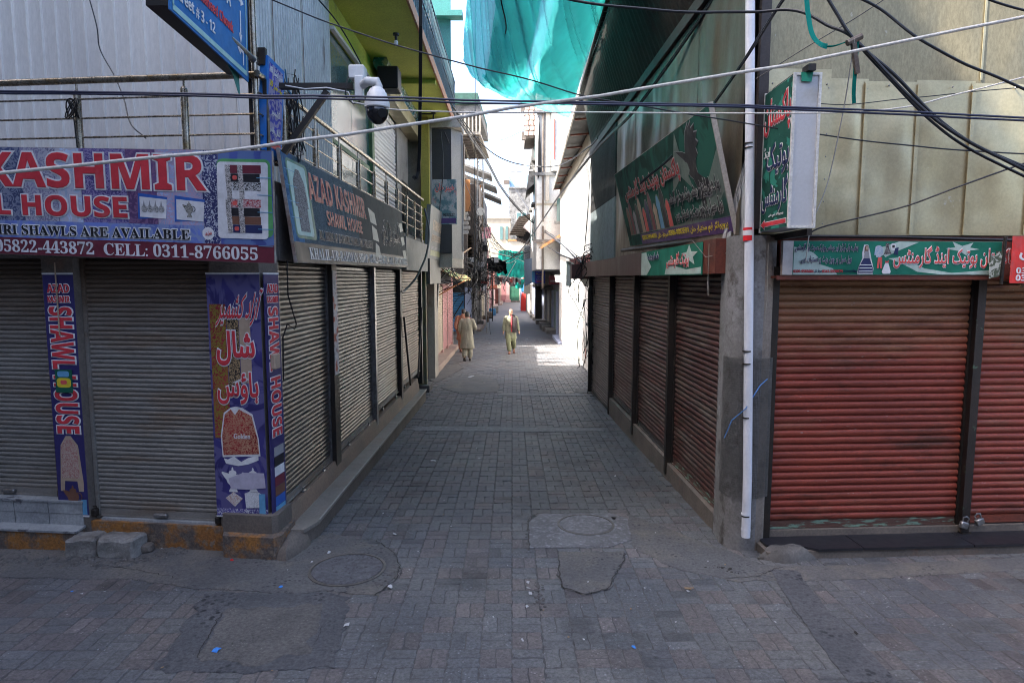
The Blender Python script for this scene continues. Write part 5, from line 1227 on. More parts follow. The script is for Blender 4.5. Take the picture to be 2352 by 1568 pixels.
for k in range(12):
    x = .30 + k * .205; h = .42 + .10 * math.sin(k * 2.1)
    shp(S8, 'clothing_print', cl[k], [(x, .18), (x + .16, .18), (x + .15, .18 + h * .6), (x + .17, .18 + h * .75), (x + .11, .18 + h), (x + .05, .18 + h), (x - .01, .18 + h * .75), (x + .02, .18 + h * .6)], y=-.0065)
    shp(S8, 'clothing_outline', gw2, [(x - .015, .17), (x + .175, .17), (x + .17, .18 + h * .6), (x + .185, .18 + h * .78), (x + .12, .2 + h), (x + .04, .2 + h), (x - .025, .18 + h * .78), (x + .005, .18 + h * .6)], y=-.005)
t = thing('support_pole', 'dark metal bar on which the tilted eagle sign rests', 'pole', b_)
part('bar', m_black, t, lambda m: (m.tube([(-.1, .2, -.06), a_ - b_ + Vector((.08, -.1, -.03))], .028, 8),)); part('wood_strip', m_wood, t, lambda m: m.bar(Vector((.1, -1.2, -.09)), a_ - b_ + Vector((0, .2, -.10)), .04, .03))
# small green banner pinned on the fascia
S9 = thing('shop_banner', 'small crumpled green banner with a star pinned on the maroon fascia', 'banner', W2(F_RA, -3.05, -.175, 2.49), F_RA[1], )
bx('cloth', g1, S9, 0, 2.72, 0, .008, 0, .33)
shp(S9, 'white_end', gw, [(.01, .01), (.35, .01), (.6, .12), (.4, .22), (.3, .32), (.01, .32)], y=-.003); shp(S9, 'star', gw, [(2.0, .24), (2.2, .25), (2.28, .325), (2.36, .25), (2.58, .24), (2.42, .19), (2.48, .11), (2.28, .16), (2.1, .11), (2.15, .19)], y=-.003)
shp(S9, 'white_wave', gw, [(1.3, .01), (2.7, .01), (2.7, .08), (2.2, .06), (1.8, .10), (1.4, .16)], y=-.003)
letters(S9, urdu('بوتیک گارمنٹس'), 1.4, 2.3, .08, .26, P_lred, P_white, .01, .05, -.006); letters(S9, urdu('ہول سیل پر چون ریٹ'), .4, 1.0, .20, .30, P_navy, P_white, .006, .06, -.006)
# hanging clear plastic
def plast():
    m = bpy.data.materials.new('clear_plastic'); m.use_nodes = True; b = m.node_tree.nodes['Principled BSDF']; b.inputs['Base Color'].default_value = (.60, .62, .64, 1); b.inputs['Roughness'].default_value = .25
    b.inputs['Alpha'].default_value = .6; b.inputs['Specular IOR Level'].default_value = .8; return m
m_clear = plast()
def cloth(name, corners, nx, nz, m, fold, seed, label, cat, root=None, thick=0, frq=4):
    a, b, c, d = [Vector(p) for p in corners]                      # a-b along the top, d-c along the bottom
    mb = MB(); vs = []; nrm = (b - a).cross(d - a).normalized()
    for j in range(nz + 1):
        for i in range(nx + 1):
            u, v = i / nx, j / nz; p = a.lerp(b, u).lerp(d.lerp(c, u), v)
            f = noise.noise(Vector((u * frq * 1.5 + seed, v * frq * .5, seed))) + .5 * noise.noise(Vector((u * frq * 4, v * frq * 1.2, seed + 3)))
            vs.append(p + nrm * f * fold)
    mb.add(vs, [(j * (nx + 1) + i, j * (nx + 1) + i + 1, (j + 1) * (nx + 1) + i + 1, (j + 1) * (nx + 1) + i) for j in range(nz) for i in range(nx)])
    o = mb.build(name, m, root, smooth=True, fix=False)
    if label: tagp(o, label, cat)
    return o
cloth('plastic_sheet', [atY(1712, 360, 5.78), atY(1716, 362, 5.78), atY(1712, 555, 5.80), atY(1655, 555, 6.3)], 14, 14, m_clear, .05, 3, 'crumpled clear plastic sheet hanging between the tilted sign and the drain pipe', 'plastic sheet', frq=7)
t = thing('hanging_string', 'thin frayed string with a dark tuft dangling in front of the alley shutter', 'string', tuple(atY(1628, 560, 6.2)))
part('string', pr('string_grey', (.25, .23, .2)), t, lambda m: (m.tube([(0, 0, 0), (0, 0, -.42)], .003, 4), m.tube([(0, 0, -.36), (.005, 0, -.50)], [.010, .004], 5), m.tube([atY(1590, 553, 6.3) - t.location, atY(1620, 590, 6.2) - t.location, atY(1662, 585, 6.1) - t.location, atY(1690, 560, 5.9) - t.location], .003, 4)))
t = thing('hanging_string', 'thin pale string dangling against the tan side of the pillar', 'string', tuple(atY(1764, 560, 5.75)))
part('string', pr('string_grey', (.25, .23, .2)), t, lambda m: (m.tube([(0, 0, 0), (.01, 0, -.5), (.0, 0, -.62)], .004, 4), m.tube([(.0, 0, -.62), (-.005, 0, -.70)], [.007, .003], 5)))

# ------------------------------------------------------------------ BUILDINGS FURTHER UP THE ALLEY, left side
m_beige = M('beige_plaster', (.40, .36, .31), (.32, .29, .25), 2, .85, bump=.4, dirt=((.18, .15, .12), 2.5, .55, .75))
m_pink = M('pink_paint', (.34, .15, .15), (.28, .12, .12), 2, .8, bump=.3, dirt=((.13, .08, .07), 3, .56, .72))
m_pinkl = M('light_pink_paint', (.44, .27, .26), (.38, .22, .21), 2, .8, bump=.3, dirt=((.2, .15, .14), 3, .56, .72))
m_cream = M('cream_paint', (.36, .33, .26), (.30, .27, .22), 2, .8, bump=.3, dirt=((.3, .27, .22), 2, .6, .8))
m_whitew = M('white_wash', (.42, .41, .40), (.34, .335, .33), 1.2, .8, bump=.3, dirt=[((.24, .21, .19), 1.4, .50, .7), ((.13, .12, .11), 3.2, .60, .72)])
m_bluew = M('pale_blue_wash', (.38, .42, .55), (.33, .37, .50), 2, .8, bump=.3, dirt=((.25, .24, .24), 4, .6, .75))
m_weath = M('mouldy_concrete', (.22, .22, .215), (.12, .12, .12), 2.2, .9, bump=.6, dirt=((.06, .06, .06), 1.6, .50, .66))
m_brick = M('sooty_brick', (.12, .10, .09), (.075, .065, .062), 3, .9, bump=.6, dirt=((.26, .22, .2), 3, .55, .7))
m_brickr = M('red_brick', (.30, .10, .07), (.22, .08, .06), 3, .9, bump=.6)
m_woodo = M('orange_wood', (.42, .19, .07), (.32, .14, .06), 4, .7, bump=.3)
m_slate = M('dark_sheet_panel', (.028, .030, .034), (.04, .042, .046), 1.2, .5, .2, bump=.1)
m_steps = M('pink_stone_step', (.30, .22, .185), (.24, .18, .15), 2.5, .75, bump=.5)
m_sh_blue = M('blue_shutter', (.06, .22, .40), (.05, .17, .32), 2, .5, .2, bump=.3, stretch=(1, 1, 4), dirt=((.12, .15, .18), 3, .56, .7))
m_sh_cream = M('cream_shutter', (.38, .32, .25), (.32, .27, .2), 2, .5, .1, bump=.3, stretch=(1, 1, 4))
m_sh_pink = M('pink_shutter', (.34, .16, .16), (.27, .12, .13), 2, .5, .1, bump=.3, stretch=(1, 1, 4))
m_sh_purp = M('purple_shutter', (.15, .10, .19), (.11, .08, .14), 2, .5, .1, bump=.3, stretch=(1, 1, 4))
m_sh_grn = M('green_shutter', (.12, .19, .15), (.09, .15, .12), 2, .5, .1, bump=.3, stretch=(1, 1, 4))
m_sh_yel = M('ochre_shutter', (.25, .20, .10), (.19, .15, .08), 2, .5, .1, bump=.3, stretch=(1, 1, 4))
m_tin = M('rusty_tin', (.16, .14, .125), (.10, .075, .06), 4, .6, .4, bump=.4)
G = gz
# 1. lime yellow building with projecting balcony
YB = thing('apartment_building', 'lime yellow building with an overhanging balcony behind the railing', 'building', (-2.75, 9.9, 0))
wpart('wall', m_yel, YB, lambda m: m.box(-2.855, -2.75, 9.95, 18.4, 6.22, 6.70))
wpart('upper_wall', m_teal, YB, lambda m: m.box(-2.855, -2.70, 9.95, 18.4, 6.95, 8.7))
for k, (a, b) in enumerate(((9.95, 11.25), (11.27, 12.6))): wpart('shop_window', m_glass, YB, lambda m: m.box(-2.84, -2.78, a, b, 3.4, 6.2))
wpart('window_post', m_green_p, YB, lambda m: (m.box(-2.85, -2.72, 12.62, 12.82, 3.3, 6.2),))
wpart('window_rail', m_green_p, YB, lambda m: m.box(-2.80, -2.765, 9.96, 12.6, 4.55, 4.62))
sh_ = shutter(YB, (Vector((-2.78, 0, 0)), R(90)), 12.90, 15.3, 3.40, 6.15, .085, M('pale_steel_shutter', (.46, .47, .50), (.40, .41, .44), 2, .4, .3, bump=.1), y=0, frame_m=m_steel, seg=1, depth=.02, label='pale upper floor shutter behind the railing')
wpart('lintel_trim', m_white, YB, lambda m: m.bar((-2.72, 9.95, 6.22), (-2.66, 17.6, 6.20), .07, .05))
wpart('cable_duct', m_alu, YB, lambda m: m.box(-2.72, -2.42, 12.95, 17.3, 6.08, 6.40))
wpart('grey_panel', m_plast, YB, lambda m: m.box(-2.84, -2.74, 15.4, 17.0, 3.3, 6.15)); wpart('doorway', m_dark, YB, lambda m: m.box(-2.80, -2.735, 16.0, 16.9, 3.3, 4.9))
wpart('yellow_pillar', M('yellow_post_paint', (.42, .36, .07), (.36, .30, .06), 2, .8, bump=.3, dirt=((.2, .17, .08), 4, .6, .7)), YB, lambda m: m.box(-2.42, -2.20, 17.1, 17.32, 2.6, 6.68))
wpart('balcony_slab', m_yel_u, YB, lambda m: m.poly([(-2.75, 9.2), (-1.62, 9.2), (-1.62, 18.55), (-2.75, 18.55)], 6.705, 6.86, plane='xy'))
wpart('slab_edge', M('orange_trim', (.40, .15, .05), (.32, .14, .06), 3, .7, dirt=((.3, .3, .28), 3, .58, .7)), YB, lambda m: m.box(-1.62, -1.585, 9.2, 18.56, 6.68, 6.87))
m_grille = M('blue_green_grille', (.03, .10, .12), (.04, .06, .07), 9, .5, .3)
def grille(m):
    y0, y1, z0, z1 = 9.2, 18.5, 6.92, 7.95
    for z in (z0, z1, (z0 + z1) / 2): m.bar((-1.62, y0, z), (-1.62, y1, z), .03)
    n = 48
    for k in range(n):
        a = y0 + (y1 - y0) * k / n; b = y0 + (y1 - y0) * (k + 1) / n; h = (z1 - z0) / 2
        m.bar((-1.62, a, z0), (-1.62, a, z1), .014)
        for q in (0, 1): m.bar((-1.62, a, z0 + q * h), (-1.62, b, z0 + (q + 1) * h), .011); m.bar((-1.62, b, z0 + q * h), (-1.62, a, z0 + (q + 1) * h), .011)
wpart('balcony_grille', m_grille, YB, grille)
wpart('teal_backing', m_teal, YB, lambda m: m.box(-1.75, -1.70, 9.2, 18.5, 6.9, 7.6))
wpart('soffit_beam', m_yel_u, YB, lambda m: (m.box(-2.75, -1.64, 14.0, 14.16, 6.60, 6.70),))
o = thing('light_bulb', 'white bulb hanging under the lime yellow balcony', 'lamp', tuple(atY(909, 82, 10.6)))
part('bulb', m_white, o, lambda m: (m.ball((0, 0, -.12), (.035, .035, .05), 10, 8),), smooth=True); part('holder', m_brown_h if False else m_dark, o, lambda m: (m.cyl((0, 0), .022, -.08, .0, 10), m.cyl((0, 0), .05, -.0, .03, 12)))
o = thing('ceiling_fan', 'small dark ceiling hook lamp at the far end of the yellow soffit', 'lamp', tuple(atY(995, 262, 16.5)))
part('fitting', m_dark, o, lambda m: (m.cyl((0, 0), .06, .0, .05, 10), m.cyl((0, 0), .02, -.2, .0, 8), m.bar((-.35, 0, .0), (0, 0, 0), .03)))
o = thing('loudspeaker_box', 'black square box perched under the lime yellow balcony', 'box', tuple(atY(892, 181, 12.2)))
part('case', m_dark, o, lambda m: m.cbox(-.19, .19, -.1, .3, -.20, .20, b=.015))
o = thing('foil_roll', 'crumpled blue and silver foil bundle lying on the duct under the balcony', 'foil roll', (-2.55, 12.6, 6.62))
def foil(m):
    rings = []
    for j in range(16):
        y = .1 + j * .28; rings.append([(.15 * (1 + .4 * noise.noise(Vector((j, k, 0)))) * math.cos(k * math.pi / 5), y, .17 * (1 + .4 * noise.noise(Vector((j, k, 5)))) * math.sin(k * math.pi / 5)) for k in range(10)])
    m.loft(rings)
part('roll', M('blue_foil', (.04, .20, .30), (.45, .48, .50), 5, .25, .6, bump=.3, mixpos=(.45, .55)), o, foil)
wx = [(965, -40, 9.9), (966, 60, 10), (965, 200, 10.4), (963, 350, 10.9), (961, 395, 11), (955, 412, 11), (948, 405, 11)]
t = thing('hanging_strap', 'flat dark strap hanging in front of the yellow balcony and curling at its end', 'strap', tuple(atY(*wx[0])))
def strap(m):
    P = [atY(*p) - t.location for p in wx]
    for a, b in zip(P, P[1:]): m.bar(a, b, .055, .006, up=(0, 1, 0))
part('strap', m_dark, t, strap)

# shop sign boards at the end of the railing
S10 = sign('shop_sign', 'silver shop sign board with faint letters at the far end of the railing', 'shop sign', (-2.06, 15.6, 2.95), R(88), (R(4), 0))
part('board', M('silver_board', (.20, .20, .195), (.15, .15, .145), 2, .6, .1, spec=.25), S10, lambda m: m.box(0, 2.1, 0, .10, 0, 1.30))
letters(S10, sans('FARHAD'), .5, 1.9, .72, .98, P_tan, None, .01, 0, -.004); letters(S10, sans('JEWELLERS'), .35, 1.9, .40, .62, P_tan, None, .01, 0, -.004); rect(S10, 'yellow_band', pr('dull_yellow', (.30, .29, .16)), .3, 2.0, .08, .22)
for k in range(3): rect(S10, 'print_line', P_grey, .4, 1.9, .30 - k * .03, .312 - k * .03, y=-.003)
t = thing('shop_fascia', 'plain silver fascia box under the railing end', 'fascia', (-2.06, 12.2, 2.6))
part('sheet', M('silver_board', (.20, .20, .195), (.15, .15, .145), 2, .6, .1, spec=.25), t, lambda m: m.box(-.1, .02, .1, 3.2, .02, .66)); part('lower_sheet', M('soot_board', (.09, .09, .085), (.07, .06, .05), 2, .5, .2), t, lambda m: m.box(-.08, .06, 3.3, 5.6, -.28, .34))
bxn = thing('shop_sign', 'narrow plain dark blue board between the silver sign and the dark bay', 'shop sign', (-2.30, 17.9, 2.75))
bx('board', P_navy, bxn, 0, .62, 0, .06, 0, 2.05)
# 2. bay building with dark panels
BB = thing('apartment_building', 'narrow building bay clad in dark and grey panels beside the yellow pillar', 'building', (-2.3, 17.5, 0))
wpart('dark_panel', m_slate, BB, lambda m: m.box(-2.16, -1.64, 17.45, 17.6, 3.15, 6.45))
wpart('grey_panel', M('grey_panel', (.23, .225, .215), (.19, .185, .18), 1, .6), BB, lambda m: m.poly([(-1.637, 17.46), (-1.39, 17.95), (-1.39, 18.35), (-1.637, 18.35)], 3.0, 6.47, plane='xy'))
wpart('white_trim', m_whitew, BB, lambda m: (m.bar((-1.375, 17.95, 3.2), (-1.375, 17.95, 6.4), .03), m.bar((-2.20, 17.43, 3.0), (-2.20, 17.43, 6.6), .07)))
wpart('brown_edge', m_woodo if False else M('brown_trim', (.09, .06, .04), rough=.6), BB, lambda m: m.box(-1.40, -1.34, 18.0, 18.4, 4.1, 6.2))
wpart('beige_pier', m_beige, BB, lambda m: m.box(-2.42, -2.18, 17.5, 17.8, 2.5, 6.75)); wpart('cornice', m_beige, BB, lambda m: m.box(-2.45, -1.36, 17.38, 18.4, 6.48, 6.70)); wpart('wall', m_beige, BB, lambda m: m.box(-12, -2.16, 17.62, 18.4, -.6, 9.5)); wpart('foot', m_beige, BB, lambda m: m.poly([(-2.16, 17.6), (-1.64, 17.47), (-1.40, 17.95), (-1.40, 18.35), (-2.16, 18.35)], 2.75, 3.14, plane='xy'))
wpart('teal_wall', m_teal, BB, lambda m: m.box(-4, -1.73, 18.56, 18.66, 6.5, 13.5)); wpart('teal_slab', m_teal, BB, lambda m: m.box(-4, -1.38, 18.3, 18.66, 9.7, 9.85))
t = thing('paper_poster', 'torn white paper poster with Urdu print stuck on the dark bay', 'poster', (-2.16, 17.44, 3.92))
part('sheet', M('poster_paper', (.34, .36, .38), (.08, .17, .20), 5, .6, mixpos=(.45, .55), dirt=((.45, .2, .2), 6, .60, .68)), t, lambda m: m.box(0, .66, -.01, 0, 0, 1.2))
def tl(o, *a, **k): return letters(o, *a, **k)
letters(t, urdu('خیبر خان'), .08, .60, .85, 1.10, P_lred, P_white, .02, .05, -.014); letters(t, sans('0312-9022227'), .08, .60, .22, .30, P_black, None, .01, 0, -.014); rect(t, 'purple_foot', P_purple, .02, .64, .03, .17, y=-.012)
# 3. ground floor between Y 15.6 and 34: pilasters, low shutters, steps (one storey, sky above)
LF2 = (Vector((-2.6, 0, 0)), R(90))
LS = thing('shop_row', 'low pink and cream shop row on the left of the alley beyond the tan shutter', 'shop row', (-2.6, 18.8, G(18.8)))
wpart('wall', m_pinkl, LS, lambda m: m.box(-9, -2.66, 15.4, 27.4, -1.2, 2.75)); wpart('flat_roof', m_weath, LS, lambda m: m.box(-9, -2.45, 18.45, 27.4, 2.752, 2.90)); wpart('parapet', m_pink, LS, lambda m: m.box(-2.75, -2.66, 18.7, 27.4, 2.902, 3.35))
wpart('grey_post', M('mossy_post', (.13, .13, .10), (.18, .15, .05), 3, .8), LS, lambda m: m.box(-2.28, -2.09, 15.32, 15.52, -.5, 2.75))
wpart('grey_wall', m_plast, LS, lambda m: m.box(-2.66, -2.35, 15.55, 17.3, -.6, 2.75))
for y, x, m_ in ((17.6, -2.36, m_pink), (19.3, -2.40, m_pink)): wpart('pink_pilaster', m_, LS, lambda m: (m.box(x - .3, x, y, y + .32, -.9, 2.75), m.box(x - .06, x + .02, y + .05, y + .12, 0, 2.7)))
wpart('door_panel', m_beige, LS, lambda m: m.box(-2.64, -2.5, 18.0, 19.25, -.6, 2.5))
for k, (a, b, mm) in enumerate(((20.0, 21.6, m_sh_cream), (21.8, 23.4, m_sh_cream), (23.6, 25.2, m_sh_pink), (25.4, 27.2, m_sh_pink))):
    shutter(LS, (Vector((-2.60, 0, 0)), R(90)), a, b, G(a) + .28, 2.2, .07, mm, y=0, seg=1, singles=False, frame_m=m_plast, depth=.02)
    wpart('pier', m_pinkl, LS, lambda m: m.box(-2.68, -2.56, b + .02, b + .18, -1, 2.5))
st = thing('entrance_steps', 'pinkish stone steps with a black front below the pink pilasters', 'steps', (-2.4, 18.4, G(18.4)))
for k, (a, b, h, xr) in enumerate(((18.2, 20.3, .21, .20), (20.32, 22.4, .18, .17), (22.42, 24.8, .17, .14), (24.82, 27.2, .14, .10))):
    bx('step_slab', m_steps, st, -.35, xr, a - 18.4, b - 18.4, G(a) - G(18.4) - .3, G(a) - G(18.4) + h - .02, label=None)
bx('black_front', m_granite, st, -.35, .205, -.23, -.205, -.1, .18)
# awning over that row
t = thing('cloth_awning', 'sagging patched cloth awning on sticks over the pink shops', 'awning', (-2.4, 22, 2.6))
cl_awn = floral('patched_cloth', (.20, .14, .06), (.10, .22, .10), 3, .45, .55, bg2=(.34, .12, .06))
cloth('canopy', [(-.2, 0, .20), (-.2, 4.5, .25), (.72, 4.2, -.18), (.70, .1, -.25)], 16, 8, cl_awn, .10, 4, None, None, root=t)
part('dark_underside', m_dark, t, lambda m: m.box(-.3, -.15, .1, 4.6, -.35, .15))
part('stick', m_woodo, t, lambda m: (m.bar((-.2, .1, -.75), (.75, .05, -.22), .04),)); part('stick', m_rbrown, t, lambda m: m.bar((-.2, 2, -.6), (.72, 2, -.2), .04)); part('stick', m_wood, t, lambda m: m.bar((-.25, .1, .05), (1.0, -.2, .90), .10, .03))
t = thing('grey_pipe', 'leaning grey pipe in front of the pink pilasters', 'pipe', (-2.25, 18.6, 0)); part('pipe', m_steel, t, lambda m: m.tube([(.05, -.3, 1.1), (.14, -.3, 2.6)], .03, 8))

# 4. cross wall with blue shutter, white pier
BW = thing('shop_building', 'sooty brick house with a blue shutter and a slate balcony roof', 'building', (-3, 37, G(37)))
wpart('brick_wall', m_brick, BW, lambda m: m.box(-12, -2.62, 37.0, 50, -2, 8.4)); wpart('soot_wall', m_brick, BW, lambda m: m.box(-2.615, -1.95, 38.0, 50, 2.2, 8.0))
shutter(BW, (Vector((0, 36.98, 0)), 0), -3.55, -2.80, G(37) + .12, 1.65, .10, m_sh_blue, y=0, seg=1, frame_m=m_dark, depth=.025, label='blue shutter facing down the alley with a diagonal bar')
wpart('diagonal_bar', m_black, BW, lambda m: m.bar((-3.5, 36.85, .1), (-2.85, 36.85, 1.15), .06)); wpart('blue_shutter_head', m_dark, BW, lambda m: m.box(-4.2, -2.75, 36.8, 36.98, 1.7, 2.3))
wpart('white_pier', m_bluew, BW, lambda m: m.box(-2.74, -2.35, 36.75, 37.2, -1, 1.95)); wpart('kerb', m_conc_dark, BW, lambda m: m.box(-3.9, -2.2, 36.3, 36.98, -1, G(37) + .12))
wpart('orange_panel', m_woodo, BW, lambda m: m.box(-3.0, -2.40, 36.9, 36.99, 6.3, 8.1)); wpart('pink_cloth', floral('pink_print_cloth', (.50, .10, .18), (.6, .5, .5), 12), BW, lambda m: m.box(-2.1, -1.35, 40.7, 40.9, 5.0, 5.7))
for k in range(5): wpart('stone_course', m_whitew, BW, lambda m: m.cbox(-3.05 + .12 * (k % 2), -2.5 + .1 * (k % 2), 36.88, 36.98, 5.0 + k * .26, 5.22 + k * .26, b=.05))
for x in (-2.95, -2.35, -1.9): wpart('verandah_post', m_wood, BW, lambda m: m.box(x, x + .1, 40.2, 40.3, 5.4, 8.5))
wpart('verandah_panel', m_woodo, BW, lambda m: m.box(-2.3, -1.95, 40.4, 40.5, 7.0, 8.3))
for k in range(3): wpart('slate_roof', m_weath, BW, lambda m: m.loft([[(x, y, z), (x, y, z + .1)] for x, y, z in ()] or [[(-3.3, 39 + 2.5 * k, 9.4 - .3 * k), (-1.25 + .25 * k, 39 + 2.5 * k, 8.65 - .45 * k), (-1.25 + .25 * k, 39 + 2.5 * k, 8.78 - .45 * k), (-3.3, 39 + 2.5 * k, 9.53 - .3 * k)], [(-3.3, 41.6 + 2.5 * k, 9.4 - .3 * k), (-1.25 + .25 * k, 41.6 + 2.5 * k, 8.65 - .45 * k), (-1.25 + .25 * k, 41.6 + 2.5 * k, 8.78 - .45 * k), (-3.3, 41.6 + 2.5 * k, 9.53 - .3 * k)]]))
for k in range(14): wpart('timber_lath', m_wood, BW, lambda m: m.box(-2.60, -1.93, 37.97, 38.0, 2.4 + k * .2, 2.44 + k * .2))
def rebase(t, p):                                               # stand a thing's empty at its base and keep its parts where they are
    for c in t.children: c.location = c.location - (Vector(p) - t.location)
    t.location = p
# 5. house with bracketed flat roof (behind the bay)
HB = thing('apartment_building', 'house with a green topped flat roof on rows of pale brackets above the dark bay', 'building', (-2.6, 31, 0))
wpart('wall', m_beige, HB, lambda m: m.box(-10, -3.62, 27.45, 36.9, -1.5, 9.2)); wpart('soffit', m_beige, HB, lambda m: m.poly([(-3.6, 29.6), (-1.45, 29.6), (-1.25, 35.5), (-3.6, 35.5)], 9.0, 9.12, plane='xy')); wpart('roof_edge', M('mossy_roof', (.03, .10, .08), (.02, .06, .05), 4, .8), HB, lambda m: m.poly([(-3.7, 29.5), (-1.55, 29.5), (-1.35, 35.5), (-3.7, 35.5)], 10.3, 10.8, plane='xy'))
wpart('roof_face', m_weath, HB, lambda m: m.poly([(-3.6, 29.6), (-1.45, 29.6), (-1.3, 35.5), (-3.6, 35.5)], 9.9, 10.3, plane='xy'))
for i in range(4):
    for j in range(9): wpart('bracket', m_brick, HB, lambda m: m.box(-3.2 + i * .45, -2.88 + i * .45, 29.9 + j * .62, 30.15 + j * .62, 8.9, 9.0))
    wpart('rafter', m_beige, HB, lambda m: m.box(-3.28 + i * .45, -3.21 + i * .45, 29.6, 35.5, 8.92, 9.0))
wpart('front_slats', m_beige, HB, lambda m: [m.bar((-3.5 + k * .17, 29.6, 9.1), (-3.5 + k * .17, 29.6, 9.9), .06) for k in range(13)])['kind'] = 'stuff'
# 6. left shops to the end
FLr = thing('shop_row', 'dark and pinkish shop fronts far down the left side of the alley', 'shop row', (-2.6, 40, G(40)))
seg_ = [(38.0, 44, -2.35, m_corr_d), (44.2, 50, -2.4, m_wall_dk), (50.2, 56, -2.5, m_sh_yel), (56.2, 62, -2.55, m_beige), (62.2, 70, -2.7, m_rbrown), (70.2, 78, -2.8, m_cream), (78.2, 88, -2.9, m_pink), (88.2, 98, -2.6, m_pinkl), (98.2, 111, -2.0, m_rbrown)]
for a, b, x, mm in seg_:
    wpart('shop_front', mm, FLr, lambda m: m.box(-9, x, a, b, -4, 1.5 + G(a) * .4)); wpart('pier', m_beige if rnd.random() > .5 else m_plast, FLr, lambda m: m.box(x - .1, x + .08, a - .2, a + .15, -4, 1.6 + G(a) * .4))
    wpart('step', m_steps, FLr, lambda m: m.box(x, x + .45, a + .5, b - .5, -4, G(b) + .25))
    wpart('upper_floor', [m_brick, m_brickr, m_plast][int(a) % 3], FLr, lambda m: m.box(-9, x - .05, a, b, 1.52, 4.6 + 1.4 * math.sin(a)))
# end of the street
EW = thing('end_building', 'buildings closing the far end of the alley with a green door between pink walls', 'building', (0, 112, G(112)))
for k, (a, b, mm) in enumerate(((-4, -2.6, m_rbrown), (-2.6, -1.9, m_cream), (-1.9, -1.0, m_pink), (-1.0, -.45, m_pinkl), (1.25, 1.7, m_cream), (1.7, 7, m_plast))): wpart('pink_wall' if k in (2, 3) else 'wall', mm, EW, lambda m: m.box(a, b - .01, 112, 113, -2, 2.0))
for k, (a, b) in enumerate(((-.44, .38), (.40, 1.24))): wpart('green_door', M('green_door', (.02, .12, .07), (.015, .09, .05), 2, .6), EW, lambda m: m.box(a, b - .01, 112.1, 112.3, -1.6, 1.1))
wpart('step', m_pinkl, EW, lambda m: m.box(-1.2, -.2, 110.9, 112, -2, -1.2)); wpart('step', m_brick, EW, lambda m: m.box(-.2, 1.5, 111.2, 112, -2, -1.4)); wpart('wall', m_wall_dk, EW, lambda m: m.box(-4, 7, 112.0, 113, 2.01, 4.2))
GB = thing('apartment_building', 'mould streaked grey house with a pale blue rooftop room in the distance', 'building', (2, 124, 0))
wpart('mouldy_wall', m_weath, GB, lambda m: m.box(-.55, 4.6, 124, 130, 0, 20.0)); wpart('blue_room', m_bluew if False else M('sky_blue_paint', (.25, .42, .60), (.2, .36, .52), 2, .8), GB, lambda m: m.box(-.5, 3.8, 124.5, 129, 20.02, 22.3)); wpart('roof_edge', m_weath, GB, lambda m: m.box(-.7, 4.7, 123.8, 130, 19.7, 20.01))
fr_ = wpart('window_frame', m_whitew, GB, lambda m: m.box(.75, 2.9, 123.9, 123.98, 12.6, 15.4)); 
for a, b in ((.95, 1.7), (1.95, 2.7)): wpart('pane', m_glass, GB, lambda m: m.box(a, b, 123.85, 123.89, 12.8, 15.1))
wpart('rail', m_tin, GB, lambda m: [m.bar((3.0 + k * .4, 124, 20.1), (3.0 + k * .4, 124, 22.2), .05) for k in range(6)] + [m.bar((3, 124, 22.2), (5.2, 124, 22.2), .06)]); wpart('water_spout', m_tin, GB, lambda m: m.box(-1.6, -.5, 124, 124.6, 20.6, 21.3)); wpart('orange_side', m_woodo, GB, lambda m: m.box(-1.1, -.56, 124, 124.2, 11.4, 14.5))
CB = thing('apartment_building', 'cream building with flat parapets at the end of the alley', 'building', (-2, 117, 0))
wpart('wall', m_cream, CB, lambda m: m.box(-5, -.3, 118, 123, -2, 13.4)); wpart('parapet', m_cream, CB, lambda m: m.box(-5.1, -.2, 117.8, 123, 13.41, 13.8)); wpart('lower_wall', m_cream, CB, lambda m: m.box(-.6, 3.4, 115, 117.6, -2, 9.2)); wpart('terrace_edge', m_woodo, CB, lambda m: m.box(-.7, 1.6, 114.8, 117.6, 9.21, 9.5)); 
for a in (-2.2, -1.2): wpart('window', m_glass, CB, lambda m: m.box(a, a + .5, 117.85, 117.98, 9.6, 12.0))
wpart('blue_drum', m_sky if False else M('sky_blue_paint', (.25, .42, .60), (.2, .36, .52), 2, .8), CB, lambda m: m.box(-.3, 1.4, 113.5, 114.6, 5.2, 6.4)); wpart('grey_block', m_weath, CB, lambda m: m.box(-.4, 1.6, 113.4, 114.6, -2, 5.19))
def tree(x, y, z, s, label, seed):
    t = thing('tree', label, 'tree', (x, y, z)); rr = random.Random(seed)
    part('trunk', m_wood, t, lambda m: (m.tube([(0, 0, 0), (.1 * s, 0, 1.5 * s), (0, 0, 3 * s)], [.22 * s, .16 * s, .06 * s], 8), m.tube([(.05 * s, 0, 1.4 * s), (.7 * s, .1, 2.3 * s)], [.1 * s, .04 * s], 6), m.tube([(.05 * s, 0, 1.6 * s), (-.7 * s, .1, 2.5 * s)], [.1 * s, .04 * s], 6)))
    def crown(m):
        for k in range(900):
            c = Vector((rr.gauss(0, .55), rr.gauss(0, .5), rr.gauss(0, .42))); c = c * s + Vector((0, 0, 3 * s)); q = rr.uniform(.06, .14) * s
            a = Vector((rr.uniform(-1, 1), rr.uniform(-1, 1), rr.uniform(-1, 1))).normalized(); b = a.orthogonal().normalized(); d = a.cross(b)
            m.add([c - a * q, c - b * q * .6, c + a * q, c + b * q * .6 + d * q * .3], [(0, 1, 2, 3)])
    part('crown', M('tree_leaves', (.05, .085, .03), (.03, .055, .02), 3, .7), t, crown)
tree(-5.2, 190, 6, 3.6, 'pale distant tree behind the cream building, left of centre', 1); tree(-.8, 195, 5, 3.2, 'pale distant tree showing beside the grey house', 2)

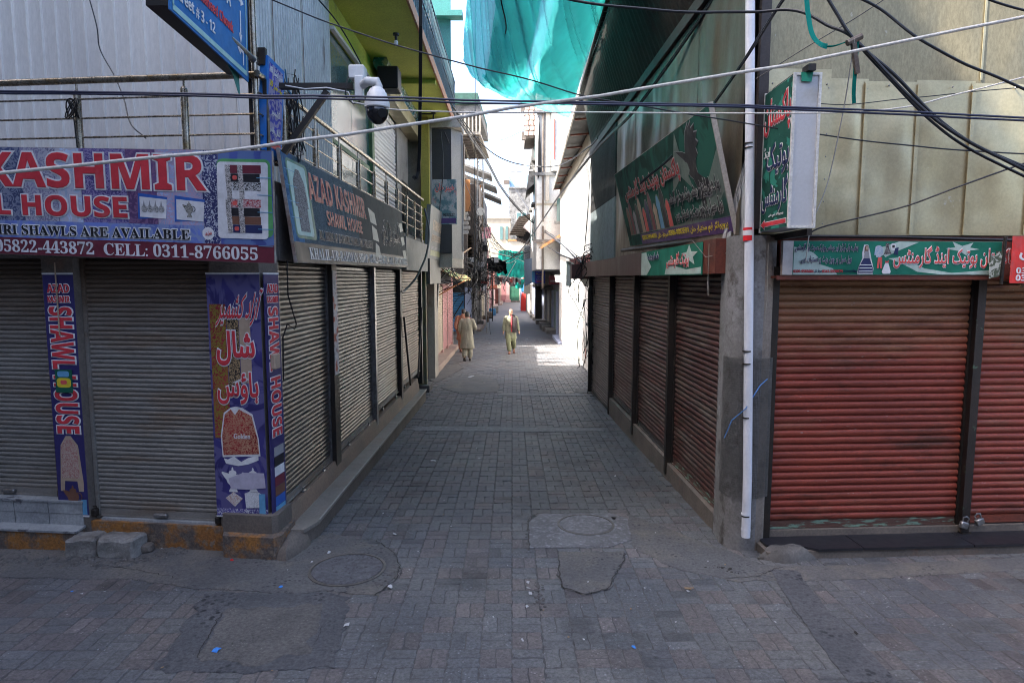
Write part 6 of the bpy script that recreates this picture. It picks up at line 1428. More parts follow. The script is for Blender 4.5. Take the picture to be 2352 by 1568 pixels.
# ------------------------------------------------------------------ right side beyond the red shutters
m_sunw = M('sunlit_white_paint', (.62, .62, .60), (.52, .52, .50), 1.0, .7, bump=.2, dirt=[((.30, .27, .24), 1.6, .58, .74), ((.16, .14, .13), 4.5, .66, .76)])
WB = thing('shop_building', 'white painted building in full sun on the right of the alley', 'building', (2.3, 15.5, 0))
wpart('wall', m_sunw, WB, lambda m: m.box(2.34, 12, 15.35, 31, -1.5, 6.8))
for k in range(6):
    a = 15.5 + k * 2.55; wpart('wall_panel', m_sunw, WB, lambda m: m.box(2.30, 2.335, a, a + 2.53, G(a) + .2, 2.48)); 
    for z0 in (2.52, 4.42): wpart('upper_sheet', m_sunw, WB, corrw((Vector((2.335, 0, 0)), R(-90)), -(a + 2.53), -a, z0, z0 + 1.88, .16, .018))
wpart('grey_louvre', M('blue_grey_sheet', (.26, .32, .38), (.22, .27, .32), 2, .5, .3), WB, corrw((Vector((2.31, 0, 0)), R(-90)), -18.8, -17.0, 2.6, 4.3, .12, .02))
wpart('beige_band', m_cream, WB, corrw((Vector((2.30, 0, 0)), R(-90)), -30.9, -15.4, 6.28, 6.78, .14, .02))
wpart('white_stripe', m_sunw, WB, lambda m: m.box(2.26, 2.298, 21.6, 21.9, G(21), 2.4)); wpart('base_dirt', m_plaster_brown, WB, lambda m: m.box(2.285, 2.299, 15.5, 30.8, G(20) - .5, G(28) + .16)) if False else None
for (y, s, mm) in ((19.6, .5, m_brickr), (21.3, .25, m_steps), (23.5, .3, m_steps)): wpart('flaked_patch', mm, WB, lambda m: m.poly([(2.291, 0), (2.299, 0), (2.299, .1), (2.291, .1)], 0, 0) if False else m.box(2.292, 2.2985, y, y + .12, G(y) + .2, G(y) + .2 + s))
wpart('green_scrawl', pr('scrawl_green', (.1, .4, .3)), WB, lambda m: [m.bar((2.292, 20 + k * .45, 1.15 - k * .05 + .05 * (k % 2)), (2.292, 20.45 + k * .45, 1.15 - (k + 1) * .05 + .05 * ((k + 1) % 2)), .015) for k in range(9)])
t = thing('slanted_awning', 'maroon slanted sign box with a white zigzag stripe above the sunlit wall', 'awning', (2.0, 16.2, 2.36)); t.scale.z = .75
part('panel', m_pink, t, lambda m: m.loft([[(-.55, 0, .75), (.30, 0, 1.1), (.30, 0, .0), (-.05, 0, -.1)], [(-.55, .12, .75), (.30, .12, 1.1), (.30, .12, .0), (-.05, .12, -.1)]]))
part('white_zigzag', m_sunw, t, lambda m: (m.poly([(-.62, .70), (-.45, .66), (.10, -.12), (-.14, -.14)], -.03, -.005), m.poly([(-.62, .72), (-.50, .70), (-.48, -.14), (-.62, -.14)], -.03, -.006)))
# row with small shutters and pale piers, Y 31-60
RS = thing('shop_row', 'row of small purple, green and ochre shutters with pale blue piers on the right', 'shop row', (2.5, 31, G(31)))
wpart('wall', m_whitew, RS, lambda m: m.box(2.62, 12, 31.1, 60, -3, 6.4)); wpart('canopy', m_weath, RS, lambda m: m.box(1.95, 2.6, 40, 60, 1.75, 1.95))
for k, (a, b, mm) in enumerate(((31.2, 34.6, m_sh_purp), (35.2, 38.6, m_sh_grn), (39.2, 42.4, m_sh_yel), (43, 46, m_sh_yel), (46.5, 50, m_wall_dk))):
    shutter(RS, (Vector((2.58, 0, 0)), R(-90)), -b, -a, G(a) + .1, 1.85, .085, mm, y=0, seg=1, singles=False, frame_m=m_whitew, depth=.02)
for y, x in ((31.0, 2.45), (34.8, 2.45), (38.8, 2.45), (52, 2.1), (56, 2.0), (60, 1.9)): wpart('blue_pier', m_bluew, RS, lambda m: m.box(x, 2.7, y, y + .35 + .02 * (y - 31), -3, 1.74))
st = thing('stone_step', 'pale stone step blocks along the foot of the small shutters', 'step', (2.2, 30, G(30)))
for k, (y0, y1, x0, h) in enumerate(((29.2, 33.5, 2.15, .07), (36.5, 38.5, 2.0, .22), (39.0, 40.6, 1.9, .28), (41.3, 43.4, 1.85, .34), (47, 49, 1.8, .3), (53, 55, 1.75, .3), (58, 60, 1.7, .3))):
    bx('step_slab', m_bluew if k == 0 else m_plast, st, x0 - 2.2, .5, y0 - 30, y1 - 30, G(y1) - G(30) - .3, G(y0) - G(30) + h)
# tall white house above, jutting over the lane
TW = thing('apartment_building', 'tall white house jutting over the lane beyond the metal eaves', 'building', (1.3, 31, 2))
wpart('wall', m_sunw, TW, lambda m: m.box(1.20, 12, 31.2, 42, 2.9, 11.9)); wpart('sloped_gable', m_sunw, TW, lambda m: m.box(1.9, 12, 30.9, 31.19, 7.6, 12.6)); wpart('cornice', m_cream, TW, lambda m: m.box(1.0, 12, 31.0, 42, 11.91, 12.15))
wpart('red_drip', pr('drip_red', (.5, .08, .06)), TW, lambda m: m.box(2.0, 2.04, 30.86, 30.89, 8.1, 10.0)); wpart('quoin_strip', M('speckled_strip', (.55, .50, .42), (.35, .32, .28), 30, .8), TW, lambda m: m.box(1.62, 1.80, 31.1, 31.19, 6.2, 11.6))
wpart('dark_gap', m_dark, TW, lambda m: m.poly([(1.25, 7.2), (1.42, 7.6), (1.38, 8.9), (1.30, 10.2), (1.26, 9.0)], 31.12, 31.19)); 
wpart('brick_parapet', M('old_brick', (.30, .20, .18), (.38, .30, .28), 5, .9, bump=.5), TW, lambda m: [m.cbox(.62 + (j % 2) * .05 + i * .24, .84 + (j % 2) * .05 + i * .24, 33, 33.3, 9.7 + j * .25, 9.92 + j * .25, b=.02) for i in range(3) for j in range(10)])['kind'] = 'stuff'
wpart('brick_pier', m_brick, TW, lambda m: (m.box(.66, 1.3, 33.1, 36, 9.6, 12.4), m.box(.45, .7, 33.05, 33.3, 10.9, 11.7), m.box(.5, .72, 33.05, 33.3, 9.5, 9.9)))
wpart('balcony', m_weath, TW, lambda m: m.poly([(.75, 7.0), (1.2, 7.4), (1.2, 9.2), (1.05, 9.2)], 33.5, 37)); 
wpart('floor_bands', m_cream, TW, lambda m: m.box(1.17, 12, 31.16, 31.2, 6.0, 6.1)); wpart('street_lamp_arm', m_white, TW, lambda m: m.bar((-.1, 33.5, 7.95), (1.1, 33.5, 8.05), .07))
for k in range(3): wpart('window', m_glass, TW, lambda m: m.box(1.16, 1.2, 33 + k * 3, 34.2 + k * 3, 4.6, 6.0))
RM = thing('apartment_building', 'pale rendered houses further down the right side', 'building', (2, 43, 2))
wpart('wall', m_whitew, RM, lambda m: m.box(1.7, 12, 42.1, 60, 1.96, 7.5)); wpart('wall', m_plast, RM, lambda m: m.box(1.75, 12, 60.1, 82, -4, 5.6)); wpart('wall', m_whitew, RM, lambda m: m.box(2.4, 12, 82.1, 111.9, -4, 6.0)); wpart('red_render', m_brickr, RM, lambda m: m.box(1.6, 1.69, 45, 46.5, 3.2, 5.2)); wpart('dark_shaft', m_wall_dk, RM, lambda m: m.box(1.15, 1.74, 60.2, 62, 1.0, 5.6))
# tin canopies, electric box, boards
def tinroof(pts, m_, t, name='tin_sheet', th=.02, n=10, d=.06):
    a, b, c, e = [Vector(p) for p in pts]; up = (b - a).cross(e - a).normalized()
    mb = MB(); vs = []
    for k in range(2 * n + 1):
        u = k / (2 * n); o_ = up * (d if k % 2 else 0); vs += [a.lerp(b, u) + o_, e.lerp(c, u) + o_]
    q = len(vs); vs2 = [v + up * th for v in vs]
    mb.add(vs + vs2, [(2 * k, 2 * k + 1, 2 * k + 3, 2 * k + 2) for k in range(2 * n)] + [(q + 2 * k, q + 2 * k + 2, q + 2 * k + 3, q + 2 * k + 1) for k in range(2 * n)] + [(2 * k, 2 * k + 2, q + 2 * k + 2, q + 2 * k) for k in range(2 * n)])
    return mb.build(name, m_, t, fix=False)
t = thing('tin_canopy', 'tilted corrugated tin canopy with a dark underside over the right side of the alley', 'canopy', (1.2, 46, 5))
tinroof([atY(1170, 540, 46) - t.location, atY(1192, 498, 46) - t.location, atY(1248, 485, 47) - t.location, atY(1235, 545, 48) - t.location], m_tin, t); part('dark_body', m_dark, t, lambda m: m.loft([[atY(1178, 535, y) - t.location, atY(1240, 520, y) - t.location, atY(1232, 556, y) - t.location, atY(1195, 552, y) - t.location] for y in (47, 50)]))
tinroof([atY(1183, 552, 46) - t.location, atY(1215, 566, 46) - t.location, atY(1232, 556, 48) - t.location, atY(1190, 540, 48) - t.location], m_brickr if False else m_tin, t, n=7)
part('notice_board', pr('notice', (.42, .36, .36)), t, lambda m: m.loft([[atY(1200, 522, y) - t.location, atY(1216, 504, y) - t.location, atY(1240, 528, y) - t.location, atY(1228, 545, y) - t.location] for y in (45.6, 45.8)])); part('prop', m_tin, t, lambda m: (m.bar(atY(1208, 560, 45.5) - t.location, atY(1246, 505, 45.5) - t.location, .05), m.bar(atY(1200, 580, 45.5) - t.location, atY(1236, 540, 45.5) - t.location, .05)))
t = thing('red_canopy', 'small maroon tin canopy just right of the tilted tin one', 'canopy', (1.8, 40, 5))
tinroof([atY(1218, 528, 40) - t.location, atY(1262, 522, 40) - t.location, atY(1268, 534, 41) - t.location, atY(1222, 548, 41) - t.location], pr('maroon_tin', (.22, .03, .035)), t, n=8, d=.04); part('red_frame', P_lred, t, lambda m: (m.bar(atY(1250, 530, 40) - t.location, atY(1246, 620, 40) - t.location, .05), m.bar(atY(1262, 530, 40) - t.location, atY(1255, 560, 40) - t.location, .04), m.bar(atY(1222, 548, 40) - t.location, atY(1264, 530, 40) - t.location, .05)))
t = thing('wooden_canopy', 'small tilted wooden canopy on the sunlit wall', 'canopy', (2.2, 32, 4.3))
part('board', m_woodo, t, lambda m: m.loft([[atY(1240, 566, y) - t.location, atY(1287, 537, y) - t.location, atY(1289, 542, y) - t.location, atY(1242, 572, y) - t.location] for y in (30.4, 31)])); part('frame', m_wood, t, lambda m: (m.bar(atY(1238, 570, 30.3) - t.location, atY(1252, 553, 30.3) - t.location, .08), m.bar(atY(1289, 543, 30.3) - t.location, atY(1262, 562, 30.3) - t.location, .10, .03)))
t = thing('electric_box', 'grey meter cabinet fixed high on the right wall beside the green cloth', 'electric box', tuple(atY(1213, 600, 44)))
part('cabinet', M('grey_plastic', (.30, .31, .32), rough=.6), t, lambda m: (m.cbox(-.32, .38, 0, .5, -.05, 1.1, b=.03), m.cbox(-.30, .1, -.05, .5, -.6, -.1, b=.03))); part('door', m_steel, t, lambda m: (m.box(-.22, .28, -.02, -.001, .05, 1.0),)); part('post', m_wall_dk, t, lambda m: m.box(.5, .95, 0, .5, -4, 1.9))
t = thing('shop_sign', 'pale blue sign box standing out from the right wall far down the alley', 'shop sign', tuple(atY(1204, 660, 40)))
part('side', pr('pale_blue', (.24, .33, .46)), t, lambda m: m.loft([[(0, 0, 0.05), (0, 0, 1.75), (0, .05, 1.75), (0, .05, 0.05)], [(.42, -1.6, .28), (.42, -1.6, 1.78), (.42, -1.55, 1.78), (.42, -1.55, .28)]])); part('front', pr('bright_sky', (.10, .36, .66)), t, lambda m: m.box(.44, 1.0, -1.6, -1.3, .32, 1.95))
S11 = sign('notice_sign', 'small royal blue notice with white, yellow and red lines beside the pale blue box', 'street sign', atY(1228, 651, 37.5), 0)
bx('board', pr('royal', (.03, .05, .38)), S11, 0, .60, 0, .03, 0, .86)
letters(S11, urdu('گلی نمبر 04'), .06, .54, .68, .80, P_white, None, .02, 0, -.01); letters(S11, urdu('وارڈ نمبر 29'), .06, .54, .50, .62, P_yel, None, .02, 0, -.01); letters(S11, urdu('خدمت کمیٹی'), .12, .50, .34, .44, P_white, None, .01, 0, -.01); letters(S11, urdu('کونسلر شہر'), .06, .54, .20, .30, P_white, None, .01, 0, -.01); rect(S11, 'red_bar', P_red, .10, .5, .08, .15, y=-.01)
t = thing('covered_bundle', 'tall bundle wrapped in bright red cloth standing at the right of the alley', 'bundle', (1.55, 80, G(80)))
def bun(m):
    rings = []
    for j in range(9):
        z = j / 8 * 2.25; s = 1 - .12 * (j > 6) - .1 * (j == 8); rings.append([(((.50 * s) * (1 + .05 * noise.noise(Vector((k, j, 0))))) * max(-.9, min(.9, 1.4 * math.cos(a))) + .03 * j / 8, .4 * s * max(-.9, min(.9, 1.4 * math.sin(a))), z) for k, a in [(k, k * math.pi / 8) for k in range(16)]])
    m.loft(rings)
part('red_cloth', M('red_wrap', (.55, .025, .015), (.42, .02, .015), 1.5, .6), t, bun, smooth=True)
t = thing('wall_poster', 'blue edged pictorial posters above the red bundle', 'poster', (1.2, 82, .9))
part('board', pr('blue_poster', (.03, .20, .55)), t, lambda m: m.box(0, 1.3, -.1, 0, -.1, 1.1)); part('picture', floral('portrait_blocks', (.45, .42, .40), (.10, .08, .07), 3), t, lambda m: m.box(.35, 1.05, -.13, -.11, .05, .95)); part('green_board', P_green, t, lambda m: m.box(.0, .9, -.1, 0, 1.15, 1.5)); part('white_board', P_white, t, lambda m: m.box(.0, .8, -.1, 0, 1.52, 1.9)); part('yellow_board', P_yel, t, lambda m: (m.box(.2, .75, -.1, 0, 1.95, 2.15),)); part('yellow_board', P_yel, t, lambda m: m.box(.2, .75, -.1, 0, 2.25, 2.45)); part('pier', m_bluew, t, lambda m: m.box(-.15, 3, .01, .3, -4, 3.6))
t = thing('small_banner', 'white printed cloth scrap pinned low on the right wall', 'banner', tuple(atY(1276, 648, 27))); part('cloth', floral('white_print', (.55, .56, .55), (.1, .25, .25), 12, .56, .62), t, lambda m: m.poly([(0, 0), (.62, -.02), (.60, .28), (-.05, .30)], 0, .02))

# clutter on the far right and left fronts
for k, (y, z, w_, h, mm, lab) in enumerate(((33.6, 2.15, .55, .45, P_maroon, 'maroon'), (44.2, 2.2, .5, .6, P_dkgreen, 'dark green'), (48.5, 2.3, .6, .9, P_yel, 'mustard yellow'), (53.5, 2.2, .5, .7, P_white, 'dirty white'), (62.5, 1.9, .7, .9, P_lred, 'red'))):
    t = thing('shop_sign', '%s board standing out from the shops on the far right of the alley' % lab, 'shop sign', (2.5 if k == 0 else 1.75, y, z)); bx('board', mm, t, -w_, .05, 0, .07, 0, h); part('bracket', m_black, t, lambda m: m.bar((-w_, .03, h + .03), (.05, .03, h + .03), .04)); rect(t, 'print_band', P_grey, -w_ + .06, -.05, h * .3, h * .5, y=-.01)
for k, (x, y, z) in enumerate(((1.16, 33.2, 8.6), (1.16, 36.4, 8.6), (1.16, 39.4, 8.6), (1.16, 33.4, 6.4), (1.16, 38.0, 6.6))): wpart('window', m_glass, TW, lambda m: m.box(x, x + .04, y, y + 1.2, z, z + 1.3)); wpart('window_sill', m_weath, TW, lambda m: m.box(x - .14, x + .04, y - .1, y + 1.3, z - .12, z))
for z in (4.2, 7.4, 10.3): wpart('ledge_course', m_weath, TW, lambda m: m.box(1.05, 3.5, 31.05, 31.19, z, z + .14)); wpart('drain_stack', m_tin, TW, lambda m: m.tube([(1.5, 31.12, z - 2.2), (1.5, 31.12, z + .8)], .05, 8))
for x, z in ((2.15, 5.2),): wpart('front_window', m_glass, TW, lambda m: m.box(x, x + .7, 30.84, 30.895, z, z + 1.1)); wpart('window_sill', m_weath, TW, lambda m: m.box(x - .1, x + .8, 30.7, 30.895, z - .12, z))
for k in range(6): wpart('window', m_glass, RM, lambda m: m.box(1.66, 1.70, 43 + k * 2.8, 44.2 + k * 2.8, 3.3, 4.7)); wpart('balcony_ledge', m_weath, RM, lambda m: m.box(1.3, 1.7, 42.8 + k * 2.8, 44.6 + k * 2.8, 2.9, 3.05))
for k in range(3): wpart('balcony_rail', m_black, RM, lambda m: [m.bar((1.32, 48 + k * 4 + q * .3, 3.05), (1.32, 48 + k * 4 + q * .3, 3.8), .03) for q in range(8)] + [m.bar((1.32, 48 + k * 4, 3.8), (1.32, 50.1 + k * 4, 3.8), .04)])
for k, (y, z) in enumerate(((29.0, 5.3), (31.2, 5.3), (33.4, 5.3), (28.4, 7.4), (31.6, 7.4))): wpart('window', m_dark, HB, lambda m: m.box(-3.62, -3.58, y, y + 1.0, z, z + 1.2))
for k in range(5): wpart('shop_box', [m_conc_dark, m_wood, m_tin, m_sh_blue, m_conc][k], FLr, lambda m: m.cbox(-2.35, -2.35 + .4 + .1 * k, 43 + k * 7.1, 43.6 + k * 7.1, G(45 + k * 7) + .05, G(45 + k * 7) + .5 + .08 * k, b=.03))
# ------------------------------------------------------------------ lattice pole, its boxes and its tangle
t = thing('lattice_pole', 'grey steel lattice electricity pole thick with wires left of centre', 'utility pole', (-1.80, 36.6, G(36.6)))
def lat(m):
    for x in (-.32, .32): m.bar((x, 0, 0), (x * .45, 0, 10.2), .06)
    for x in (-.32, .32): m.bar((x, .5, 0), (x * .45, .3, 10.2), .06)
part('leg', m_steel, t, lambda m: m.bar((-.32, 0, 0), (-.14, 0, 10.2), .07)); part('leg', m_steel, t, lambda m: m.bar((.32, 0, 0), (.14, 0, 10.2), .07)); part('leg', m_steel, t, lambda m: m.bar((.32, .5, 0), (.14, .3, 10.2), .06)); part('leg', m_steel, t, lambda m: m.bar((-.32, .5, 0), (-.14, .3, 10.2), .06))
def xb(m):
    n = 18
    for k in range(n):
        z0, z1 = k * 10.2 / n, (k + 1) * 10.2 / n; w0, w1 = .32 - .18 * z0 / 10.2, .32 - .18 * z1 / 10.2
        m.bar((-w0 if k % 2 else w0, 0, z0), (w1 if k % 2 else -w1, 0, z1), .03); m.bar((w0, 0, z0), (-w0, 0, z0), .025) if k % 3 == 0 else None
part('bracing', m_steel, t, xb); part('red_plate', P_lred, t, lambda m: m.box(-.02, .36, -.06, -.03, 2.5, 3.05)); part('white_plate', P_white, t, lambda m: m.box(.0, .34, -.08, -.061, 2.48, 2.9))
for k, (x, z, s) in enumerate(((.0, 3.9, .22), (.5, 4.2, .15), (-.5, 4.25, .14), (-.1, 3.4, .16), (.9, 4.25, .16), (.28, 4.9, .18))): part('meter_box', M('grey_plastic', (.30, .31, .32), rough=.6) if k % 2 == 0 else m_dark, t, lambda m: m.cbox(x - s * .8, x + s * .8, -.3, -.1, z - s, z + s, b=.02))
part('lamp_dish', m_white, t, lambda m: m.tube([(-.02, -.2, 7.0), (.02, -.35, 6.95)], [.12, .24], 14)); part('cross_arm', m_steel, t, lambda m: (m.bar((-.6, 0, 4.15), (1.1, 0, 4.3), .06), m.bar((-.5, 0, 8.8), (.5, 0, 8.8), .05)))
rr = random.Random(11)
def tangle(m, c, n, sx_, sz_, th, dn=1.0):
    for k in range(n):
        p = Vector(c) + Vector((rr.uniform(-.3, .3), rr.uniform(-.2, .1), rr.uniform(-.5, .5) * sz_)); pts = [p]
        for q in range(rr.randrange(3, 7)):
            p = p + Vector((rr.gauss(0, sx_), rr.gauss(0, .08), rr.gauss(-.18 * dn, sz_ * .28))); pts.append(p)
        m.tube(catm(pts, 3), th * rr.uniform(.7, 1.3), 4, cap=False)
def catm(P, k=6):
    P = [Vector(p) for p in P]
    if len(P) < 3: return P
    Q = [P[0] * 2 - P[1]] + P + [P[-1] * 2 - P[-2]]; out = []
    for i in range(1, len(Q) - 2):
        a, b, c, d = Q[i - 1:i + 3]
        for j in range(k):
            t_ = j / k; out.append(.5 * ((2 * b) + (c - a) * t_ + (2 * a - 5 * b + 4 * c - d) * t_ ** 2 + (-a + 3 * b - 3 * c + d) * t_ ** 3))
    out.append(P[-1]); return out
mb = MB(); tangle(mb, (-1.85, 36.3, 4.6), 34, .14, 2.4, .012, 2.0); tangle(mb, (-1.7, 36.3, 2.7), 34, .35, .9, .014); tangle(mb, (-1.2, 37, 3.1), 16, .4, .5, .014)
tagp(mb.build('cable_tangle', m_dark, smooth=True, fix=False), 'dense tangle of black cables bunched on the lattice pole', 'cables', kind='stuff')
mb = MB(); tangle(mb, (2.0, 15.0, 3.05), 26, .12, .5, .010); tangle(mb, (1.95, 15.1, 1.9), 18, .07, .9, .009, 1.6)
tagp(mb.build('cable_tangle', m_dark, smooth=True, fix=False), 'tangle of black wires hanging off the far end of the maroon fascia', 'cables', kind='stuff')
mb = MB(); tangle(mb, (-1.95, 21, 3.2), 30, .25, .5, .012); tagp(mb.build('cable_tangle', m_dark, smooth=True, fix=False), 'loose wires above the patched awning on the left', 'cables', kind='stuff')
t = thing('dark_tarpaulin', 'dark sagging tarpaulin beside the lattice pole', 'tarpaulin', (0, 0, 0))
cloth('sheet', [atY(1122, 590, 40), atY(1160, 600, 40), atY(1165, 628, 41), atY(1118, 622, 41)], 12, 8, m_dark, .3, 5, None, None, root=t)
rebase(t, atY(1118, 622, 41))
t = thing('rag_line', 'scraps of grey and red cloth bunched under the green sheet', 'cloth', (0, 0, 0))
for k in range(9):
    x = 1140 + k * 6; cloth('rag', [atY(x, 636 + (k % 3) * 3, 55), atY(x + 9, 638, 55), atY(x + 8, 654 - (k % 2) * 8, 56), atY(x + 1, 650, 56)], 5, 4, [P_grey, P_lred, P_white, P_black][k % 4], .25, k, None, None, root=t)
rebase(t, atY(1160, 652, 56))
t = thing('iron_gate_frame', 'thin black iron frame standing at the left before the far shops', 'frame', (-1.95, 52, G(52)))
part('frame', m_black, t, lambda m: (m.bar((-.25, 0, 0), (-.25, 0, 3.6), .07), m.bar((.35, 0, 0), (.35, 0, 3.6), .07), m.bar((-.25, 0, .3), (.35, 0, .3), .06), m.bar((-.25, 0, 1.8), (.35, 0, 1.8), .05)))

# ------------------------------------------------------------------ out of view: a tall block added to shade the crossing, houses opposite
SB = thing('unseen_building', 'tall plastered block added out of view at the left to shade the crossing', 'building', (-12, 0, 0))
wpart('wall', m_plast, SB, lambda m: m.box(-24, -9.6, -18, 6.4, -1, 19)); wpart('wall', m_plast, SB, lambda m: m.box(-9.59, -8.5, -18, -2.9, -1, 13))
for i in range(4):
    for j in range(5): wpart('window', m_glass, SB, lambda m: m.box(-9.62, -9.58, -2.5 + i * 4.8, -13.6 + i * 4.8, 3.2 + j * 3.4, 5.0 + j * 3.4))
OB = thing('unseen_building', 'plastered shop houses across the street behind the viewer', 'building', (0, -6, 0))
wpart('wall', m_plast, OB, lambda m: m.box(-8.49, 14, -14, -3.6, -1, 7))
for i in range(6):
    wpart('roller_shutter', m_sh_grey, OB, lambda m: m.box(-8 + i * 3.6, -5.2 + i * 3.6, -3.59, -3.5, .2, 2.7)); wpart('window', m_glass, OB, lambda m: m.box(-7.6 + i * 3.6, -5.6 + i * 3.6, -3.59, -3.54, 4.2, 6.2))

# ------------------------------------------------------------------ shade nets
def netmat(name, c, tr, alpha=.9):
    m = bpy.data.materials.new(name); m.use_nodes = True; N = m.node_tree.nodes; L = m.node_tree.links
    for n in list(N):
        if n.type != 'OUTPUT_MATERIAL': N.remove(n)
    out = [n for n in N if n.type == 'OUTPUT_MATERIAL'][0]
    d = N.new('ShaderNodeBsdfDiffuse'); t_ = N.new('ShaderNodeBsdfTranslucent'); x = N.new('ShaderNodeMixShader'); x.inputs[0].default_value = tr
    tp = N.new('ShaderNodeBsdfTransparent'); x2 = N.new('ShaderNodeMixShader')
    g = N.new('ShaderNodeNewGeometry'); ns = N.new('ShaderNodeTexNoise'); ns.inputs['Scale'].default_value = 2.2; ns.inputs['Detail'].default_value = 5; L.new(g.outputs['Position'], ns.inputs['Vector'])
    mx = N.new('ShaderNodeMix'); mx.data_type = 'RGBA'; mx.inputs[6].default_value = tuple(v * .75 for v in c) + (1,); mx.inputs[7].default_value = tuple(min(1, v * 1.2) for v in c) + (1,); L.new(ns.outputs['Fac'], mx.inputs[0])
    for s in (d, t_): L.new(mx.outputs[2], s.inputs[0])
    L.new(d.outputs[0], x.inputs[1]); L.new(t_.outputs[0], x.inputs[2]); L.new(tp.outputs[0], x2.inputs[1]); L.new(x.outputs[0], x2.inputs[2]); x2.inputs[0].default_value = alpha
    L.new(x2.outputs[0], out.inputs[0]); return m
m_net = netmat('teal_shade_net', (.09, .55, .52), .66, .92)
m_netd = netmat('dark_teal_cloth', (.012, .20, .165), .3, .99)
def net():
    t = thing('shade_net', 'large bright teal shade net slung under the eaves above the alley', 'shade net', (0.4, 11, 6.8))
    def edge(P, u):
        u *= len(P) - 1; i = min(int(u), len(P) - 2); return P[i].lerp(P[i + 1], u - i)
    top = [atY(1090, -190, 8.4), atY(1150, -150, 8.2), atY(1300, -190, 8.2), atY(1450, -200, 8.2)]
    bot = catm([atY(1064, 138, 13), atY(1092, 180, 13.4), atY(1135, 210, 13.8), atY(1210, 240, 14.8), atY(1308, 268, 16.3)], 8)
    def lay(u0, u1, v0, v1, dz, seed, m_, nm):
        mb = MB(); nx, nv = 120, 100; vs = []
        for j in range(nv + 1):
            for i in range(nx + 1):
                u = u0 + (u1 - u0) * i / nx; v = v0 + (v1 - v0) * j / nv
                p = edge(top, u).lerp(edge(bot, u), v); s = math.sin(math.pi * u) * .8 * math.sin(math.pi * min(1, v * .9)) * (1 - v ** 3)
                w_ = 9.5 * (u - .62 * v ** .75) + seed
                f = -abs(noise.noise(Vector((w_ * .8, v * .7, seed)))) * .30 + noise.noise(Vector((w_ * 2.2, v * .9, seed + 4))) * .09 + noise.noise(Vector((w_ * 8, v * 2, seed + 7))) * .045; f *= 1 - .75 * v ** 4
                p = p + Vector((f * .25, 0, -s + f + dz)); vs.append(p - t.location)
        mb.add(vs, [(j * (nx + 1) + i, j * (nx + 1) + i + 1, (j + 1) * (nx + 1) + i + 1, (j + 1) * (nx + 1) + i) for j in range(nv) for i in range(nx)])
        mb.build(nm, m_, t, smooth=True, fix=False)
    lay(0, 1, 0, 1, 0, 1, m_net, 'net_sheet'); lay(.34, .62, .0, .97, .10, 5, m_net, 'net_fold'); lay(.70, 1, .0, .9, .12, 9, m_net, 'net_fold')
    part('hem_cord', m_dark, t, lambda m: m.tube([p - t.location for p in bot], .008, 5))
    part('tie_cord', m_dark, t, lambda m: m.tube(catm([atY(1145, -60, 8.6) - t.location, atY(1150, 0, 8.8) - t.location, atY(1162, 60, 9.4) - t.location, atY(1158, 110, 10.5) - t.location, atY(1185, 190, 12) - t.location]), .010, 5))
net()
cloth('green_sheet', [atY(1145, 574, 57), atY(1205, 578, 57), atY(1206, 640, 58), atY(1140, 632, 58)], 20, 16, m_netd, .5, 8, 'green cloth sheet strung across the far end of the alley', 'cloth', frq=3)
cloth('green_sheet', [atY(1196, 590, 50), atY(1210, 572, 50), atY(1214, 588, 50), atY(1198, 600, 50)], 6, 6, m_netd, .1, 9, 'small bright green rag beside the grey meter cabinet', 'cloth')
cloth('green_sheet', [atY(1180, 640, 58), atY(1206, 640, 58), atY(1200, 662, 58), atY(1184, 662, 58)], 8, 6, m_netd, .3, 10, 'drooping tail of green cloth under the far sheet', 'cloth')

# ------------------------------------------------------------------ cables across the view
m_cab = M('cable_black', (.014, .016, .022), rough=.45); m_cabw = M('cable_white', (.60, .58, .54), (.50, .48, .44), 2, .5); m_cabt = netmat('strap_teal', (.02, .28, .24), .3, 1.0); m_cabn = M('cable_navy', (.02, .025, .06), rough=.4)
def cable(label, pts, r, m=None, twin=0, name='cable', k=6, sag=0):
    P = [atY(*p) for p in pts]; t0 = P[0].copy(); C_ = catm(P, k)
    if sag: C_ = [p - Vector((0, 0, sag * math.sin(math.pi * i / (len(C_) - 1)))) for i, p in enumerate(C_)]
    C_ = [p + Vector((0, 0, 1)) * noise.noise(p * 2.3) * r * 1.1 for p in C_]
    mb = MB(); mb.tube([p - t0 for p in C_], r, 8)
    if twin:
        for q in range(twin): mb.tube([p - t0 + Vector((0, .004 * math.sin(i * .7 + q), (r * 2.1) * (q + 1) * (1 if q % 2 else -1) + .004 * math.sin(i * .5 + q))) for i, p in enumerate(C_)], r, 8)
    o = mb.build(name, m or m_cab, smooth=True, fix=False); o.location = t0; tagp(o, label, 'cable', 'cables strung across the street')
    if twin: o['kind'] = 'stuff' if False else o.get('kind', ''); 
    if 'kind' in o and not o['kind']: del o['kind']
    return o
cable('thick white cable rising from the KASHMIR sign to the top right corner', [(-60, 403, 3.7), (600, 335, 3.9), (1175, 250, 4.1), (1800, 150, 4.2), (2420, 24, 4.2)], .0105, m_cabw)
cable('pair of straight black cables crossing the whole picture above the shop signs', [(-60, 208, 4.4), (500, 217, 4.5), (1175, 232, 4.6), (1800, 246, 4.5), (2420, 274, 4.4)], .0075, m_cabn, twin=1)
cable('thin white line running from the security camera to the right building', [(812, 236, 5.7), (960, 256, 5.5), (1400, 259, 5.2), (1980, 256, 5.0), (2200, 215, 5.0), (2420, 160, 5.0)], .006, m_cabw)
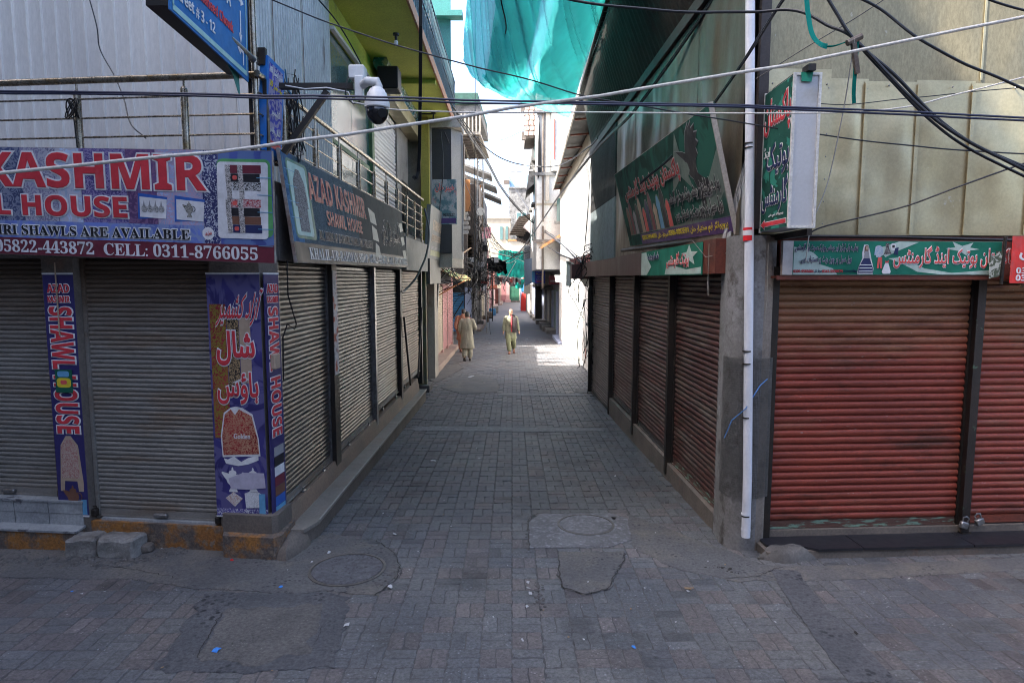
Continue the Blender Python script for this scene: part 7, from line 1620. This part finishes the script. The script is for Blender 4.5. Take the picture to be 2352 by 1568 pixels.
cable('black cable crossing the teal net towards the drain pipe', [(1180, -30, 5.4), (1350, 8, 5.3), (1550, 26, 5.2), (1720, 30, 5.1), (1800, 24, 5.0), (1850, 33, 4.9), (1900, 60, 4.8), (1965, 92, 4.7), (2080, 215, 4.6), (2200, 312, 4.5), (2420, 425, 4.4)], .011)
cable('thick black cable falling from the top to the knot of straps', [(1880, -40, 4.8), (1920, 30, 4.75), (1962, 92, 4.7), (2050, 170, 4.65), (2150, 270, 4.6), (2250, 340, 4.5), (2420, 412, 4.4)], .012)
cable('second thick black cable running parallel below the knot', [(1965, 96, 4.72), (2040, 180, 4.68), (2140, 280, 4.62), (2240, 350, 4.55), (2420, 438, 4.45)], .010)
cable('black cable sloping across the upper right aluminium sheets', [(1935, -20, 4.9), (2020, 20, 4.9), (2110, 92, 4.8), (2200, 140, 4.8), (2290, 178, 4.8), (2420, 236, 4.8)], .010)
cable('short black cable cutting the extreme top right corner', [(2230, -16, 4.5), (2300, 10, 4.5), (2420, 42, 4.5)], .008)
cable('thin black wire from the top left over the camera and net to the right edge', [(590, -14, 5.6), (780, 62, 5.7), (1000, 130, 5.7), (1200, 180, 5.7), (1345, 222, 5.7), (1500, 248, 5.6), (1750, 290, 5.5), (2000, 325, 5.4), (2200, 345, 5.3), (2420, 355, 5.3)], .0062)
cable('black wire rising from the green strip sign to the right edge', [(1850, 540, 5.6), (1900, 518, 5.55), (2060, 480, 5.4), (2200, 430, 5.2), (2351, 375, 5.1), (2420, 350, 5.0)], .007)
cable('thin wire loop on the aluminium sheets right of the green sign box', [(1860, 237, 5.6), (1950, 240, 5.6), (2100, 225, 5.55), (2250, 210, 5.5), (2420, 195, 5.5)], .004)
cable('pair of black cables climbing behind the drain pipe to the top', [(1470, 420, 8.0), (1560, 340, 7.2), (1640, 235, 6.3), (1700, 150, 5.7), (1745, 80, 5.5), (1790, 10, 5.3), (1815, -30, 5.2)], .009, twin=1)
cable('fine wire climbing to the top right behind the thick cables', [(1735, 182, 5.6), (1850, 110, 5.4), (1960, 45, 5.3), (2060, -20, 5.2)], .004)
cable('double black cable slanting from the roof down into the alley', [(1660, -40, 6.6), (1560, 110, 7.8), (1450, 260, 9.5), (1380, 330, 12), (1290, 440, 17), (1235, 520, 22), (1190, 580, 28), (1160, 600, 34)], .013, twin=1)
cable('long black cable from the pale bracketed house down to the tin canopy', [(1040, 255, 16), (1090, 330, 18), (1120, 375, 21), (1150, 430, 26), (1190, 480, 32), (1235, 520, 34), (1290, 560, 24), (1320, 590, 17), (1335, 600, 15.3)], .017, twin=2)
cable('black cable sagging across the sky between the two eaves', [(1030, 230, 15), (1065, 280, 16), (1110, 335, 17), (1160, 368, 17.5), (1230, 383, 17), (1290, 378, 16), (1350, 340, 13.5), (1372, 318, 12.5)], .014)
cable('thin grey wire sagging high between the balcony and the brick parapet', [(1030, 225, 19), (1070, 300, 21), (1110, 318, 24), (1150, 322, 27), (1200, 300, 28), (1240, 265, 22), (1330, 180, 15), (1400, 20, 10)], .008)
cable('bundle of black cables hanging down the dark bay', [(1012, 302, 17.2), (1018, 380, 17.2), (1012, 450, 17.2), (1004, 530, 17.0), (985, 600, 16.5)], .012, twin=1)
cable('black cable fanning from the bay roof to the lattice pole', [(1020, 302, 17.2), (1040, 350, 18), (1060, 400, 22), (1085, 460, 28), (1110, 520, 34), (1118, 580, 36)], .012)
cable('dark vertical rope hanging from the top of the picture through the sky gap', [(1091, -20, 16), (1091, 200, 16), (1090, 420, 16), (1089, 560, 16), (1090, 640, 16)], .010)
for k, (dx, c_) in enumerate((((0, 0), 'upper'), ((3, 10), 'lower'))):
    cable('%s white cable looping from the lattice pole across the green sheet' % c_, [(1100, 530 + dx[1], 36), (1108, 560 + dx[1], 37), (1125, 590 + dx[1], 40), (1150, 600 + dx[0], 44), (1180, 590 + dx[1], 46), (1215, 560, 46), (1240, 530 - dx[1], 46)], .026, m_cabw)
cable('white cable drooping in a deep loop below the green sheet', [(1130, 595, 40), (1138, 625, 42), (1146, 648, 43), (1155, 650, 44), (1168, 630, 45), (1185, 600, 46)], .026, m_cabw)
cable('long white cable from the pole to the blue notice', [(1105, 575, 37), (1140, 582, 38), (1180, 592, 40), (1220, 608, 40), (1262, 616, 38)], .020, m_cabw)
for k in range(9):
    a = rnd.uniform(0, 1); yy = rnd.uniform(560, 600)
    cable(['slack black wire crossing low over the far alley, strand %s' % s for s in ('nearest the pole top', 'under the cream house', 'beside the grey house', 'above the green sheet', 'touching the tin canopy', 'beneath the maroon canopy', 'along the sunlit wall', 'by the wooden canopy', 'at the slanted awning')][k],
          [(1105 + k * 3, 470 + 14 * k, 36), (1130 + k * 8, 560 + 4 * k, 40), (1170 + k * 8, 590 - 2 * k, 42), (1230 + k * 5, 560 + 3 * k, 38), (1290 + k * 4, 585 + 2 * k, 24), (1335 + k, 602, 15.5)], .013)
cable('bare black wire from the cream house window to the tin canopy', [(1168, 406, 60), (1200, 460, 55), (1235, 510, 48)], .02); cable('thin black wire on the sunlit wall from the eave to the awning', [(1358, 345, 15.5), (1352, 450, 15.5), (1345, 540, 15.4), (1338, 600, 15.3)], .012)
cable('black cable curving down beside the silver fascia', [(975, 480, 14.5), (985, 530, 14), (980, 580, 13.5), (960, 630, 13), (930, 665, 12.5), (920, 670, 12)], .022)
cable('thin black wire dropping in front of the white cladding', [(200, -20, 6.6), (222, 60, 6.6), (230, 115, 6.6), (265, 180, 6.5), (285, 230, 6.2), (300, 285, 6.0), (335, 318, 5.9)], .006)
cable('thin pipe edge wire following the roof line over the camera', [(720, -14, 9), (780, 60, 9.5), (830, 150, 10), (880, 260, 10.5)], .010)
# straps and knot at the upper right
t = thing('teal_strap', 'frayed teal strap looping from the top to the cable knot at upper right', 'strap', tuple(atY(1850, -20, 4.75)))
def strapf(P, wd, m_, nm):
    Q = catm([atY(*p) - t.location for p in P], 5)
    def f(m):
        for a, b in zip(Q, Q[1:]): m.bar(a, b, .003, wd, up=(1, 0, .3))
    part(nm, m_, t, f)
strapf([(1850, -30, 4.75), (1855, 30, 4.74), (1865, 80, 4.72), (1885, 103, 4.7), (1910, 107, 4.7), (1940, 98, 4.68), (1962, 88, 4.66)], .035, m_cabt, 'strap')
strapf([(1968, 92, 4.64), (1966, 130, 4.64), (1962, 180, 4.64), (1960, 215, 4.65), (1961, 238, 4.66)], .028, m_netd, 'strap_tail')
part('metal_clamp', m_tin, t, lambda m: (m.bar(atY(1958, 88, 4.62) - t.location, atY(1968, 170, 4.63) - t.location, .03), m.tube([atY(1945, 100, 4.62) - t.location, atY(1978, 84, 4.62) - t.location], .022, 8)))
part('white_string', m_cabw, t, lambda m: m.tube(catm([atY(1962, 90, 4.6) - t.location, atY(1950, 170, 4.7) - t.location, atY(1935, 260, 4.9) - t.location, atY(1900, 420, 5.3) - t.location, atY(1862, 520, 5.5) - t.location, atY(1850, 600, 5.6) - t.location]), .0045, 5), smooth=True)

# ------------------------------------------------------------------ people
def remesh(mb, name, mats, parent, vox=.014, smooth=6, wr=0, wsc=8, seed=0):
    me = mb.mesh(name, mats); o = bpy.data.objects.new(name, me)
    md = o.modifiers.new('r', 'REMESH'); md.mode = 'VOXEL'; md.voxel_size = vox; md.use_smooth_shade = True
    s = o.modifiers.new('s', 'SMOOTH'); s.factor = .5; s.iterations = smooth
    m2 = evaluated_mesh(o)
    if wr:
        for v in m2.vertices:
            c = v.co; f = noise.noise(Vector((c.x * wsc * 1.6, c.y * wsc * 1.6, c.z * wsc * .45 + seed))) + .5 * noise.noise(Vector((c.x * wsc * 3, c.y * wsc * 3, c.z * wsc + seed)))
            v.co = c + v.normal * f * wr
    if not len(m2.materials): m2.materials.append(mats)
    m2.polygons.foreach_set('use_smooth', [True] * len(m2.polygons))
    o = link(bpy.data.objects.new(name, m2)); o.parent = parent; return o
def limb(m, pts, rs, n=12, sq=None):
    m.tube(catm(pts, 4), [q for q in interp(rs, (len(pts) - 1) * 4 + 1)], n)
def interp(rs, n):
    return [rs[min(int(i / (n - 1) * (len(rs) - 1)), len(rs) - 2)] + (rs[min(int(i / (n - 1) * (len(rs) - 1)) + 1, len(rs) - 1)] - rs[min(int(i / (n - 1) * (len(rs) - 1)), len(rs) - 2)]) * ((i / (n - 1) * (len(rs) - 1)) - min(int(i / (n - 1) * (len(rs) - 1)), len(rs) - 2)) for i in range(n)]
def torso(m, secs, n=20):                           # secs: (x, y, z, rx, ry)
    m.loft([[(x + rx * math.cos(2 * math.pi * k / n), y + ry * math.sin(2 * math.pi * k / n), z) for k in range(n)] for x, y, z, rx, ry in secs])
def hand(m, w_, d, side, s=1):
    w_ = Vector(w_); d = Vector(d).normalized(); sd = Vector((0, 1, 0)); nrm = d.cross(sd).normalized()
    m.tube([w_, w_ + d * .04, w_ + d * .085], [.022 * s, .036 * s, .034 * s], 8)
    for k, (o_, ln) in enumerate(((-.030, .060), (-.010, .070), (.010, .066), (.029, .052))):
        b = w_ + d * .075 + sd * o_ * s
        m.tube([b, b + d * ln * .5 + nrm * .004 * side, b + d * ln * .9 + nrm * .022 * side], [.0095, .009, .008], 6)
    b = w_ + d * .03 - sd * .028 * s; m.tube([b, b + d * .03 - sd * .025, b + d * .065 - sd * .028 + nrm * .01 * side], [.012, .011, .009], 6)
skin = M('skin', (.36, .19, .12), (.30, .155, .10), 20, .55, wpos=False)
hairm = M('black_hair', (.012, .010, .009), (.022, .018, .016), 60, .6, bump=.5, bsc=200)
def person(label, loc, rz, J, m_top, m_leg, shoe_m, bald=False, moustache=False, hem=.52, hemw=(.27, .19), skirt_lean=(0, 0), scarf=False):
    t = thing('person', label, 'person', loc, rz)
    hd = Vector(J['head'])
    b = MB()
    torso(b, [(0, 0, .84, .13, .10), (0, 0, .95, .165, .115), (0, 0, 1.10, .145, .105), (0, -.005, 1.28, .17, .115), (0, 0, 1.40, .175, .10), (0, .005, 1.46, .12, .075), (0, .0, 1.49, .06, .055)])
    limb(b, [(0, .01, 1.44), (0, -.005, 1.52), hd - Vector((0, -.01, .06))], [.062, .056, .055])
    n = 20; rings = []
    for (z, rx, ryf, ryb, oy) in ((-.115, .030, .035, .03, -.045), (-.10, .048, .055, .05, -.03), (-.06, .062, .078, .07, -.01), (-.01, .071, .085, .088, 0), (.04, .076, .086, .098, .004), (.08, .070, .078, .092, .006), (.105, .050, .055, .07, .008), (.118, .02, .02, .03, .01)):
        rings.append([(hd.x + rx * math.cos(a), hd.y + oy + (ryf if math.sin(a) < 0 else ryb) * math.sin(a), hd.z + z) for a in [2 * math.pi * k / n for k in range(n)]])
    b.loft(rings)
    b.tube([hd + Vector((0, -.075, .03)), hd + Vector((0, -.098, -.005)), hd + Vector((0, -.112, -.022)), hd + Vector((0, -.09, -.032))], [.010, .013, .019, .012], 8)
    for s in (-1, 1):
        b.ball(hd + Vector((s * .078, .01, -.005)), (.012, .022, .034), 8, 6); b.ball(hd + Vector((s * .03, -.078, .028)), (.024, .014, .010), 8, 5)
    b.ball(hd + Vector((0, -.082, -.060)), (.028, .014, .010), 8, 5)
    for s, k in ((-1, 'R'), (1, 'L')):
        limb(b, [(s * .13, 0, 1.42), J['sh' + k], J['el' + k], J['wr' + k]], [.06, .055, .042, .027]); hand(b, J['wr' + k], J['hd' + k], s)
        limb(b, [(s * .07, 0, .93), J['kn' + k], J['an' + k]], [.09, .058, .038])
        a_ = Vector(J['an' + k]); f = Vector(J['ft' + k]).normalized(); limb(b, [a_ - f * .04, a_ + f * .05 - Vector((0, 0, .045)), a_ + f * .16 - Vector((0, 0, .055))], [.035, .036, .022], 8)
    remesh(b, 'body', skin, t, .0125, 2)
    k_ = MB()                                          # long shirt
    lx, ly = skirt_lean
    torso(k_, [(lx, ly, hem, hemw[0], hemw[1]), (lx * .8, ly * .8, hem + .15, hemw[0] * .93, hemw[1] * .93), (lx * .3, ly * .3, .90, .215, .155), (0, 0, 1.06, .195, .140), (0, 0, 1.25, .205, .140), (0, 0, 1.38, .205, .125), (0, .005, 1.455, .15, .090), (0, .008, 1.50, .070, .066), (0, .005, 1.525, .062, .060)], 24)
    for s, q in ((-1, 'R'), (1, 'L')):
        sh, el, wr = Vector(J['sh' + q]), Vector(J['el' + q]), Vector(J['wr' + q])
        limb(k_, [(s * .12, 0, 1.39), sh, el, el.lerp(wr, .55), wr - (wr - el).normalized() * .01], [.082, .080, .068, .060, .052])
    remesh(k_, 'long_shirt', m_top, t, .018, 4, .013, 7, rnd.random() * 9)
    l_ = MB()
    torso(l_, [(0, 0, .66, .17, .13), (0, 0, .80, .19, .14), (0, 0, .94, .17, .12)])
    for s, q in ((-1, 'R'), (1, 'L')):
        an = Vector(J['an' + q]); kn = Vector(J['kn' + q]); limb(l_, [(s * .08, 0, .84), kn + Vector((0, 0, .02)), kn.lerp(an, .55), an + Vector((0, 0, .02))], [.125, .105, .098, .074])
    remesh(l_, 'trousers', m_leg, t, .018, 4, .014, 8, rnd.random() * 9)
    for s, q in ((-1, 'R'), (1, 'L')):
        an = Vector(J['an' + q]); f = Vector(J['ft' + q]).normalized(); up = Vector((0, 0, 1)); sole = an - up * .055
        m = MB(); heel = sole - f * .07; toe = sole + f * .19
        m.loft([[c + sx_ * w_ * Vector((f.y, -f.x, 0)).normalized() + Vector((0, 0, hh)) for sx_, hh in ((-1, -.035), (1, -.035), (1, h * .6), (.6, h), (-.6, h), (-1, h * .6))] for c, w_, h in ((heel, .030, .045), (sole - f * .03, .040, .06), (sole + f * .06, .047, .045), (sole + f * .14, .045, .02), (toe, .026, .0))])
        m.build('shoe', shoe_m, t, smooth=True)
    h_ = MB()
    if bald:
        for (a0, a1) in ((-.35, math.pi + .35),):
            rg = []
            for z, e in ((-.05, 1.06), (-.02, 1.09), (.02, 1.10), (.05, 1.07), (.075, 1.0)):
                rg.append([(hd.x + .077 * e * math.cos(a), hd.y + .012 + .096 * e * math.sin(a), hd.z + z) for a in [a0 + (a1 - a0) * i / 16 for i in range(17)]] + [(hd.x + .066 * math.cos(a), hd.y + .012 + .085 * math.sin(a), hd.z + z) for a in [a1 - (a1 - a0) * i / 16 for i in range(17)]])
            h_.loft(rg)
    else:
        rings = []
        for (z, rx, ryf, ryb) in ((-.075, .058, .0, .082), (-.04, .077, .01, .100), (.0, .083, .02, .108), (.05, .086, .075, .110), (.09, .078, .085, .100), (.12, .052, .06, .072), (.135, .02, .02, .03)):
            rings.append([(hd.x + rx * math.cos(a), hd.y + .004 + (ryf if math.sin(a) < 0 else ryb) * math.sin(a), hd.z + z) for a in [2 * math.pi * k / 20 for k in range(20)]])
        h_.loft(rings)
    o = h_.build('hair', hairm, t, smooth=True)
    for v in o.data.vertices: v.co += Vector((noise.noise(v.co * 60), noise.noise(v.co * 61), noise.noise(v.co * 62))) * .004
    if moustache:
        part('moustache', hairm, t, lambda m: m.tube([hd + Vector((-.032, -.078, -.052)), hd + Vector((0, -.094, -.043)), hd + Vector((.032, -.078, -.052))], [.005, .011, .005], 6), smooth=True)
        for s in (-1, 1):
            part('eyebrow', hairm, t, lambda m: m.tube([hd + Vector((s * .014, -.088, .042)), hd + Vector((s * .048, -.074, .043))], .0055, 5)); part('eye', m_dark, t, lambda m: m.ball(hd + Vector((s * .030, -.088, .024)), (.012, .006, .005), 8, 5))
    return t
m_olive = M('olive_cloth', (.165, .165, .110), (.125, .128, .085), 3, .85, bump=.2, wpos=False); m_olive2 = M('olive_trousers', (.165, .17, .095), (.125, .13, .07), 3, .85, wpos=False)
m_creamc = M('cream_cloth', (.29, .265, .205), (.24, .22, .17), 3, .85, bump=.2, wpos=False); m_rust = M('rust_cloth', (.29, .13, .085), (.24, .11, .07), 3, .85, bump=.2, wpos=False)
m_shoe = M('brown_leather', (.12, .035, .02), rough=.4); m_shoeb = M('black_leather', (.02, .017, .015), rough=.5)
p = onG(1173, 811)
J1 = dict(head=(.0, -.03, 1.635), shR=(-.195, 0, 1.41), elR=(-.275, .03, 1.13), wrR=(-.29, -.04, .88), hdR=(-.1, -.15, -1), shL=(.195, 0, 1.41), elL=(.265, .02, 1.13), wrL=(.315, -.02, .88), hdL=(.15, -.15, -1),
          knR=(-.09, -.17, .50), anR=(-.05, -.24, .09), ftR=(-.05, -1, -.02), knL=(.10, -.05, .50), anL=(.10, .26, .17), ftL=(.1, -.85, -.45))
T1 = person('man in olive long shirt walking this way, dark shawl on his shoulder', (p.x, p.y, gz(p.y)), R(-2), J1, m_olive, m_olive2, m_shoe, bald=True, moustache=True, hem=.58, hemw=(.235, .18))
m_shw = M('black_shawl', (.018, .014, .016), (.03, .02, .024), 5, .85, wpos=False); m_shr = M('red_shawl_edge', (.42, .03, .04), (.10, .015, .02), 30, .8, wpos=False)
def shawl(m):
    A = [(.03, .09, 1.40), (.05, .0, 1.56), (.04, -.13, 1.42), (.03, -.175, 1.25), (.035, -.19, 1.05), (.04, -.19, .86)]; B = [(.17, .13, 1.38), (.19, .0, 1.50), (.20, -.14, 1.40), (.205, -.17, 1.22), (.20, -.18, 1.03), (.20, -.18, .84)]
    C2 = [(.185, .14, 1.36), (.235, .01, 1.47), (.245, -.12, 1.36), (.25, -.14, 1.20), (.245, -.15, 1.02), (.24, -.15, .83)]
    rings = []
    for a, b, c in zip(A, B, C2):
        a, b, c = Vector(a), Vector(b), Vector(c); q = Vector((0, .03, -.01)); rings.append([a, a.lerp(b, .5) + Vector((0, -.012, 0)), b, c, c + q, b + q, a.lerp(b, .5) + q, a + q])
    m.loft(rings)
part('shawl', m_shw, T1, shawl, smooth=True)
part('shawl_edge', m_shr, T1, lambda m: m.loft([[Vector(a), Vector(a) + Vector((.055, -.008, 0)), Vector(a) + Vector((.055, .0, 0)), Vector(a) + Vector((0, .01, 0))] for a in ((.0, -.085, 1.535), (.0, -.155, 1.42), (.0, -.19, 1.25), (.0, -.205, 1.05), (.005, -.205, .87))]), smooth=True)
part('collar', m_shoeb, T1, lambda m: m.poly([(-.03, 1.50), (.0, 1.46), (.03, 1.50), (.015, 1.515), (-.015, 1.515)], -.098, -.09))
p = onG(1073, 828)
# their own fronts look up the alley: each is built facing the viewer and turned round
J2 = dict(head=(.0, -.06, 1.61), shR=(-.195, 0, 1.41), elR=(-.30, -.02, 1.12), wrR=(-.16, -.17, 1.40), hdR=(.35, -.1, 1), shL=(.195, 0, 1.41), elL=(.26, .0, 1.13), wrL=(.24, -.16, .93), hdL=(-.1, -.4, -1),
          knR=(-.09, -.04, .50), anR=(-.10, .02, .09), ftR=(0, -1, -.02), knL=(.09, -.06, .50), anL=(.08, .20, .13), ftL=(0, -.9, -.35))
person('man in a cream long shirt seen from behind, hand raised to his face', (p.x, p.y, gz(p.y)), R(178), J2, m_creamc, m_creamc, m_shoeb, hem=.44, hemw=(.26, .19))
p = onG(1063, 808)
J3 = dict(head=(-.03, -.05, 1.62), shR=(-.195, 0, 1.41), elR=(-.25, -.02, 1.13), wrR=(-.22, -.14, .92), hdR=(.1, -.3, -1), shL=(.195, 0, 1.41), elL=(.28, .06, 1.13), wrL=(.25, -.02, .88), hdL=(-.1, -.3, -1),
          knR=(-.09, -.12, .50), anR=(-.10, -.02, .09), ftR=(0, -1, -.02), knL=(.09, -.03, .50), anL=(.08, .14, .11), ftL=(0, -.9, -.2))
person('man in a rust coloured shirt half hidden behind the one in cream', (p.x, p.y, gz(p.y)), R(176), J3, m_rust, m_rust, m_shoe, hem=.5)

bpy.data.scenes.remove(_bench)
